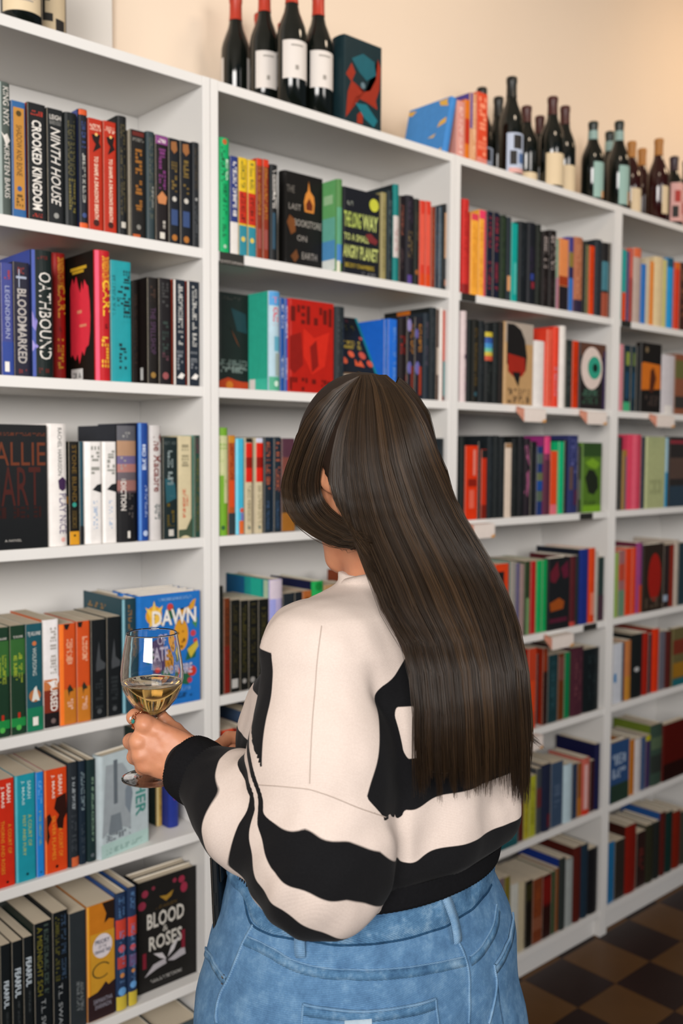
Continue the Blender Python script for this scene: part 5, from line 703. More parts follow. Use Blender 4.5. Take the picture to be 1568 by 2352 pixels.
bottle(1.243, .108, .258, 'small oxblood capped bottle with low cream label beside picture label', C_wine, L_crm, -100, 62, M_dark_glass, g3, lz=(.03, .2))
bottle(1.446, .21, .3, 'oxblood capped bottle at the back of the third bookcase', C_wine, None, 0, 0, M_dark_glass, g3)
bottle(1.297, .05, .284, 'oxblood capped bottle with ragged cream label at the front', C_wine, L_crm, -105, 66, M_dark_glass, g3, lz=(.04, .38))
bottle(1.431, .1, .3, 'oxblood capped bottle with ragged cream label next to sea green ones', C_wine, L_crm, -105, 62, M_dark_glass, g3, lz=(.04, .36))
bottle(1.545, .07, .27, 'black bottle with sea green label and peach spot on third bookcase', C_teal, L_teal, -92, 46, M_dark_glass, g3, lz=(.08, .5), art=[(.0, .2, .5, .9, L_peach)], band=B_pale)
bottle(1.802, .175, .32, 'sea green labelled bottle half hidden at the back', C_teal, None, 0, 0, M_dark_glass, g4, band=B_pale)
bottle(1.697, .07, .306, 'black bottle with sea green label and peach spot on fourth bookcase', C_teal, L_teal, -92, 50, M_dark_glass, g4, lz=(.08, .5), art=[(.0, .35, .55, .98, L_peach)], band=B_pale)
bottle(1.872, .13, .29, 'amber capped red bottle with cream label on fourth bookcase', C_tan, L_crm, -95, 50, M_wineglassred, g4, lz=(.1, .42))
bottle(2.072, .21, .325, 'amber capped red bottle at the back of fourth bookcase', C_tan, None, 0, 0, M_wineglassred, g4)
bottle(1.95, .07, .302, 'amber capped dark bottle with cream label at the front', C_tan, L_crm, -80, 44, M_wineglassred, g4, lz=(.12, .44))
bottle(2.056, .07, .262, 'plum capped bottle with pink flower label', C_plum, L_pink, -105, 60, M_dark_glass, g4, lz=(.1, .62), art=[(.5, .8, .2, .5, L_redi), (.1, .4, .1, .4, L_ink), (.2, .5, .6, .9, L_redi)])
bottle(2.238, .12, .295, 'plum capped bottle farthest along the fourth bookcase', C_plum, L_pink, -105, 60, M_dark_glass, g4, lz=(.1, .6))

def pl(c, *p): return ('p', c, p)
make_book(.3955, .127, .208, .047, .008, TOPZ, 'f', '#16292e', '#152328', 'tall dark teal hardcover with red swirls standing beside the bottles',
  (pl('#8a2c1c', (.1, .35), (.2, .5), (.35, .45), (.5, .4), (.7, .45), (.85, .6), (.9, .85), (.98, .75), (.95, .5), (.85, .35), (.9, .25), (.6, .3), (.3, .32), (.15, .12), (.05, .05)),
   pl('#8a2c1c', (.05, .55), (.2, .7), (.3, .6), (.2, .48)), pl('#8a2c1c', (.35, .12), (.5, .2), (.5, .03), (.35, .02)),
   pl('#1d5560', (.2, .75), (.5, .85), (.8, .8), (.85, .65), (.6, .55), (.4, .62)), pl('#1d6470', (.3, .25), (.6, .27), (.9, .12), (.8, .03), (.55, .1)), ('c', .48, .5, .06, '#5c7078', 1)),
  (), {}, 'books on top of the bookcases')
SET = [(.8355, .032, .162, '#c98a80', '#c98a80', 'dusty pink boxed paperback on top of third bookcase', (('s', .1, .9, .3, .7, '#e0c0b4'),)),
       (.8690, .020, .172, '#c8691c', '#c8691c', 'slim orange paperback on top of third bookcase', (('b', .3, .7, 0, 1, '#b0301c'),)),
       (.8910, .027, .196, '#c8946c', '#4a3f86', 'peach spined paperback with violet cover on top of third bookcase', (('b', .5, 1, 0, .35, '#5c4a86'), ('s', .1, .9, .4, .9, '#e0b490'))),
       (.9210, .045, .206, '#c8462a', '#b83c24', 'thick vermilion paperback on top of third bookcase beside black bottle', (('s', .05, .95, .15, .85, '#e08a6a'), ('b', 0, .12, 0, 1, '#c87a6c')))]
for x, t, h, c, cv, lb, art in SET: make_book(x, t, h, .145, .03, TOPZ, 'p', c, cv, lb, art, (), {}, 'books on top of the bookcases')
bl = make_book(0, .024, .165, .16, 0, 0, 'h', '#3d7ab8', '#3f80c0', 'sky blue hardcover with yellow corners leaning on the boxed paperbacks', (),
  (pl('#d0a44a', (.95, .95), (1, .85), (.8, .9), (.75, .99), (.98, .99)), pl('#d0a44a', (1, .55), (.8, .5), (.85, .6), (1, .65)), pl('#c8a860', (.6, .35), (.8, .4), (.75, .33)), pl('#d0a44a', (0, .98), (.2, .95), (.1, .88), (0, .9)), pl('#c8a860', (1, .1), (.75, .02), (1, .02))),
  {}, 'books on top of the bookcases')
bl.location = (.776, .03, TOPZ+.0053); bl.rotation_euler = (0, math.radians(12.5), 0)

# the tan book lying flat under the leaning display book
fb = make_book(0, .05, .117, .125, 0, 0, 'p', '#a8784c', '#a8784c', 'tan paperback lying flat under the leaning black display book, second bookcase', (), (), {}, 'books on the second shelf of the second bookcase')
fb.rotation_euler = (0, math.pi/2, 0); fb.location = (.4235, .02, SZ[2]+.0506)

# ------------------------------------------------------------------ shelf tags and black shelf labels
M_card = mat('white_card', lin('#d2c6be'), .7, .2, build=mottle(lin('#cdc1b9'), lin('#d8cdc5'), 60, .03, 300)); M_pinkc = mat('pink_card', lin('#c98a74'), .7, .2); M_strip = mat('black_label_strip', lin('#23231f'), .5, .3)
TAGT = [(1.076, 1.18, 2, 'white shelf tag under the tan hair silhouette book'), (1.396, 1.503, 2, 'white shelf tag under the eyeball book'), (1.809, 1.925, 2, 'white shelf tag under the orange sunset book'),
        (.857, .948, 3, 'white shelf tag under the scarlet paperback near hair tips'), (1.233, 1.345, 4, 'white shelf tag under the black flower book'), (1.10, 1.195, 5, 'white shelf tag under the brick red paperback near hair')]
for x0, x1, r, lb in TAGT:
    o = empty('shelf_tag', (x0, -.002, SZ[r])); tag(o, lb, 'shelf tag', 'shelf tags clipped to the shelves'); w = x1-x0
    bevbox('card', .0, w, -.031, -.0295, -.05, -.012, M_card, o, .0003, 1)
    mesh('side_flap', [(0, -.0294, -.05), (0, -.0294, -.012), (0, -.0005, -.003), (0, -.0005, -.02), (.001, -.0294, -.05), (.001, -.0294, -.012), (.001, -.0005, -.003), (.001, -.0005, -.02)], [(0, 1, 2, 3), (7, 6, 5, 4), (0, 4, 5, 1), (1, 5, 6, 2), (2, 6, 7, 3), (3, 7, 4, 0)], M_pinkc, o)
    bevbox('clip', .0, w, -.0294, -.0003, -.0115, -.0095, M_card, o, .0003, 1)
    mesh('corner_print', [(w*.8, -.0313, -.05), (w, -.0313, -.05), (w, -.0313, -.04), (w*.84, -.0313, -.044)], [(0, 1, 2, 3)], mat('orange_card_print', lin('#c08a4c'), .7), o)
for x0, x1, r, txt, lb in [(.0225, .0885, 1, ('', 'DYSTOPIAN'), 'black shelf label with two lines of pale lettering under green hardcover'), (.828, .888, 1, (), 'black shelf label under the crimson hardcover'),
        (1.626, 1.683, 1, (), 'black shelf label under the teal over orange paperback'), (1.413, 1.484, 3, (), 'black shelf label under the leaf green display book'), (1.446, 1.520, 4, (), 'black shelf label under the ultramarine hardcover')]:
    o = empty('shelf_label', (x0, -.0002, SZ[r]-.012)); tag(o, lb, 'shelf label', 'black shelf labels')
    hh = .0155 if len(txt) == 2 else .009
    bevbox('strip', 0, x1-x0, -.0012, 0, -hh, .011, M_strip, o, .0003, 1)
    T = MB()
    for k, s in enumerate(txt):
        if not s: continue
        G, F = glyphs(s); zz = (.0015, -.0125)[k] if len(txt) == 2 else -.003; w = x1-x0
        u0, u1 = ((.2, .75), (.05, .95))[k]
        T.add([(w*(u0+a*(u1-u0)), -.0014, zz+b*.006) for a, b in G], F, lin('#a8a09a'))
    if T.V: T.build('lettering', M_print, o)
# ------------------------------------------------------------------ signed distance modelling kit for the woman
def A3(*v): return np.array(v, dtype=float)
def smin(a, b, k): 
    h = np.clip(.5+.5*(b-a)/k, 0, 1); return b*(1-h)+a*h-k*h*(1-h)
def cone(p, a, b, r1, r2):
    a, b = A3(*a), A3(*b); ba = b-a; t = np.clip(((p-a)@ba)/(ba@ba), 0, 1)
    return np.linalg.norm(p-a-t[:, None]*ba, axis=1)-(r1+(r2-r1)*t)
def ell(p, c, r, rot=None):
    q = p-A3(*c)
    if rot is not None: q = q@rot
    r = A3(*r); k0 = np.linalg.norm(q/r, axis=1); k1 = np.linalg.norm(q/(r*r), axis=1)
    return np.where(k1 > 1e-9, k0*(k0-1)/np.maximum(k1, 1e-9), -r.min())
def chain(p, pts, k=.01):
    d = None
    for (a, b) in zip(pts[:-1], pts[1:]):
        e = cone(p, a[:3], b[:3], a[3], b[3]); d = e if d is None else smin(d, e, k)
    return d
def loft(p, L, ex=2.2, z0=None, z1=None, cap=.01):
    """L rows: z, cx, cy, a, b"""
    L = np.array(L); z = p[:, 2]; zc = np.clip(z, L[0, 0], L[-1, 0])
    # smooth (cubic) interpolation of the section
    from_t = np.interp(zc, L[:, 0], np.arange(len(L))); i = np.clip(from_t.astype(int), 0, len(L)-2); f = (from_t-i)[:, None]
    g = lambda j: L[np.clip(j, 0, len(L)-1), 1:]
    P0, P1, P2, P3 = g(i-1), g(i), g(i+1), g(i+2)
    S = .5*(2*P1+(P2-P0)*f+(2*P0-5*P1+4*P2-P3)*f*f+(3*P1-P0-3*P2+P3)*f**3)
    u = np.abs((p[:, 0]-S[:, 0])/S[:, 2]); v = np.abs((p[:, 1]-S[:, 1])/S[:, 3])
    rr = (u**ex+v**ex)**(1/ex); d = (rr-1)*np.minimum(S[:, 2], S[:, 3])
    dz = np.maximum(L[0, 0]-z, z-L[-1, 0])
    return np.where(dz > 0, np.sqrt(np.maximum(d, 0)**2+dz**2)+np.minimum(d, 0)*0, np.maximum(d, dz)) 
def vnoise(p, s, seed=0):
    """cheap smooth value noise in -1..1"""
    q = p/s+seed*17.31; i = np.floor(q).astype(np.int64); f = q-i; f = f*f*(3-2*f); out = 0
    for a in (0, 1):
        for b in (0, 1):
            for c in (0, 1):
                n = (i[:, 0]+a)*374761393+(i[:, 1]+b)*668265263+(i[:, 2]+c)*2147483647+seed*1013
                n = (n ^ (n >> 13))*1274126177; n = (n ^ (n >> 16)) & 0xffff
                w = (f[:, 0] if a else 1-f[:, 0])*(f[:, 1] if b else 1-f[:, 1])*(f[:, 2] if c else 1-f[:, 2])
                out = out+w*(n/32767.5-1)
    return out
def nets(fn, lo, hi, h, refine=2):
    """surface nets over a box"""
    lo = A3(*lo); hi = A3(*hi); n = np.ceil((hi-lo)/h).astype(int)+1
    ax = [lo[k]+h*np.arange(n[k]) for k in range(3)]
    G = np.stack(np.meshgrid(*ax, indexing='ij'), -1).reshape(-1, 3); D = np.empty(len(G))
    for s in range(0, len(G), 400000): D[s:s+400000] = fn(G[s:s+400000])
    D = D.reshape(n); cn = n-1
    acc = np.zeros((*cn, 3)); cnt = np.zeros(cn)
    off = [(0, 0, 0), (1, 0, 0), (0, 1, 0), (1, 1, 0), (0, 0, 1), (1, 0, 1), (0, 1, 1), (1, 1, 1)]
    def cor(o): return D[o[0]:o[0]+cn[0], o[1]:o[1]+cn[1], o[2]:o[2]+cn[2]]
    for i, a in enumerate(off):
        for b in off[i+1:]:
            if sum(abs(x-y) for x, y in zip(a, b)) != 1: continue
            da, db = cor(a), cor(b); m = (da < 0) != (db < 0); t = np.where(m, da/np.where(m, da-db, 1), 0)
            for k in range(3): acc[..., k] += np.where(m, a[k]+(b[k]-a[k])*t, 0)
            cnt += m
    act = cnt > 0; idx = -np.ones(cn, int); idx[act] = np.arange(act.sum())
    V = np.argwhere(act)*h+lo+acc[act]/cnt[act][:, None]*h
    F = []
    neg = D < 0
    for k in range(3):
        u, v = (k+1) % 3, (k+2) % 3
        sl = [slice(None)]*3; sl[k] = slice(0, n[k]-1); s2 = list(sl); s2[k] = slice(1, n[k])
        m = neg[tuple(sl)] != neg[tuple(s2)]
        e = np.argwhere(m); e = e[(e[:, u] > 0) & (e[:, v] > 0) & (e[:, u] < cn[u]) & (e[:, v] < cn[v])]
        q = []
        for du, dv in ((-1, -1), (0, -1), (0, 0), (-1, 0)):
            c = e.copy(); c[:, u] += du; c[:, v] += dv; q.append(idx[c[:, 0], c[:, 1], c[:, 2]])
        q = np.stack(q, 1); fl = ~neg[e[:, 0], e[:, 1], e[:, 2]]; q[fl] = q[fl][:, ::-1]
        F.append(q)
    F = np.concatenate(F); F = F[(F >= 0).all(1)]
    for _ in range(refine):
        d = fn(V); g = np.stack([(fn(V+np.eye(3)[k]*h*.2)-fn(V-np.eye(3)[k]*h*.2))/(h*.4) for k in range(3)], 1)
        V = V-g*(d/np.maximum((g*g).sum(1), .3))[:, None].clip(-h, h)*.8
    return V, F

# ---- joints (metres); she faces the shelves, +Y
HIP = A3(-.412, -.935, 0)
SHL, ELL_, WRL = A3(-.505, -.968, 1.405), A3(-.549, -1.022, 1.208), A3(-.590, -.808, 1.268)
SHR, ELR, WRR = A3(-.245, -.950, 1.405), A3(-.205, -.90, 1.20), A3(-.452, -.757, 1.215)
SW = [(1.147, -.404, -.936, .174, .148), (1.165, -.402, -.937, .175, .148), (1.178, -.394, -.939, .181, .155), (1.20, -.378, -.936, .175, .162), (1.28, -.374, -.918, .166, .178), (1.335, -.372, -.921, .156, .170), (1.385, -.372, -.938, .152, .134), (1.43, -.377, -.947, .146, .102), (1.462, -.381, -.947, .122, .086), (1.482, -.380, -.945, .066, .062), (1.498, -.380, -.942, .056, .056)]
def sw_torso(p): return loft(p, SW)
def sw_arm_l(p):
    d = chain(p, [(*SHL, .070), (-.527, -.993, 1.30, .0785), (*ELL_, .071), (*(ELL_*.5+WRL*.5-A3(0, 0, .006)), .059), (*(ELL_*.06+WRL*.94), .0345)], .03)
    return smin(d, ell(p, (-.556, -1.015, 1.165), (.052, .056, .034)), .035)
def sw_arm_r(p): return chain(p, [(*SHR, .066), (-.225, -.93, 1.30, .068), (*ELR, .066), (*(ELR*.4+WRR*.6), .05), (*(ELR*.08+WRR*.92), .036)], .03)
def d_sweater(p):
    t = sw_torso(p); k = .012+.05*np.clip((p[:, 2]-1.37)/.05, 0, 1); d = smin(smin(t, sw_arm_l(p), k), sw_arm_r(p), k)
    return d
# ---- head, hair hull
HC = A3(-.380, -.90, 1.629); _b = math.radians(25); UH = A3(0, math.sin(_b), math.cos(_b)); FH = A3(0, math.cos(_b), -math.sin(_b)); XH = A3(1, 0, 0)
HR = np.stack([XH, FH, UH], 1)      # columns: right, forward, up of the head
def hd(r, f, u): return HC+XH*r+FH*f+UH*u
HAIRL = [(1.275, -.380, -1.098, .094, .026), (1.33, -.380, -1.098, .097, .033), (1.40, -.381, -1.085, .097, .040), (1.46, -.383, -1.050, .094, .046), (1.52, -.387, -1.005, .086, .050), (1.58, -.387, -.972, .076, .052), (1.64, -.384, -.945, .066, .052), (1.69, -.38, -.925, .05, .04)]
def d_hull(p):
    cap = ell(p, hd(-.004, -.010, .006), (.079, .106, .116), HR)
    return smin(cap, loft(p, HAIRL, 2.4), .03)
SLEEVE_CTL = [(-0.6139, -0.996, 1.2952, 0), (-0.6099, -1.0207, 1.2995, 0), (-0.5963, -1.047, 1.3006, 0), (-0.5702, -1.0718, 1.2893, 0), (-0.5184, -1.0833, 1.2621, 0), (-0.6168, -1.002, 1.268, 1), (-0.6024, -1.0544, 1.2639, 1), (-0.5712, -1.0867, 1.2495, 1), (-0.5348, -1.0952, 1.2344, 1), (-0.6199, -0.9978, 1.2553, 2), (-0.6244, -1.0144, 1.2345, 2), (-0.6263, -1.0288, 1.2189, 2), (-0.6222, -1.0509, 1.2091, 2), (-0.6117, -1.0694, 1.2024, 2), (-0.5935, -1.0855, 1.1953, 2), (-0.5797, -1.0932, 1.1937, 2), (-0.6229, -0.988, 1.2423, 3), (-0.6261, -0.9939, 1.2238, 3), (-0.6266, -1.0037, 1.198, 3), (-0.6261, -1.0197, 1.1879, 3), (-0.6224, -1.0406, 1.1813, 3), (-0.6155, -0.9749, 1.27, 4), (-0.6229, -0.9676, 1.2482, 4), (-0.6276, -0.958, 1.2176, 4), (-0.6224, -0.9405, 1.1934, 4), (-0.6192, -0.927, 1.2738, 5), (-0.6316, -0.9239, 1.2523, 5), (-0.6352, -0.9155, 1.2271, 5), (-0.5924, -0.8385, 1.296, 6), (-0.6185, -0.8363, 1.2756, 6), (-0.622, -0.8303, 1.2601, 6), (-0.6039, -0.9904, 1.3403, -1), (-0.574, -1.0483, 1.3477, -1), (-0.5115, -1.0686, 1.34, -1), (-0.6017, -0.972, 1.3405, -1), (-0.6115, -0.995, 1.317, -0.5), (-0.6099, -0.9592, 1.2851, 4.3), (-0.6137, -0.9755, 1.2778, 4.15), (-0.6107, -0.9481, 1.2824, 4.6), (-0.6172, -0.9873, 1.2658, 3.4), (-0.5593, -1.0309, 1.3879, -2), (-0.585, -0.981, 1.3825, -2), (-0.4986, -1.048, 1.3811, -2), (-0.5822, -0.9539, 1.3768, -2), (-0.4937, -0.9612, 1.2426, 0), (-0.4731, -1.0227, 1.2549, 0), (-0.5, -0.9689, 1.2143, 1), (-0.4794, -1.0304, 1.2266, 1), (-0.4821, -0.947, 1.2945, -1), (-0.4615, -1.0084, 1.3067, -1), (-0.4727, -0.9353, 1.3369, -2), (-0.4521, -0.9968, 1.3492, -2), (-0.5178, -0.9722, 1.259, 3), (-0.508, -0.9559, 1.2074, 3), (-0.5232, -0.9438, 1.2669, 4), (-0.5135, -0.9275, 1.2153, 4), (-0.5305, -0.9059, 1.2776, 5), (-0.5207, -0.8896, 1.226, 5), (-0.5441, -0.8349, 1.2975, 6), (-0.5343, -0.8186, 1.2459, 6)]
SWEATER_SEAMS = [[(-0.5404, -1.0069, 1.4572), (-0.55, -1.0147, 1.4404), (-0.5592, -1.0206, 1.4048), (-0.5736, -1.0329, 1.3674), (-0.5862, -1.0445, 1.3354), (-0.5925, -1.0501, 1.306)], [(-0.6138, -0.9897, 1.2936), (-0.6099, -1.0207, 1.2995), (-0.5963, -1.047, 1.3006), (-0.5843, -1.0606, 1.2968), (-0.5702, -1.0718, 1.2893), (-0.5485, -1.0816, 1.2775), (-0.5151, -1.0825, 1.2606)]]
JEANS_LINES = {'waist': [(174.88, 1.1407), (179.87, 1.1242), (-175.55, 1.1173), (-166.84, 1.1155), (-157.19, 1.1158), (-151.44, 1.1164), (-141.77, 1.1136), (-130.86, 1.1115), (-114.37, 1.1089), (-102.64, 1.1084), (-90.35, 1.1065), (-81.97, 1.1099), (-67.47, 1.1109), (-48.1, 1.1146)], 'yoke': [(-177.88, 1.1034), (-165.63, 1.1013), (-156.68, 1.0935), (-147.4, 1.0895), (-134.92, 1.0864), (-115.56, 1.08), (-101.74, 1.075), (-83.99, 1.0673)], 'yoke_r': [(-81.37, 1.0648), (-72.78, 1.0687), (-61.71, 1.0769), (-49.71, 1.0896)], 'center': [(-85.64, 1.0853), (-83.99, 1.0673), (-83.51, 1.0476), (-84.65, 1.0236), (-86.53, 0.9974)], 'side': [(-175.55, 1.1173), (-177.74, 1.0991), (179.45, 1.0612), (176.33, 1.0331), (176.56, 1.0151), (177.79, 1.0066)], 'pocket_f': [(154.03, 1.0501), (164.04, 1.0574), (169.4, 1.0562), (177.83, 1.0539)], 'pk_top': [(-151.79, 1.0556), (-143.06, 1.0516), (-134.72, 1.048), (-121.84, 1.0452), (-102.99, 1.0403)], 'pk_l': [(-151.79, 1.0556), (-152.33, 1.0359)], 'pk_r': [(-102.99, 1.0403), (-104.71, 1.0166)], 'pkr_edge': [(-66.05, 1.0403), (-66.72, 1.0149), (-74.19, 0.9813)], 'pkr_top': [(-66.05, 1.0403), (-58.57, 1.0444), (-49.41, 1.0492)], 'loop1': [(-155.66, 1.1393), (-155.26, 1.119), (-154.25, 1.0997)], 'loop2': [(-90.68, 1.1398), (-87.3, 1.1117), (-87.18, 1.0865)]}
JN = [(0.8, -0.415, -0.935, 0.19, 0.15), (0.9, -0.418, -0.937, 0.208, 0.163), (0.95, -0.419, -0.938, 0.213, 0.168), (0.985, -0.416, -0.937, 0.214, 0.168), (1.01, -0.41, -0.936, 0.214, 0.167), (1.03, -0.405, -0.935, 0.211, 0.164), (1.064, -0.404, -0.935, 0.203, 0.158), (1.096, -0.408, -0.935, 0.189, 0.148), (1.12, -0.409, -0.935, 0.179, 0.141), (1.16, -0.409, -0.935, 0.17, 0.136)]
HAIR_BACK = [[(-0.4162, -0.9288, 1.7387), (-0.4323, -0.9387, 1.7201), (-0.4483, -0.9456, 1.6934), (-0.4561, -0.9484, 1.6675), (-0.4616, -0.9517, 1.6419), (-0.4636, -0.9556, 1.6164), (-0.464, -0.9616, 1.5911), (-0.4657, -0.9713, 1.5662), (-0.4702, -0.989, 1.5424), (-0.4734, -1.0072, 1.5191), (-0.4756, -1.024, 1.4963), (-0.4769, -1.0396, 1.4738), (-0.4774, -1.0608, 1.4525), (-0.4772, -1.0781, 1.4312), (-0.4786, -1.0912, 1.3862), (-0.4777, -1.0923, 1.3387), (-0.4755, -1.094, 1.2981)], [(-0.4142, -0.9328, 1.7386), (-0.4289, -0.9459, 1.72), (-0.4436, -0.956, 1.6933), (-0.4512, -0.9616, 1.6675), (-0.4568, -0.9669, 1.642), (-0.459, -0.973, 1.6168), (-0.4604, -0.9814, 1.5918), (-0.4637, -0.9941, 1.5674), (-0.4664, -1.0106, 1.5437), (-0.4677, -1.0272, 1.5205), (-0.4694, -1.0435, 1.4979), (-0.4713, -1.0593, 1.4757), (-0.4699, -1.0767, 1.4539), (-0.4686, -1.0914, 1.4322), (-0.4724, -1.1061, 1.3881), (-0.474, -1.1099, 1.342), (-0.4714, -1.1108, 1.3015)], [(-0.4118, -0.9365, 1.7385), (-0.4252, -0.9526, 1.7199), (-0.4382, -0.9655, 1.6932), (-0.4446, -0.9727, 1.6675), (-0.4499, -0.9798, 1.6421), (-0.4518, -0.9872, 1.617), (-0.4527, -0.9964, 1.5922), (-0.4551, -1.0094, 1.5679), (-0.4555, -1.0244, 1.5441), (-0.4551, -1.0399, 1.5208), (-0.4562, -1.0557, 1.498), (-0.4582, -1.0714, 1.4759), (-0.4566, -1.087, 1.4538), (-0.4556, -1.1004, 1.4318), (-0.4601, -1.1152, 1.3878), (-0.4616, -1.1193, 1.3417), (-0.4576, -1.1187, 1.3005)], [(-0.4093, -0.94, 1.7385), (-0.4207, -0.9586, 1.7198), (-0.4316, -0.9736, 1.6932), (-0.437, -0.9827, 1.6675), (-0.4413, -0.9905, 1.6422), (-0.4416, -0.9981, 1.6171), (-0.4411, -1.0072, 1.5923), (-0.4415, -1.0195, 1.5679), (-0.4401, -1.0336, 1.5439), (-0.4381, -1.0483, 1.5203), (-0.439, -1.0641, 1.4974), (-0.4412, -1.0797, 1.4751), (-0.4398, -1.0941, 1.4528), (-0.4393, -1.1067, 1.4306), (-0.4445, -1.1214, 1.3864), (-0.4451, -1.1252, 1.3399), (-0.4395, -1.1229, 1.2975)], [(-0.4064, -0.9431, 1.7385), (-0.4156, -0.9639, 1.7198), (-0.4242, -0.9809, 1.6933), (-0.428, -0.9912, 1.6676), (-0.4308, -0.9994, 1.6423), (-0.4292, -1.0067, 1.6172), (-0.4264, -1.0149, 1.5922), (-0.4245, -1.0263, 1.5675), (-0.4211, -1.0396, 1.5432), (-0.4177, -1.0538, 1.5193), (-0.4181, -1.0694, 1.4961), (-0.4208, -1.0853, 1.4737), (-0.4204, -1.0991, 1.4511), (-0.4208, -1.1113, 1.4289), (-0.4262, -1.1256, 1.3842), (-0.4257, -1.1289, 1.3369), (-0.4185, -1.1251, 1.2934)], [(-0.4032, -0.9459, 1.7385), (-0.41, -0.9686, 1.7199), (-0.416, -0.9872, 1.6934), (-0.4179, -0.9986, 1.6677), (-0.4187, -1.0067, 1.6423), (-0.4147, -1.0133, 1.6171), (-0.4087, -1.0199, 1.5919), (-0.404, -1.0301, 1.5669), (-0.3985, -1.0426, 1.5421), (-0.3938, -1.0564, 1.5177), (-0.3943, -1.0727, 1.4943), (-0.3973, -1.0887, 1.4716), (-0.3984, -1.1024, 1.449), (-0.4001, -1.1143, 1.4266), (-0.4056, -1.1283, 1.3813), (-0.4035, -1.1307, 1.3329), (-0.395, -1.1256, 1.2883)], [(-0.3997, -0.9483, 1.7386), (-0.4033, -0.9723, 1.72), (-0.4064, -0.9924, 1.6935), (-0.4061, -1.0044, 1.6678), (-0.4046, -1.0121, 1.6424), (-0.3974, -1.0176, 1.617), (-0.3878, -1.0221, 1.5913), (-0.3797, -1.0309, 1.5658), (-0.3727, -1.0433, 1.5406), (-0.3669, -1.0572, 1.5158), (-0.3676, -1.074, 1.4921), (-0.3711, -1.0904, 1.4691), (-0.3738, -1.104, 1.4463), (-0.3771, -1.116, 1.4237), (-0.3824, -1.1293, 1.3776), (-0.3792, -1.1312, 1.3283), (-0.369, -1.1248, 1.2823)], [(-0.3956, -0.9502, 1.7387), (-0.3957, -0.9751, 1.7203), (-0.3953, -0.996, 1.6938), (-0.3922, -1.0082, 1.668), (-0.3878, -1.0152, 1.6424), (-0.3761, -1.0183, 1.6167), (-0.3617, -1.0202, 1.5905), (-0.3508, -1.0282, 1.5644), (-0.3403, -1.039, 1.5384), (-0.3329, -1.0526, 1.5128), (-0.3356, -1.0716, 1.4889), (-0.3413, -1.0897, 1.4659), (-0.3465, -1.1041, 1.443), (-0.3521, -1.1165, 1.4204), (-0.3572, -1.1293, 1.3734), (-0.3519, -1.1302, 1.3227), (-0.3409, -1.123, 1.2756)], [(-0.3909, -0.9514, 1.7389), (-0.3867, -0.9765, 1.7206), (-0.3814, -0.9971, 1.6941), (-0.3735, -1.0078, 1.6683), (-0.3643, -1.0124, 1.6424), (-0.3427, -1.0087, 1.616), (-0.3213, -1.0064, 1.5888), (-0.313, -1.0187, 1.5622), (-0.3043, -1.0327, 1.5358), (-0.2965, -1.0472, 1.5096), (-0.2938, -1.0625, 1.4842), (-0.2949, -1.0771, 1.4594), (-0.3102, -1.0979, 1.4378), (-0.3215, -1.1134, 1.4158), (-0.3274, -1.1264, 1.3679), (-0.3187, -1.1253, 1.315), (-0.3156, -1.124, 1.2702)]]
HAIR_SIDE = [[(-0.4208, -0.9353, 1.7376), (-0.4373, -0.9111, 1.7221), (-0.4499, -0.8809, 1.6897), (-0.451, -0.8509, 1.6521), (-0.4467, -0.8252, 1.6186), (-0.4459, -0.8199, 1.5932), (-0.4432, -0.8327, 1.5656), (-0.44, -0.8613, 1.5476), (-0.4435, -0.9033, 1.5371), (-0.4505, -0.951, 1.5358), (-0.4604, -0.9954, 1.5423)], [(-0.4204, -0.9356, 1.7376), (-0.4409, -0.9271, 1.7176), (-0.4604, -0.9138, 1.6835), (-0.4665, -0.8952, 1.6468), (-0.4634, -0.8765, 1.6145), (-0.4571, -0.8707, 1.5899), (-0.4531, -0.8854, 1.5688), (-0.4527, -0.9138, 1.5543), (-0.4573, -0.9506, 1.5481), (-0.4642, -0.9848, 1.5477), (-0.4701, -1.0092, 1.5463)], [(-0.4207, -0.9367, 1.7375), (-0.4406, -0.937, 1.7147), (-0.4592, -0.9299, 1.6806), (-0.4678, -0.9211, 1.6443), (-0.4673, -0.9119, 1.6154), (-0.4631, -0.9094, 1.5942), (-0.4605, -0.9211, 1.5778), (-0.4636, -0.946, 1.5672), (-0.4679, -0.9737, 1.5604), (-0.471, -0.9956, 1.5554), (-0.472, -1.0127, 1.5482)], [(-0.4204, -0.938, 1.7375), (-0.4409, -0.945, 1.7133), (-0.4589, -0.9437, 1.6778), (-0.4678, -0.9424, 1.6418), (-0.4701, -0.9413, 1.6162), (-0.4697, -0.9449, 1.6009), (-0.4695, -0.9548, 1.5859), (-0.4708, -0.9693, 1.5714), (-0.4732, -0.9848, 1.5598), (-0.4744, -1.0008, 1.5485), (-0.4742, -1.0136, 1.5385)], [(-0.4199, -0.9389, 1.7374), (-0.4404, -0.9498, 1.7116), (-0.4567, -0.9528, 1.6752), (-0.4652, -0.9557, 1.6419), (-0.4683, -0.9593, 1.6115), (-0.469, -0.9648, 1.5914), (-0.4709, -0.9747, 1.5717), (-0.4743, -0.9882, 1.5551), (-0.4765, -1.0016, 1.5412), (-0.4777, -1.0139, 1.5275), (-0.4787, -1.0257, 1.5139)]]
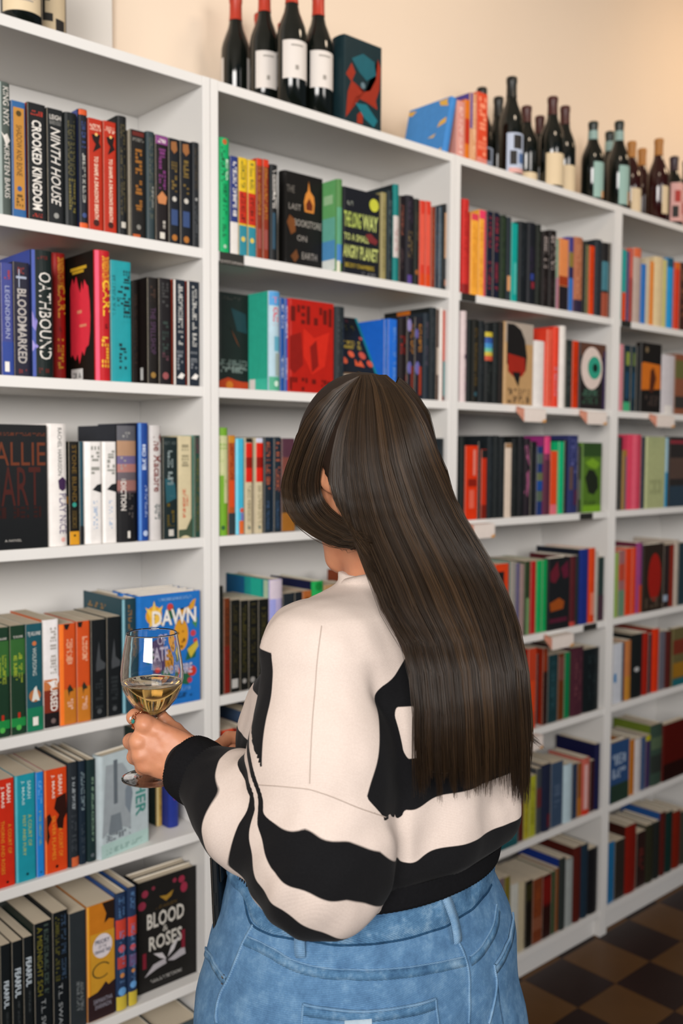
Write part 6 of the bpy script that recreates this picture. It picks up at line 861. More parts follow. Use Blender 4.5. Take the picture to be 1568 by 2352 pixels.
# ------------------------------------------------------------------ materials of the woman
def skin_build(nt, b):
    tc = nd(nt, 'ShaderNodeTexCoord'); n = nd(nt, 'ShaderNodeTexNoise', i_Scale=38, i_Detail=5); nt.links.new(tc.outputs['Object'], n.inputs['Vector'])
    r = nd(nt, 'ShaderNodeMix', data_type='RGBA'); r.inputs[6].default_value = lin('#a8694c'); r.inputs[7].default_value = lin('#c48a68')
    nt.links.new(n.outputs['Fac'], r.inputs[0]); nt.links.new(r.outputs[2], b.inputs['Base Color'])
    b.inputs['Subsurface Weight'].default_value = .12; b.inputs['Subsurface Radius'].default_value = (.01, .004, .002); b.inputs['Subsurface Scale'].default_value = .4
    n2 = nd(nt, 'ShaderNodeTexNoise', i_Scale=420, i_Detail=3); nt.links.new(tc.outputs['Object'], n2.inputs['Vector'])
    bp = nd(nt, 'ShaderNodeBump', i_Strength=.12, i_Distance=.001); nt.links.new(n2.outputs['Fac'], bp.inputs['Height']); nt.links.new(bp.outputs['Normal'], b.inputs['Normal'])
M_skin = mat('skin', rough=.48, spec=.4, build=skin_build)
def knit_build(nt, b):
    at = nd(nt, 'ShaderNodeAttribute', attribute_name='stripe'); st = nd(nt, 'ShaderNodeMapRange'); st.inputs[1].default_value = -.0006; st.inputs[2].default_value = .0006
    nt.links.new(at.outputs['Fac'], st.inputs[0])
    tc = nd(nt, 'ShaderNodeTexCoord'); n = nd(nt, 'ShaderNodeTexNoise', i_Scale=500, i_Detail=2); nt.links.new(tc.outputs['Object'], n.inputs['Vector'])
    cr = nd(nt, 'ShaderNodeMix', data_type='RGBA'); cr.inputs[6].default_value = lin('#bbaca3'); cr.inputs[7].default_value = lin('#cabcb3'); nt.links.new(n.outputs['Fac'], cr.inputs[0])
    bk = nd(nt, 'ShaderNodeMix', data_type='RGBA'); bk.inputs[6].default_value = lin('#0b0b0d'); bk.inputs[7].default_value = lin('#131315'); nt.links.new(n.outputs['Fac'], bk.inputs[0])
    mx = nd(nt, 'ShaderNodeMix', data_type='RGBA'); nt.links.new(st.outputs[0], mx.inputs[0]); nt.links.new(bk.outputs[2], mx.inputs[6]); nt.links.new(cr.outputs[2], mx.inputs[7])
    nt.links.new(mx.outputs[2], b.inputs['Base Color'])
    w = nd(nt, 'ShaderNodeTexWave', i_Scale=190, i_Distortion=1.6); w.bands_direction = 'DIAGONAL'; nt.links.new(tc.outputs['Object'], w.inputs['Vector'])
    ad = nd(nt, 'ShaderNodeMath', operation='ADD'); nt.links.new(w.outputs['Fac'], ad.inputs[0]); nt.links.new(n.outputs['Fac'], ad.inputs[1])
    bp = nd(nt, 'ShaderNodeBump', i_Strength=.08, i_Distance=.001); nt.links.new(ad.outputs[0], bp.inputs['Height']); nt.links.new(bp.outputs['Normal'], b.inputs['Normal'])
    b.inputs['Sheen Weight'].default_value = .03
M_knit = mat('striped_knit', rough=.92, spec=.12, build=knit_build)
def denim(c1, c2, c3):
    def f(nt, b):
        tc = nd(nt, 'ShaderNodeTexCoord'); n = nd(nt, 'ShaderNodeTexNoise', i_Scale=42, i_Detail=10, i_Roughness=.72); nt.links.new(tc.outputs['Object'], n.inputs['Vector'])
        r = nd(nt, 'ShaderNodeValToRGB'); r.color_ramp.elements[0].position = .3; r.color_ramp.elements[0].color = c1; r.color_ramp.elements[1].position = .7; r.color_ramp.elements[1].color = c3
        e = r.color_ramp.elements.new(.5); e.color = c2
        nt.links.new(n.outputs['Fac'], r.inputs[0])
        w = nd(nt, 'ShaderNodeTexWave', i_Scale=260, i_Distortion=.8); w.bands_direction = 'DIAGONAL'; nt.links.new(tc.outputs['Object'], w.inputs['Vector'])
        n2 = nd(nt, 'ShaderNodeTexNoise', i_Scale=700, i_Detail=2); nt.links.new(tc.outputs['Object'], n2.inputs['Vector'])
        mu = nd(nt, 'ShaderNodeMath', operation='MULTIPLY'); nt.links.new(w.outputs['Fac'], mu.inputs[0]); nt.links.new(n2.outputs['Fac'], mu.inputs[1])
        mr = nd(nt, 'ShaderNodeMapRange'); mr.inputs[3].default_value = .72; mr.inputs[4].default_value = 1.4; nt.links.new(mu.outputs[0], mr.inputs[0])
        sc_ = nd(nt, 'ShaderNodeVectorMath', operation='SCALE'); nt.links.new(r.outputs[0], sc_.inputs[0]); nt.links.new(mr.outputs[0], sc_.inputs['Scale']); nt.links.new(sc_.outputs[0], b.inputs['Base Color'])
        bp = nd(nt, 'ShaderNodeBump', i_Strength=.25, i_Distance=.0008); nt.links.new(mu.outputs[0], bp.inputs['Height']); nt.links.new(bp.outputs['Normal'], b.inputs['Normal'])
    return f
M_denim = mat('washed_denim', rough=.85, spec=.15, build=denim(lin('#406184'), lin('#52779b'), lin('#6f92b1')))
M_denim2 = mat('waistband_denim', rough=.85, spec=.15, build=denim(lin('#2c4c6e'), lin('#4c7294'), lin('#7f9db6')))
M_fade = mat('faded_denim_edge', rough=.85, spec=.15, build=denim(lin('#54789a'), lin('#688aaa'), lin('#829fb8')))
M_dseam = mat('dark_denim_seam', rough=.9, spec=.1, build=denim(lin('#16304a'), lin('#21415f'), lin('#2f5578')))
M_stitch = mat('brown_stitching', lin('#4a4038'), .8, .2); M_rivet = mat('pewter_rivet', lin('#8d867c'), .35, .5, .9)
def hair_build(nt, b):
    at = nd(nt, 'ShaderNodeAttribute', attribute_name='Col'); nt.links.new(at.outputs['Color'], b.inputs['Base Color'])
    b.inputs['Anisotropic'].default_value = .4
M_hair = mat('brown_hair', rough=.38, spec=.3, build=hair_build)
M_hairbase = mat('brown_hair_base', lin('#1d130d'), .6, .2, build=mottle(lin('#1a110c'), lin('#241810'), 30, .1, 200))

# ------------------------------------------------------------------ the woman
woman = empty('person', (-.41, -.935, 0))
tag(woman, 'woman with long brown hair in striped sweater and jeans holding a wine glass', 'person')
WM = Vector((-.41, -.935, 0))
def npmesh(name, V, F, m, parent, smooth=True, base=WM):
    V = np.asarray(V, np.float32)-np.array(base, np.float32); me = bpy.data.meshes.new(name); F = np.asarray(F); k = F.shape[1]
    me.vertices.add(len(V)); me.vertices.foreach_set('co', V.ravel()); me.loops.add(F.size); me.loops.foreach_set('vertex_index', F.ravel().astype(np.int32))
    me.polygons.add(len(F)); me.polygons.foreach_set('loop_start', np.arange(0, F.size, k, dtype=np.int32)); me.update(); me.validate()
    return link(name, me, m, parent, smooth)

# body: head with face, neck, trunk, arms, legs
def d_head(p):
    d = ell(p, hd(0, -.006, .022), (.069, .093, .094), HR)
    d = smin(d, ell(p, hd(0, .036, -.035), (.057, .06, .075), HR), .03)
    d = smin(d, cone(p, hd(0, .078, -.099), hd(0, .07, -.09), .018, .021), .02)
    for s in (-1, 1):
        d = smin(d, cone(p, hd(s*.052, -.005, -.05), hd(s*.02, .072, -.096), .016, .015), .02)      # jaw line
        d = smin(d, ell(p, hd(s*.034, .062, -.022), (.024, .02, .02), HR), .02)                     # cheekbone
        d = -smin(-d, ell(p, hd(s*.031, .096, .008), (.017, .014, .01), HR), .012)                  # eye socket
        d = smin(d, ell(p, hd(s*.031, .077, .006), (.0125, .0125, .0115), HR), .002)                # eyeball and lid
        d = smin(d, cone(p, hd(s*.014, .088, .026), hd(s*.046, .076, .027), .006, .004), .008)      # brow
        e = ell(p, hd(s*.071, -.008, -.006), (.007, .018, .031), HR); e = -smin(-e, ell(p, hd(s*.079, -.004, -.002), (.005, .010, .02), HR), .004); d = smin(d, e, .006)
    d = smin(d, cone(p, hd(0, .086, .016), hd(0, .106, -.022), .006, .0095), .008)                  # nose
    for s in (-1, 1): d = smin(d, ell(p, hd(s*.011, .094, -.028), (.007, .009, .006), HR), .006)
    d = smin(d, ell(p, hd(0, .084, -.053), (.021, .010, .0055), HR), .006); d = smin(d, ell(p, hd(0, .082, -.063), (.018, .010, .006), HR), .005)
    nb = A3(-.380, -.946, 1.47)
    return smin(d, cone(p, nb, hd(0, -.03, -.06), .054, .05), .03)
WRI = [(-.576, -.8153, 1.2829), (-.581, -.817, 1.2735), (-.5854, -.8141, 1.2618), (-.5884, -.807, 1.2498)]
IDX = [(-.6232, -.7732, 1.3145), (-.6226, -.7474, 1.3176), (-.6003, -.7275, 1.3128), (-.5836, -.7311, 1.3049)]
MID = [(-.6295, -.7693, 1.2938), (-.6246, -.7412, 1.286), (-.6008, -.7231, 1.2739), (-.5849, -.7281, 1.2692)]
RIN = [(-.6278, -.7722, 1.2768), (-.6217, -.7454, 1.267), (-.6001, -.728, 1.2545), (-.586, -.734, 1.2514)]
PIN = [(-.6224, -.7741, 1.2636), (-.6146, -.7506, 1.2526), (-.5959, -.7357, 1.2412), (-.5863, -.7418, 1.2389)]
THU = [(-.5754, -.793, 1.283), (-.5766, -.7648, 1.2942), (-.5794, -.7501, 1.3023), (-.5845, -.7481, 1.3117)]
def hand(p, mir=None):
    q = p if mir is None else mir(p)
    d = None
    for w, f, r in zip(WRI, (IDX, MID, RIN, PIN), (.0105, .0108, .0103, .0092)):
        e = cone(q, w, f[0], .0135, r+.0008); d = e if d is None else smin(d, e, .012)
    d = smin(d, cone(q, (-.579, -.80, 1.27), (-.600, -.775, 1.285), .016, .013), .012)
    d = smin(d, chain(q, [(-.5805, -.816, 1.268, .022), (-.5741, -.86, 1.257, .025), (-.566, -.93, 1.235, .031)], .01), .014)
    for f, r in zip((IDX, MID, RIN, PIN), (.0096, .0098, .0094, .0084)):
        e = chain(q, [(*f[0], r+.0012), (*f[1], r), (*f[2], r*.9), (*f[3], r*.78)], .003); d = smin(d, e, .0045)
        d = smin(d, ell(q, tuple(A3(*f[0])+A3(-.003, -.004, .001)), (.009, .009, .008)), .006)
    d = smin(d, cone(q, (-.5745, -.80, 1.279), THU[1], .015, .0115), .01)
    d = smin(d, chain(q, [(*THU[1], .011), (*THU[2], .0098), (*THU[3], .0082)], .003), .004)
    return d+.0004*vnoise(q, .006, 3)
# the other hand: the same hand mirrored and carried to the other wrist
_rw = Matrix.Rotation(math.radians(64), 3, 'Z')
_rwn = np.array(_rw)
def mirr(p):
    q = (p-(WRR+A3(.036, .0, -.020)))@_rwn; q[:, 0] *= -1; return q+A3(-.5805, -.8, 1.268)
def d_body_low(p):
    t = loft(p, [(.86, -.412, -.935, .17, .13), (.95, -.412, -.935, .18, .135), (1.05, -.41, -.935, .17, .125), (1.13, -.405, -.935, .145, .108), (1.25, -.395, -.94, .15, .118), (1.33, -.39, -.94, .145, .112), (1.40, -.386, -.945, .13, .085), (1.45, -.383, -.946, .09, .06), (1.48, -.381, -.946, .055, .05)])
    d = t
    for S, E_, W_ in ((SHL, ELL_, WRL), (SHR, ELR, WRR)): d = smin(d, chain(p, [(*S, .046), (*E_, .038), (*(E_*.3+W_*.7), .03)], .015), .03)
    for s in (-1, 1): d = smin(d, chain(p, [(-.412+s*.095, -.93, .90, .085), (-.412+s*.09, -.925, .5, .052), (-.412+s*.085, -.94, .12, .036), (-.412+s*.085, -.93, .06, .036)], .02), .03)
    return d
parts = [nets(d_head, (-.49, -1.04, 1.462), (-.26, -.74, 1.78), .0036), nets(d_body_low, (-.68, -1.12, .03), (-.12, -.70, 1.475), .011, 1), nets(hand, (-.66, -.94, 1.215), (-.545, -.69, 1.345), .0018)]
parts.append(nets(lambda p: hand(p, mirr), (-.66, -.80, 1.19), (-.40, -.54, 1.37), .0022, 1))
V = []; F = []; n = 0
for v, f in parts: V.append(v); F.append(f+n); n += len(v)
npmesh('body', np.concatenate(V), np.concatenate(F), M_skin, woman)

# sweater
def d_sweater_w(p):
    d = d_sweater(p); z = p[:, 2]
    a = np.clip((sw_torso(p)-sw_arm_l(p))*60, -1, 1)*.5+.5         # 1 on the sleeve
    disp = .0032*vnoise(p*A3(1, 1, .55), .045, 1)+.0013*vnoise(p*A3(1, 1, .7), .02, 2)
    el = np.exp(-(((p-ELL_)/.075)**2).sum(1)); tt = (p-ELL_)@((WRL-ELL_)/np.linalg.norm(WRL-ELL_))
    disp = disp+a*el*.0035*np.sin(tt*150+p[:, 2]*60)
    bk = (1-a)*np.exp(-((z-1.225)/.06)**2)
    disp = disp+bk*(.006*np.sin(p[:, 0]*62+1.0)+.004*np.exp(-((p[:, 0]+.467)/.018)**2))
    cr = A3(-.497, -1.045, 1.40); ct = A3(.25, .1, -1); ct = ct/np.linalg.norm(ct); q = p-cr; q = q-(q@ct)[:, None]*ct
    disp = disp-.005*np.exp(-(q*q).sum(1)/.00012)*np.exp(-((z-1.375)/.05)**2)       # crease running down to the armpit
    # ribbed edges stay snug
    rib = np.exp(-((z-1.152)/.014)**2)*(1-a); disp = disp*(1-rib)
    cl = sw_torso(p)
    return d-disp
def arm_uv(p):
    u = (ELL_-SHL); u = u/np.linalg.norm(u); w = (WRL-ELL_)/np.linalg.norm(WRL-ELL_); nrm = np.cross(u, w); nrm = nrm/np.linalg.norm(nrm); e0 = np.cross(nrm, u)
    r = p-SHL; yu = (p-ELL_)@u; r = r-(r@u)[:, None]*u; return np.degrees(np.arctan2(r@nrm, r@e0)), yu
_C = np.array(SLEEVE_CTL); _P, _S = _C[:, :3], _C[:, 3]
def _phi(a, b): return np.linalg.norm(a[:, None]-b[None], axis=2)
_n = len(_P); _A = np.zeros((_n+4, _n+4)); _A[:_n, :_n] = _phi(_P, _P)-np.eye(_n)*.002; _A[:_n, _n:n+_n] = 0
_A[:_n, _n:] = np.c_[np.ones(_n), _P]; _A[_n:, :_n] = _A[:_n, _n:].T
_W = np.linalg.solve(_A, np.r_[_S, np.zeros(4)])
def sleeve_s(p): return _phi(p, _P)@_W[:_n]+np.c_[np.ones(len(p)), p]@_W[_n:]
def stripe(p):
    """signed knit pattern, metres: positive cream, negative black"""
    z = p[:, 2]; x = p[:, 0]; fr = np.clip((p[:, 1]+.95)/.08, 0, 1)*-.016
    dip = -.011*np.exp(-((x+.467)/.024)**2)*(p[:, 1] < -.95)
    yk = np.where(p[:, 1] < -.95, np.clip(1.428+(x+.44)*.95, 1.372, 1.43), 1.415); yk = np.where(x > -.38, 1.43, yk)
    t = z-yk
    t = np.maximum(t, np.minimum(1.366+fr-z, z-1.311-fr)); t = np.maximum(t, np.minimum(1.266+dip+fr-z, z-1.207-dip*.9-fr))
    az, yu = arm_uv(p); azw = np.where(az > 60, az-360, az)
    lo = np.clip(-174+(yu+.144)*190, -186, -155)
    up = np.minimum(azw-lo, -72-azw)*.0012                          # cream panel of the upper sleeve
    up = np.maximum(up, z-np.where(azw < -120, yk+.004, 1.426))
    S = sleeve_s(p)*.03
    fo = np.maximum(np.maximum(np.minimum(S+.0, .03-S), np.minimum(S-.06, .09-S)), np.minimum(S-.12, .15-S))
    k = np.clip(S/.004, -1, 1)*.5+.5
    arm = up*(1-k)+np.where(S < .002, .02, fo)*k
    w = np.clip((sw_torso(p)+.003-sw_arm_l(p))/.012, -.5, .5)+.5
    return w*np.clip(arm, -.01, .01)+(1-w)*np.clip(t, -.01, .01)
V, F = nets(d_sweater_w, (-.70, -1.13, 1.135), (-.10, -.66, 1.535), .0037)
sweater = npmesh('sweater', V, F, M_knit, woman); sweater['label'] = 'cream and black striped knit sweater'
at = sweater.data.attributes.new('stripe', 'FLOAT', 'POINT'); at.data.foreach_set('value', stripe(V).astype(np.float32))
def settle(P, fn, off):
    P = np.array(P, float)
    for _ in range(6):
        d = fn(P)-off; g = np.stack([(fn(P+np.eye(3)[k]*.001)-fn(P-np.eye(3)[k]*.001))/.002 for k in range(3)], 1); g /= np.linalg.norm(g, axis=1)[:, None]; P = P-g*d[:, None]
    return P, g
M_seam = mat('knit_seam', lin('#a89a90'), .9, .1)
for s in SWEATER_SEAMS:
    pts = np.array([v[:] for v in catmull(s, 40)]); pts, g = settle(pts, d_sweater_w, .0001)
    v, f = tube([Vector(q) for q in pts], .0006, 5); npmesh('seam', np.array([x[:] for x in v]), np.array(f[:-2]), M_seam, sweater)
# ribbed cuff of the sleeve and ribbed hem
M_rib = mat('black_rib_knit', lin('#0c0c0e'), .92, .12, build=mottle(lin('#0a0a0c'), lin('#131316'), 300, .3, 900))
w = Vector(WRL-ELL_).normalized(); c0 = Vector(ELL_*.10+WRL*.90); e1 = w.orthogonal().normalized(); e2 = w.cross(e1); Vv = []; Ff = []; NR = 120
for k, (t, r) in enumerate(((-.020, .0395), (-.004, .0405), (.010, .0395), (.018, .0375), (.019, .034), (.004, .031))):
    for i in range(NR):
        a = 2*math.pi*i/NR; rr = r+(.0007 if i % 2 else -.0003)*(k < 5); Vv.append(c0+w*t+(e1*math.cos(a)*1.0+e2*math.sin(a)*1.0)*rr)
for k in range(5):
    for i in range(NR): Ff.append((k*NR+i, k*NR+(i+1) % NR, (k+1)*NR+(i+1) % NR, (k+1)*NR+i))
npmesh('cuff', np.array([v[:] for v in Vv]), np.array(Ff), M_rib, sweater)
TH = np.radians(np.arange(0, 360, 1.0)); Vv = []; Ff = []; NT = len(TH)
for k, (z, o) in enumerate(((1.172, .0005), (1.168, .002), (1.158, .0026), (1.148, .0024), (1.1435, .0012), (1.1435, -.003))):
    a0 = np.interp(z, [q[0] for q in SW], [q[3] for q in SW]); b0 = np.interp(z, [q[0] for q in SW], [q[4] for q in SW]); cx = np.interp(z, [q[0] for q in SW], [q[1] for q in SW]); cy = np.interp(z, [q[0] for q in SW], [q[2] for q in SW])
    for i, t in enumerate(TH):
        c, s = math.cos(t), math.sin(t); R = 1/((abs(c)**2.2+abs(s)**2.2)**(1/2.2)); oo = o+(.0006 if i % 2 else -.0003)
        Vv.append((cx+(a0+oo)*c*R, cy+(b0+oo)*s*R, z))
for k in range(5):
    for i in range(NT): Ff.append((k*NT+i, k*NT+(i+1) % NT, (k+1)*NT+(i+1) % NT, (k+1)*NT+i))
npmesh('hem', np.array(Vv), np.array(Ff), M_rib, sweater)
v, f = lathe([(.058, -.010), (.0605, -.002), (.0605, .006), (.057, .011), (.053, .008), (.053, .0)], 60)
col_ = npmesh('collar', np.array(v)@np.array(Matrix.Rotation(math.radians(-14), 3, 'X')).T+A3(-.380, -.943, 1.486), np.array(f), mat('cream_rib_knit', lin('#c2b4ab'), .92, .12, build=mottle(lin('#b9aaa1'), lin('#c9bbb2'), 400, .3, 800)), sweater)

# jeans
def d_jeans(p):
    d = loft(p, JN, 2.15)
    for s in (-1, 1):
        d = smin(d, chain(p, [(-.415+s*.10, -.94, .86, .105), (-.413+s*.098, -.93, .5, .078), (-.412+s*.09, -.94, .06, .075)], .03), .03)
        d = smin(d, ell(p, (-.413+s*.09, -1.02, .90), (.085, .085, .085)), .05)
    return d
def d_jeans_w(p): return d_jeans(p)-.0016*vnoise(p, .035, 5)-.0007*vnoise(p, .014, 6)
V, F = nets(d_jeans_w, (-.68, -1.17, .025), (-.15, -.72, 1.168), .0085, 2)
jeans = npmesh('jeans', V, F, M_denim, woman); jeans['label'] = 'light blue washed denim jeans'
def onj(th, z, off=0):
    th = np.radians(np.atleast_1d(th)); z = np.atleast_1d(z)*np.ones_like(th); lo = np.full(len(th), .05); hi = np.full(len(th), .35)
    D = np.stack([np.cos(th), np.sin(th), 0*th], 1); O = np.stack([0*th-.41, 0*th-.935, z], 1)
    for _ in range(26):
        m = (lo+hi)/2; ins = d_jeans_w(O+D*m[:, None])-off < 0; lo = np.where(ins, m, lo); hi = np.where(ins, hi, m)
    return O+D*hi[:, None]
def jline(key, n=60, dz=0, off=.0008):
    L = [(a+360 if a < 0 else a, z) for a, z in JEANS_LINES[key]] if isinstance(key, str) else key
    q = catmull([(a/100, z, 0) for a, z in L], n); return onj([v.x*100 for v in q], [v.y+dz for v in q], off)
def jnorm(P):
    g = np.stack([(d_jeans(P+np.eye(3)[k]*.002)-d_jeans(P-np.eye(3)[k]*.002)) for k in range(3)], 1); return g/np.linalg.norm(g, axis=1)[:, None]
def ribbon(P, w, th, m, name, parent=jeans):
    N = jnorm(P); T = np.gradient(P, axis=0); T /= np.linalg.norm(T, axis=1)[:, None]; S = np.cross(N, T); V = []; F = []
    for q, nn, s in zip(P, N, S): V += [q-s*w/2-nn*.001, q-s*w/2+nn*th, q+s*w/2+nn*th, q+s*w/2-nn*.001]
    for i in range(len(P)-1):
        for a in range(3): F.append((4*i+a, 4*i+a+1, 4*i+a+5, 4*i+a+4))
    return npmesh(name, V, F, m, parent, False)
def stitches(lines, name='stitching', step=.0036):
    V = []; F = []
    for P in lines:
        L = np.r_[0, np.cumsum(np.linalg.norm(np.diff(P, axis=0), axis=1))]; N = jnorm(P)
        for s in np.arange(.001, L[-1]-.003, step):
            a = np.array([np.interp(s, L, P[:, k]) for k in range(3)]); b = np.array([np.interp(s+step*.72, L, P[:, k]) for k in range(3)]); nn = np.array([np.interp(s, L, N[:, k]) for k in range(3)])
            t = (b-a)/np.linalg.norm(b-a); sd = np.cross(nn, t)*.00042; n0 = len(V)
            for q in (a, b): V += [q-sd, q+sd, q+sd+nn*.0007, q-sd+nn*.0007]
            F += [(n0+i for i in f) for f in ((0, 3, 2, 1), (4, 5, 6, 7), (3, 7, 6, 2), (0, 4, 7, 3), (1, 2, 6, 5))]
    o = npmesh(name, V, [list(f) for f in F], M_stitch, jeans, False); o['kind'] = 'stuff'; return o
# waistband, wrapped right round
wl = [(a+360 if a < 0 else a, z) for a, z in JEANS_LINES['waist']]
ta = np.arange(0, 361, 2.0); wz = np.interp((ta-100) % 360+100, [100]+[a for a, _ in wl]+[360+60], [1.125]+[z for _, z in wl]+[1.125])
wz = np.convolve(np.r_[wz[-6:-1], wz, wz[1:6]], np.ones(5)/5, 'same')[5:-5]
Vv = []; rows_ = (0, .12, .5, 1)
for f_ in rows_: Vv.append(onj(ta, wz+(1.163-wz)*f_, .0024 if f_ else .0002))
Vv = np.concatenate(Vv); n = len(ta); Ff = [(k*n+i, k*n+i+1, (k+1)*n+i+1, (k+1)*n+i) for k in range(3) for i in range(n-1)]
npmesh('waistband', Vv, Ff, M_denim2, jeans)
st = [jline('waist', 90, .0035, .0026)]
ribbon(jline('waist', 90, -.001, .0002), .0022, .0012, M_dseam, 'seam')
for key, dz in (('yoke', 0), ('yoke_r', 0)):
    ribbon(jline(key, 70, -.0045, .0001), .0095, .0011, M_denim2, 'yoke_band'); ribbon(jline(key, 70, .0012, .0002), .0014, .0015, M_fade, 'seam')
    st += [jline(key, 70, -.0012, .0013), jline(key, 70, -.0082, .0013)]
for key in ('center', 'side', 'pkr_edge'):
    P = jline(key, 50, 0, .0003); ribbon(P, .0022, .0017, M_fade, 'seam')
    Q = P.copy(); Q[:, :2] += (P[:, :2]-A3(-.41, -.935))@np.array([[0, -1], [1, 0]])*.0; st.append(onj(np.degrees(np.arctan2(P[:, 1]+.935, P[:, 0]+.41))-1.6, P[:, 2], .0006))
def patch(top, left, right, bottom, name):
    n, m = 26, 14; G = []
    tq = catmull([(a/100, z, 0) for a, z in top], n)
    for j in range(m):
        f_ = j/(m-1)
        for i in range(n):
            a = tq[i].x*100; a = a+(1-abs(2*i/(n-1)-1))*0; G.append((a, tq[i].y+(bottom-tq[i].y)*f_))
    P = onj([g[0] for g in G], [g[1] for g in G], .0017)
    Fq = [(j*n+i, j*n+i+1, (j+1)*n+i+1, (j+1)*n+i) for j in range(m-1) for i in range(n-1)]
    o = npmesh(name, P, Fq, M_denim, jeans)
    return o, P.reshape(m, n, 3)
tp = [(a+360, z) for a, z in JEANS_LINES['pk_top']]
pk, PP = patch(tp, None, None, .905, 'back_pocket')
edge = [PP[0], PP[:, 0], PP[:, -1]]
for e in edge: ribbon(e, .0022, .0016, M_fade, 'pocket_edge')
ribbon(np.array(onj([a for a, _ in [(q.x*100, 0) for q in catmull([(a/100, z, 0) for a, z in tp], 40)]], [q.y-.006 for q in catmull([(a/100, z, 0) for a, z in tp], 40)], .0017)), .010, .0007, M_denim2, 'pocket_band')
for dz in (-.0025, -.0125): st.append(onj([q.x*100 for q in catmull([(a/100, z, 0) for a, z in tp], 60)], [q.y+dz for q in catmull([(a/100, z, 0) for a, z in tp], 60)], .0026))
tab = onj(np.linspace(221.5, 230.5, 10), np.full(10, 1.0335), .002); ribbon(tab, .012, .0014, mat('frayed_label', lin('#9aaab6'), .9, build=mottle(lin('#8297a8'), lin('#b0bcc4'), 90, .2, 300)), 'pocket_label')
tp2 = [(a+360, z) for a, z in JEANS_LINES['pkr_top']]+[(325, 1.058)]
pk2, P2 = patch(tp2, None, None, .905, 'back_pocket')
ribbon(P2[0], .0022, .0016, M_fade, 'pocket_edge'); ribbon(onj([q.x*100 for q in catmull([(a/100, z, 0) for a, z in tp2], 30)], [q.y-.006 for q in catmull([(a/100, z, 0) for a, z in tp2], 30)], .0017), .010, .0007, M_denim2, 'pocket_band')
ribbon(jline('pocket_f', 30, -.004, .0004), .008, .0012, M_denim2, 'pocket_band'); ribbon(jline('pocket_f', 30, 0, .0006), .002, .0018, M_fade, 'pocket_edge'); st += [jline('pocket_f', 30, -.002, .0018), jline('pocket_f', 30, -.007, .0018)]
stitches(st)
for key in ('loop1', 'loop2'):
    P = jline(key, 24, 0, .0035); b_ = np.sin(np.linspace(0, math.pi, 24))**.5; P = P+jnorm(P)*(b_*.003)[:, None]; ribbon(P, .0118, .0016, M_fade, 'belt_loop')
rv = onj([176.2], [1.0535], .0012)[0]; v, f = lathe([(0, .0012), (.0018, .0010), (.0024, 0), (.0024, -.001)], 16); nn = Vector(jnorm(rv[None])[0])
npmesh('rivet', [(nn.to_track_quat('Z', 'Y').to_matrix() @ Vector(q))[:] for q in (np.array(v)).tolist()]+rv, np.array(f), M_rivet, jeans)
# shoes on the floor
for s in (-1, 1):
    def d_shoe(p, s=s):
        d = smin(ell(p, (-.412+s*.095, -.955, .045), (.042, .07, .045)), ell(p, (-.412+s*.1, -.86, .032), (.046, .095, .034)), .03); return np.maximum(d, -(p[:, 2]-.001))
    v, f = nets(d_shoe, (-.412+s*.1-.07, -1.05, -.006), (-.412+s*.1+.07, -.74, .11), .006, 1); sh = npmesh('shoe', v, f, mat('white_sneaker', lin('#c9c5be'), .6, .3), woman)
    v, f = lathe([(.0, 0)], 4) if False else boxvf(-.412+s*.1-.03, -.412+s*.1+.03, -1.0, -.80, .0, .012); npmesh('sole', np.array(v), np.array(f), mat('rubber_sole', lin('#8a857c'), .8), sh, False)
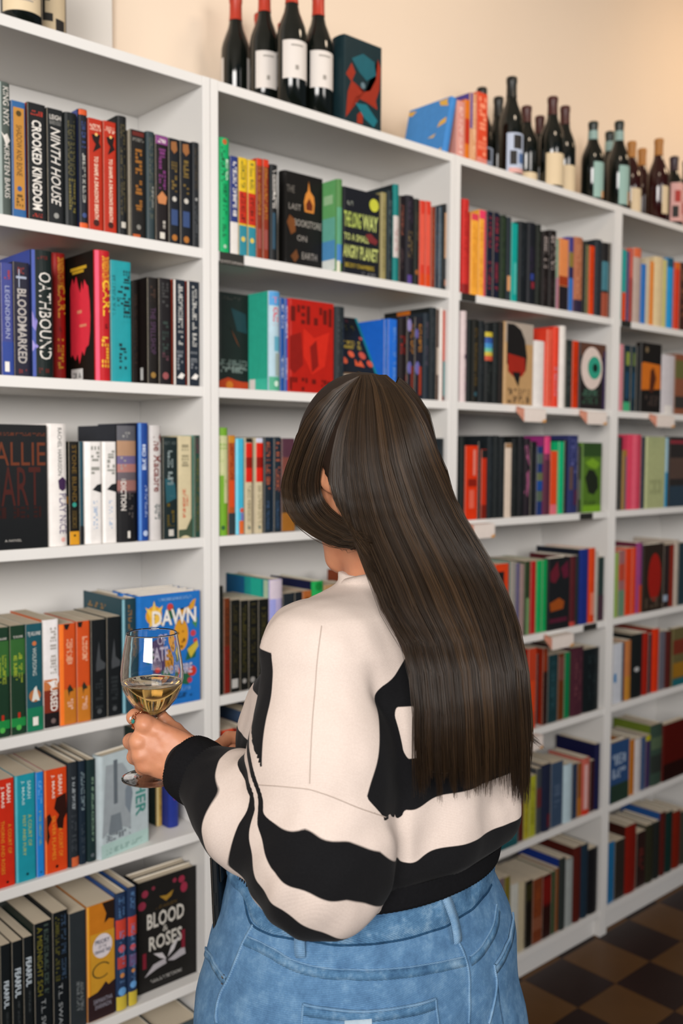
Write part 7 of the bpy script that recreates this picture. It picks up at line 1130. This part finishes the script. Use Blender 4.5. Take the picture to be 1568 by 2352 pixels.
# ------------------------------------------------------------------ hair
rng = np.random.default_rng(7)
def interp_guides(G, f, n):
    """G: list of guides (same point count); f position across; returns n points"""
    G = np.array(G); k = f*(len(G)-1); i = min(int(k), len(G)-2); t = k-i; t = t
    q = G[i]*(1-t)+G[i+1]*t; return q
def resample(Q, n):
    out = np.array([v[:] for v in catmull([tuple(q) for q in Q], n)]); return out
def strands(sets, name, segs=20):
    VV = []; CC = []; 
    ring = 3
    for (G, count, depth, center, rad, spread, ext) in sets:
        Gs = [resample(g, segs) for g in G]
        for g in Gs:          # keep every guide on or above the hull of the hair
            pp, gg = settle(g, d_hull, .0015); low = d_hull(g) < .0015; g[low] = pp[low]
        for _ in range(count):
            f = rng.random(); q = interp_guides(Gs, f, segs).copy(); tt = np.linspace(0, 1, segs)[:, None]
            clump = int(f*46); rc = np.random.default_rng(clump*13+len(G)+count)
            out = q-center(q); out = out/np.maximum(np.linalg.norm(out, axis=1)[:, None], 1e-6)
            dpt = depth*rng.random()**1.5
            q = q-out*(dpt-.0025)
            wob = rng.normal(0, 1, 3)*spread*.7+rc.normal(0, 1, 3)*spread*1.3
            ph = rng.random()*6.28; q = q+wob*tt**.7*(.35+.65*np.sin(tt*3.0+ph)**2)
            L = 1+ext*(.5*rng.random()+.8*rc.random()-.75)
            if ext:
                end = (q[-1]-q[-3])/2; q[-1] = q[-1]+end*(L-1)*segs*.5; q[-2] = q[-2]+end*(L-1)*segs*.25
            if rng.random() < .012: q = q+out*.006*tt+rng.normal(0, .004, 3)*tt**2
            d = np.gradient(q, axis=0); d /= np.linalg.norm(d, axis=1)[:, None]; a = np.cross(d, out); a /= np.maximum(np.linalg.norm(a, axis=1)[:, None], 1e-6); b = np.cross(d, a)
            r = rad*(.75+.5*rng.random())*np.r_[np.linspace(.6, 1, 4), np.ones(segs-7), np.linspace(1, .25, 3)][:, None]
            VV.append(np.stack([q+r*(a*math.cos(t)+b*math.sin(t)) for t in (0, 2.094, 4.189)], 1).reshape(-1, 3))
            base = np.array([.017, .0102, .0058]); hi = np.array([.085, .046, .021])
            k = np.clip(rc.random()*.55+rng.random()*.5-.28, 0, 1)**1.5; CC.append(base*(1-k)+hi*k)
    m = len(VV); V = np.concatenate(VV)
    i = np.arange(segs-1)[:, None]; k = np.arange(3)[None]; base = np.stack([i*3+k, i*3+(k+1) % 3, (i+1)*3+(k+1) % 3, (i+1)*3+k], -1).reshape(-1, 4)
    F = (base[None]+(np.arange(m)*segs*3)[:, None, None]).reshape(-1, 4)
    o = npmesh(name, V, F, M_hair, hair_root)
    a = o.data.color_attributes.new('Col', 'FLOAT_COLOR', 'POINT'); C = np.repeat(np.c_[np.array(CC), np.ones(m)], segs*3, 0).astype(np.float32); a.data.foreach_set('color', C.ravel())
    o['kind'] = 'stuff'; return o
# inner mass of the hair
def d_hullin(p):
    d = d_hull(p)+.0045
    f = (p-HC)@FH; u = (p-HC)@UH
    cut = np.minimum(np.minimum(f+.012, .052-u)*.9, .2)          # nothing over the face
    return np.maximum(np.maximum(d, cut), -(p[:, 2]-1.30))
V, F = nets(d_hullin, (-.51, -1.15, 1.28), (-.25, -.76, 1.77), .005, 1)
hair_root = npmesh('hair', V, F, M_hairbase, woman); hair_root['label'] = 'long straight dark brown hair'
HCn = HC+UH*.01
def cen_back(q):
    z = q[:, 2]; c = np.stack([np.interp(z, [h[0] for h in HAIRL], [h[1] for h in HAIRL]), np.interp(z, [h[0] for h in HAIRL], [h[2]+.05 for h in HAIRL]), z*1.0], 1); w = np.clip((z-1.52)/.12, 0, 1)[:, None]; return c*(1-w)+(HCn[None]+0*c)*w
def cen_head(q): return HCn[None]+0*q
mirror = lambda G: [[tuple(A3(*p)-XH*(1.72*((A3(*p)-HC)@XH)+.012)-(A3(*p)-HC)*.05) for p in g] for g in G]
strands([(HAIR_BACK, 5400, .016, cen_back, .00033, .0024, .16),
         (HAIR_SIDE[:3], 1700, .011, cen_head, .00032, .0014, .0),
         (HAIR_SIDE[3:], 800, .008, cen_head, .00032, .0014, .04),
         ([HAIR_SIDE[4], HAIR_BACK[0]], 500, .008, cen_back if False else cen_head, .00032, .0012, .0) if False else (HAIR_BACK[:2], 300, .006, cen_back, .0003, .003, .12),
         (mirror(HAIR_SIDE[:3]), 700, .011, cen_head, .00036, .0014, .0),
         (mirror(HAIR_SIDE[3:]), 400, .008, cen_head, .00036, .0014, .04)], 'hair_strands')
# right flank of the head, turned away: a curtain from the parting down to the fall
RF = [[hd(.012, .0, .118), hd(.05, -.0, .09), hd(.07, -.01, .03), hd(.066, -.03, -.05), (-.345, -.99, 1.48), (-.33, -1.05, 1.40), (-.315, -1.085, 1.31)],
      [hd(.01, -.03, .115), hd(.05, -.04, .085), hd(.068, -.05, .03), hd(.06, -.065, -.05), (-.36, -1.01, 1.48), (-.345, -1.07, 1.40), (-.325, -1.1, 1.31)]]
strands([(RF, 900, .01, cen_back, .00036, .002, .06)], 'hair_strands', 18)

# ------------------------------------------------------------------ ring, wine glass, phone
ring = empty('finger_ring', IDX[0]); tag(ring, 'rose gold leaf ring with green stone on index finger', 'ring')
M_rose = mat('rose_gold', lin('#c98a68'), .22, .5, 1.0); M_gem = mat('green_gem', lin('#1f6e66'), .08, .8); M_dia = mat('clear_gem', lin('#c8d0d2'), .08, .8)
ctr = Vector(IDX[0])*.62+Vector(IDX[1])*.38; ax = (Vector(IDX[1])-Vector(IDX[0])).normalized(); e1 = Vector((-.7, -.7, .1)); e1 = (e1-ax*e1.dot(ax)).normalized(); e2 = ax.cross(e1)
R0 = Vector(IDX[0]); rad_ = .0122
def onr(a, s=0, k=0): return ctr+(e1*math.cos(a)+e2*math.sin(a))*(rad_+k)+ax*s-R0
v, f = tube([onr(2*math.pi*i/48, .0012*math.sin(4*math.pi*i/48)) for i in range(49)], .0011, 6); mesh('band', v, f, M_rose, ring, True)
for sgn in (1, -1):
    v, f = tube([onr(.25+sgn*t*.9-.2, sgn*.0022*math.sin(t*3)+.001, .0006) for t in np.linspace(0, 1.2, 14)], [.0013*(1-.6*t) for t in np.linspace(0, 1, 14)], 6); mesh('vine', v, f, M_rose, ring, True)
for i, a in enumerate((-.7, -.35, .3, .75, 1.1)):
    c = onr(a, .0018*(1 if i % 2 else -1), .001); V_, F_ = lathe([(0, -.0008), (.0018, 0), (.0009, .0009), (0, .001)], 8); q = ((c+R0)-ctr).normalized().to_track_quat('Z', 'Y').to_matrix(); mesh('leaf', [q @ Vector((x*1.9, y, z))+c for x, y, z in V_], F_, M_rose, ring, True)
for a, s, m, r in ((.0, -.003, M_gem, .0029), (.12, .0036, M_dia, .0024)):
    c = onr(a, s, .0014); V_, F_ = lathe([(0, -.0012), (r, 0), (r*.7, .0009), (0, .0010)], 10); q = ((c+R0)-ctr).normalized().to_track_quat('Z', 'Y').to_matrix(); mesh('gemstone', [q @ Vector(x)+c for x in V_], F_, m, ring)

def glass_build(nt, b):
    b.inputs['Transmission Weight'].default_value = 1; b.inputs['IOR'].default_value = 1.47
M_glass = mat('clear_glass', (1, 1, 1, 1), .0, .5, build=glass_build)
def wine_build(nt, b):
    b.inputs['Transmission Weight'].default_value = 1; b.inputs['IOR'].default_value = 1.34
    va = nd(nt, 'ShaderNodeVolumeAbsorption', i_Density=34); va.inputs['Color'].default_value = lin('#e8cd78'); nt.links.new(va.outputs[0], nt.nodes['Material Output'].inputs['Volume'])
M_wine = mat('white_wine', (1, .965, .82, 1), .0, .5, build=wine_build)
wg = empty('wine_glass', (-.5965, -.7455, 1.2345)); tag(wg, 'stemmed glass half full of white wine held in the hand', 'wine glass')
out_ = [(.0001, .0), (.0375, .0), (.0388, .0004), (.0389, .0011), (.036, .0015), (.027, .0019), (.019, .0027), (.0135, .0046), (.0085, .0095), (.0048, .018), (.0036, .035), (.0036, .060), (.0045, .072), (.008, .0785), (.014, .0835), (.022, .091), (.030, .1015), (.0362, .114), (.0388, .1255), (.0391, .135), (.0379, .148), (.0355, .163), (.0332, .176), (.0317, .1845), (.0312, .1862)]
inn_ = [(.0306, .1858), (.0311, .1842), (.0326, .1758), (.0349, .1628), (.0373, .1478), (.0385, .135), (.0382, .1258), (.0356, .1146), (.0294, .1024), (.0214, .0922), (.0135, .0852), (.0075, .0812), (.0001, .0800)]
v, f = lathe(out_+inn_, 64); mesh('glass', v, f, M_glass, wg, True)
wl_ = .1232
wp = [(.0001, .0801), (.0074, .0813), (.0134, .0853), (.0213, .0923), (.0293, .1025), (.0355, .1147), (.0379, wl_-.0012), (.0382, wl_), (.0368, wl_-.0006), (.0001, wl_-.0007)]
v, f = lathe(wp, 64); mesh('wine', v, f, M_wine, wg, True)
v, f = lathe([(.0383, wl_+.0004), (.0372, wl_+.0001), (.0362, wl_-.0005), (.0372, wl_-.0009)], 64); f = f+[(3*64+i, 3*64+(i+1) % 64, (i+1) % 64, i) for i in range(64)]
mesh('froth_ring', v, f, mat('froth', lin('#cfc0a8'), .5, .3, build=mottle(lin('#b8a98e'), lin('#d6cab6'), 300, .2, 500)), wg, True)

M_phone = mat('black_phone_case', lin('#0f1214'), .3, .4)
ph = empty('phone', (-.556, -.848, 1.012)); tag(ph, 'black phone sticking out of the front jeans pocket', 'phone')
o = bevbox('case', -.037, .037, -.0048, .0048, 0, .148, M_phone, ph, .004, 3)
bevbox('screen', -.0345, .0345, .0049, .0053, .003, .145, mat('phone_glass', lin('#07090b'), .05, .6), ph, .0002, 1)
bevbox('camera_bump', -.032, -.008, -.0072, -.0049, .115, .142, M_phone, ph, .001, 2)
bevbox('side_button', -.0382, -.0371, -.0015, .0015, .09, .105, mat('button_metal', lin('#2b2e30'), .3, .5, .8), ph, .0003, 1)
ph.rotation_euler = (math.radians(-4), math.radians(6), math.radians(42))
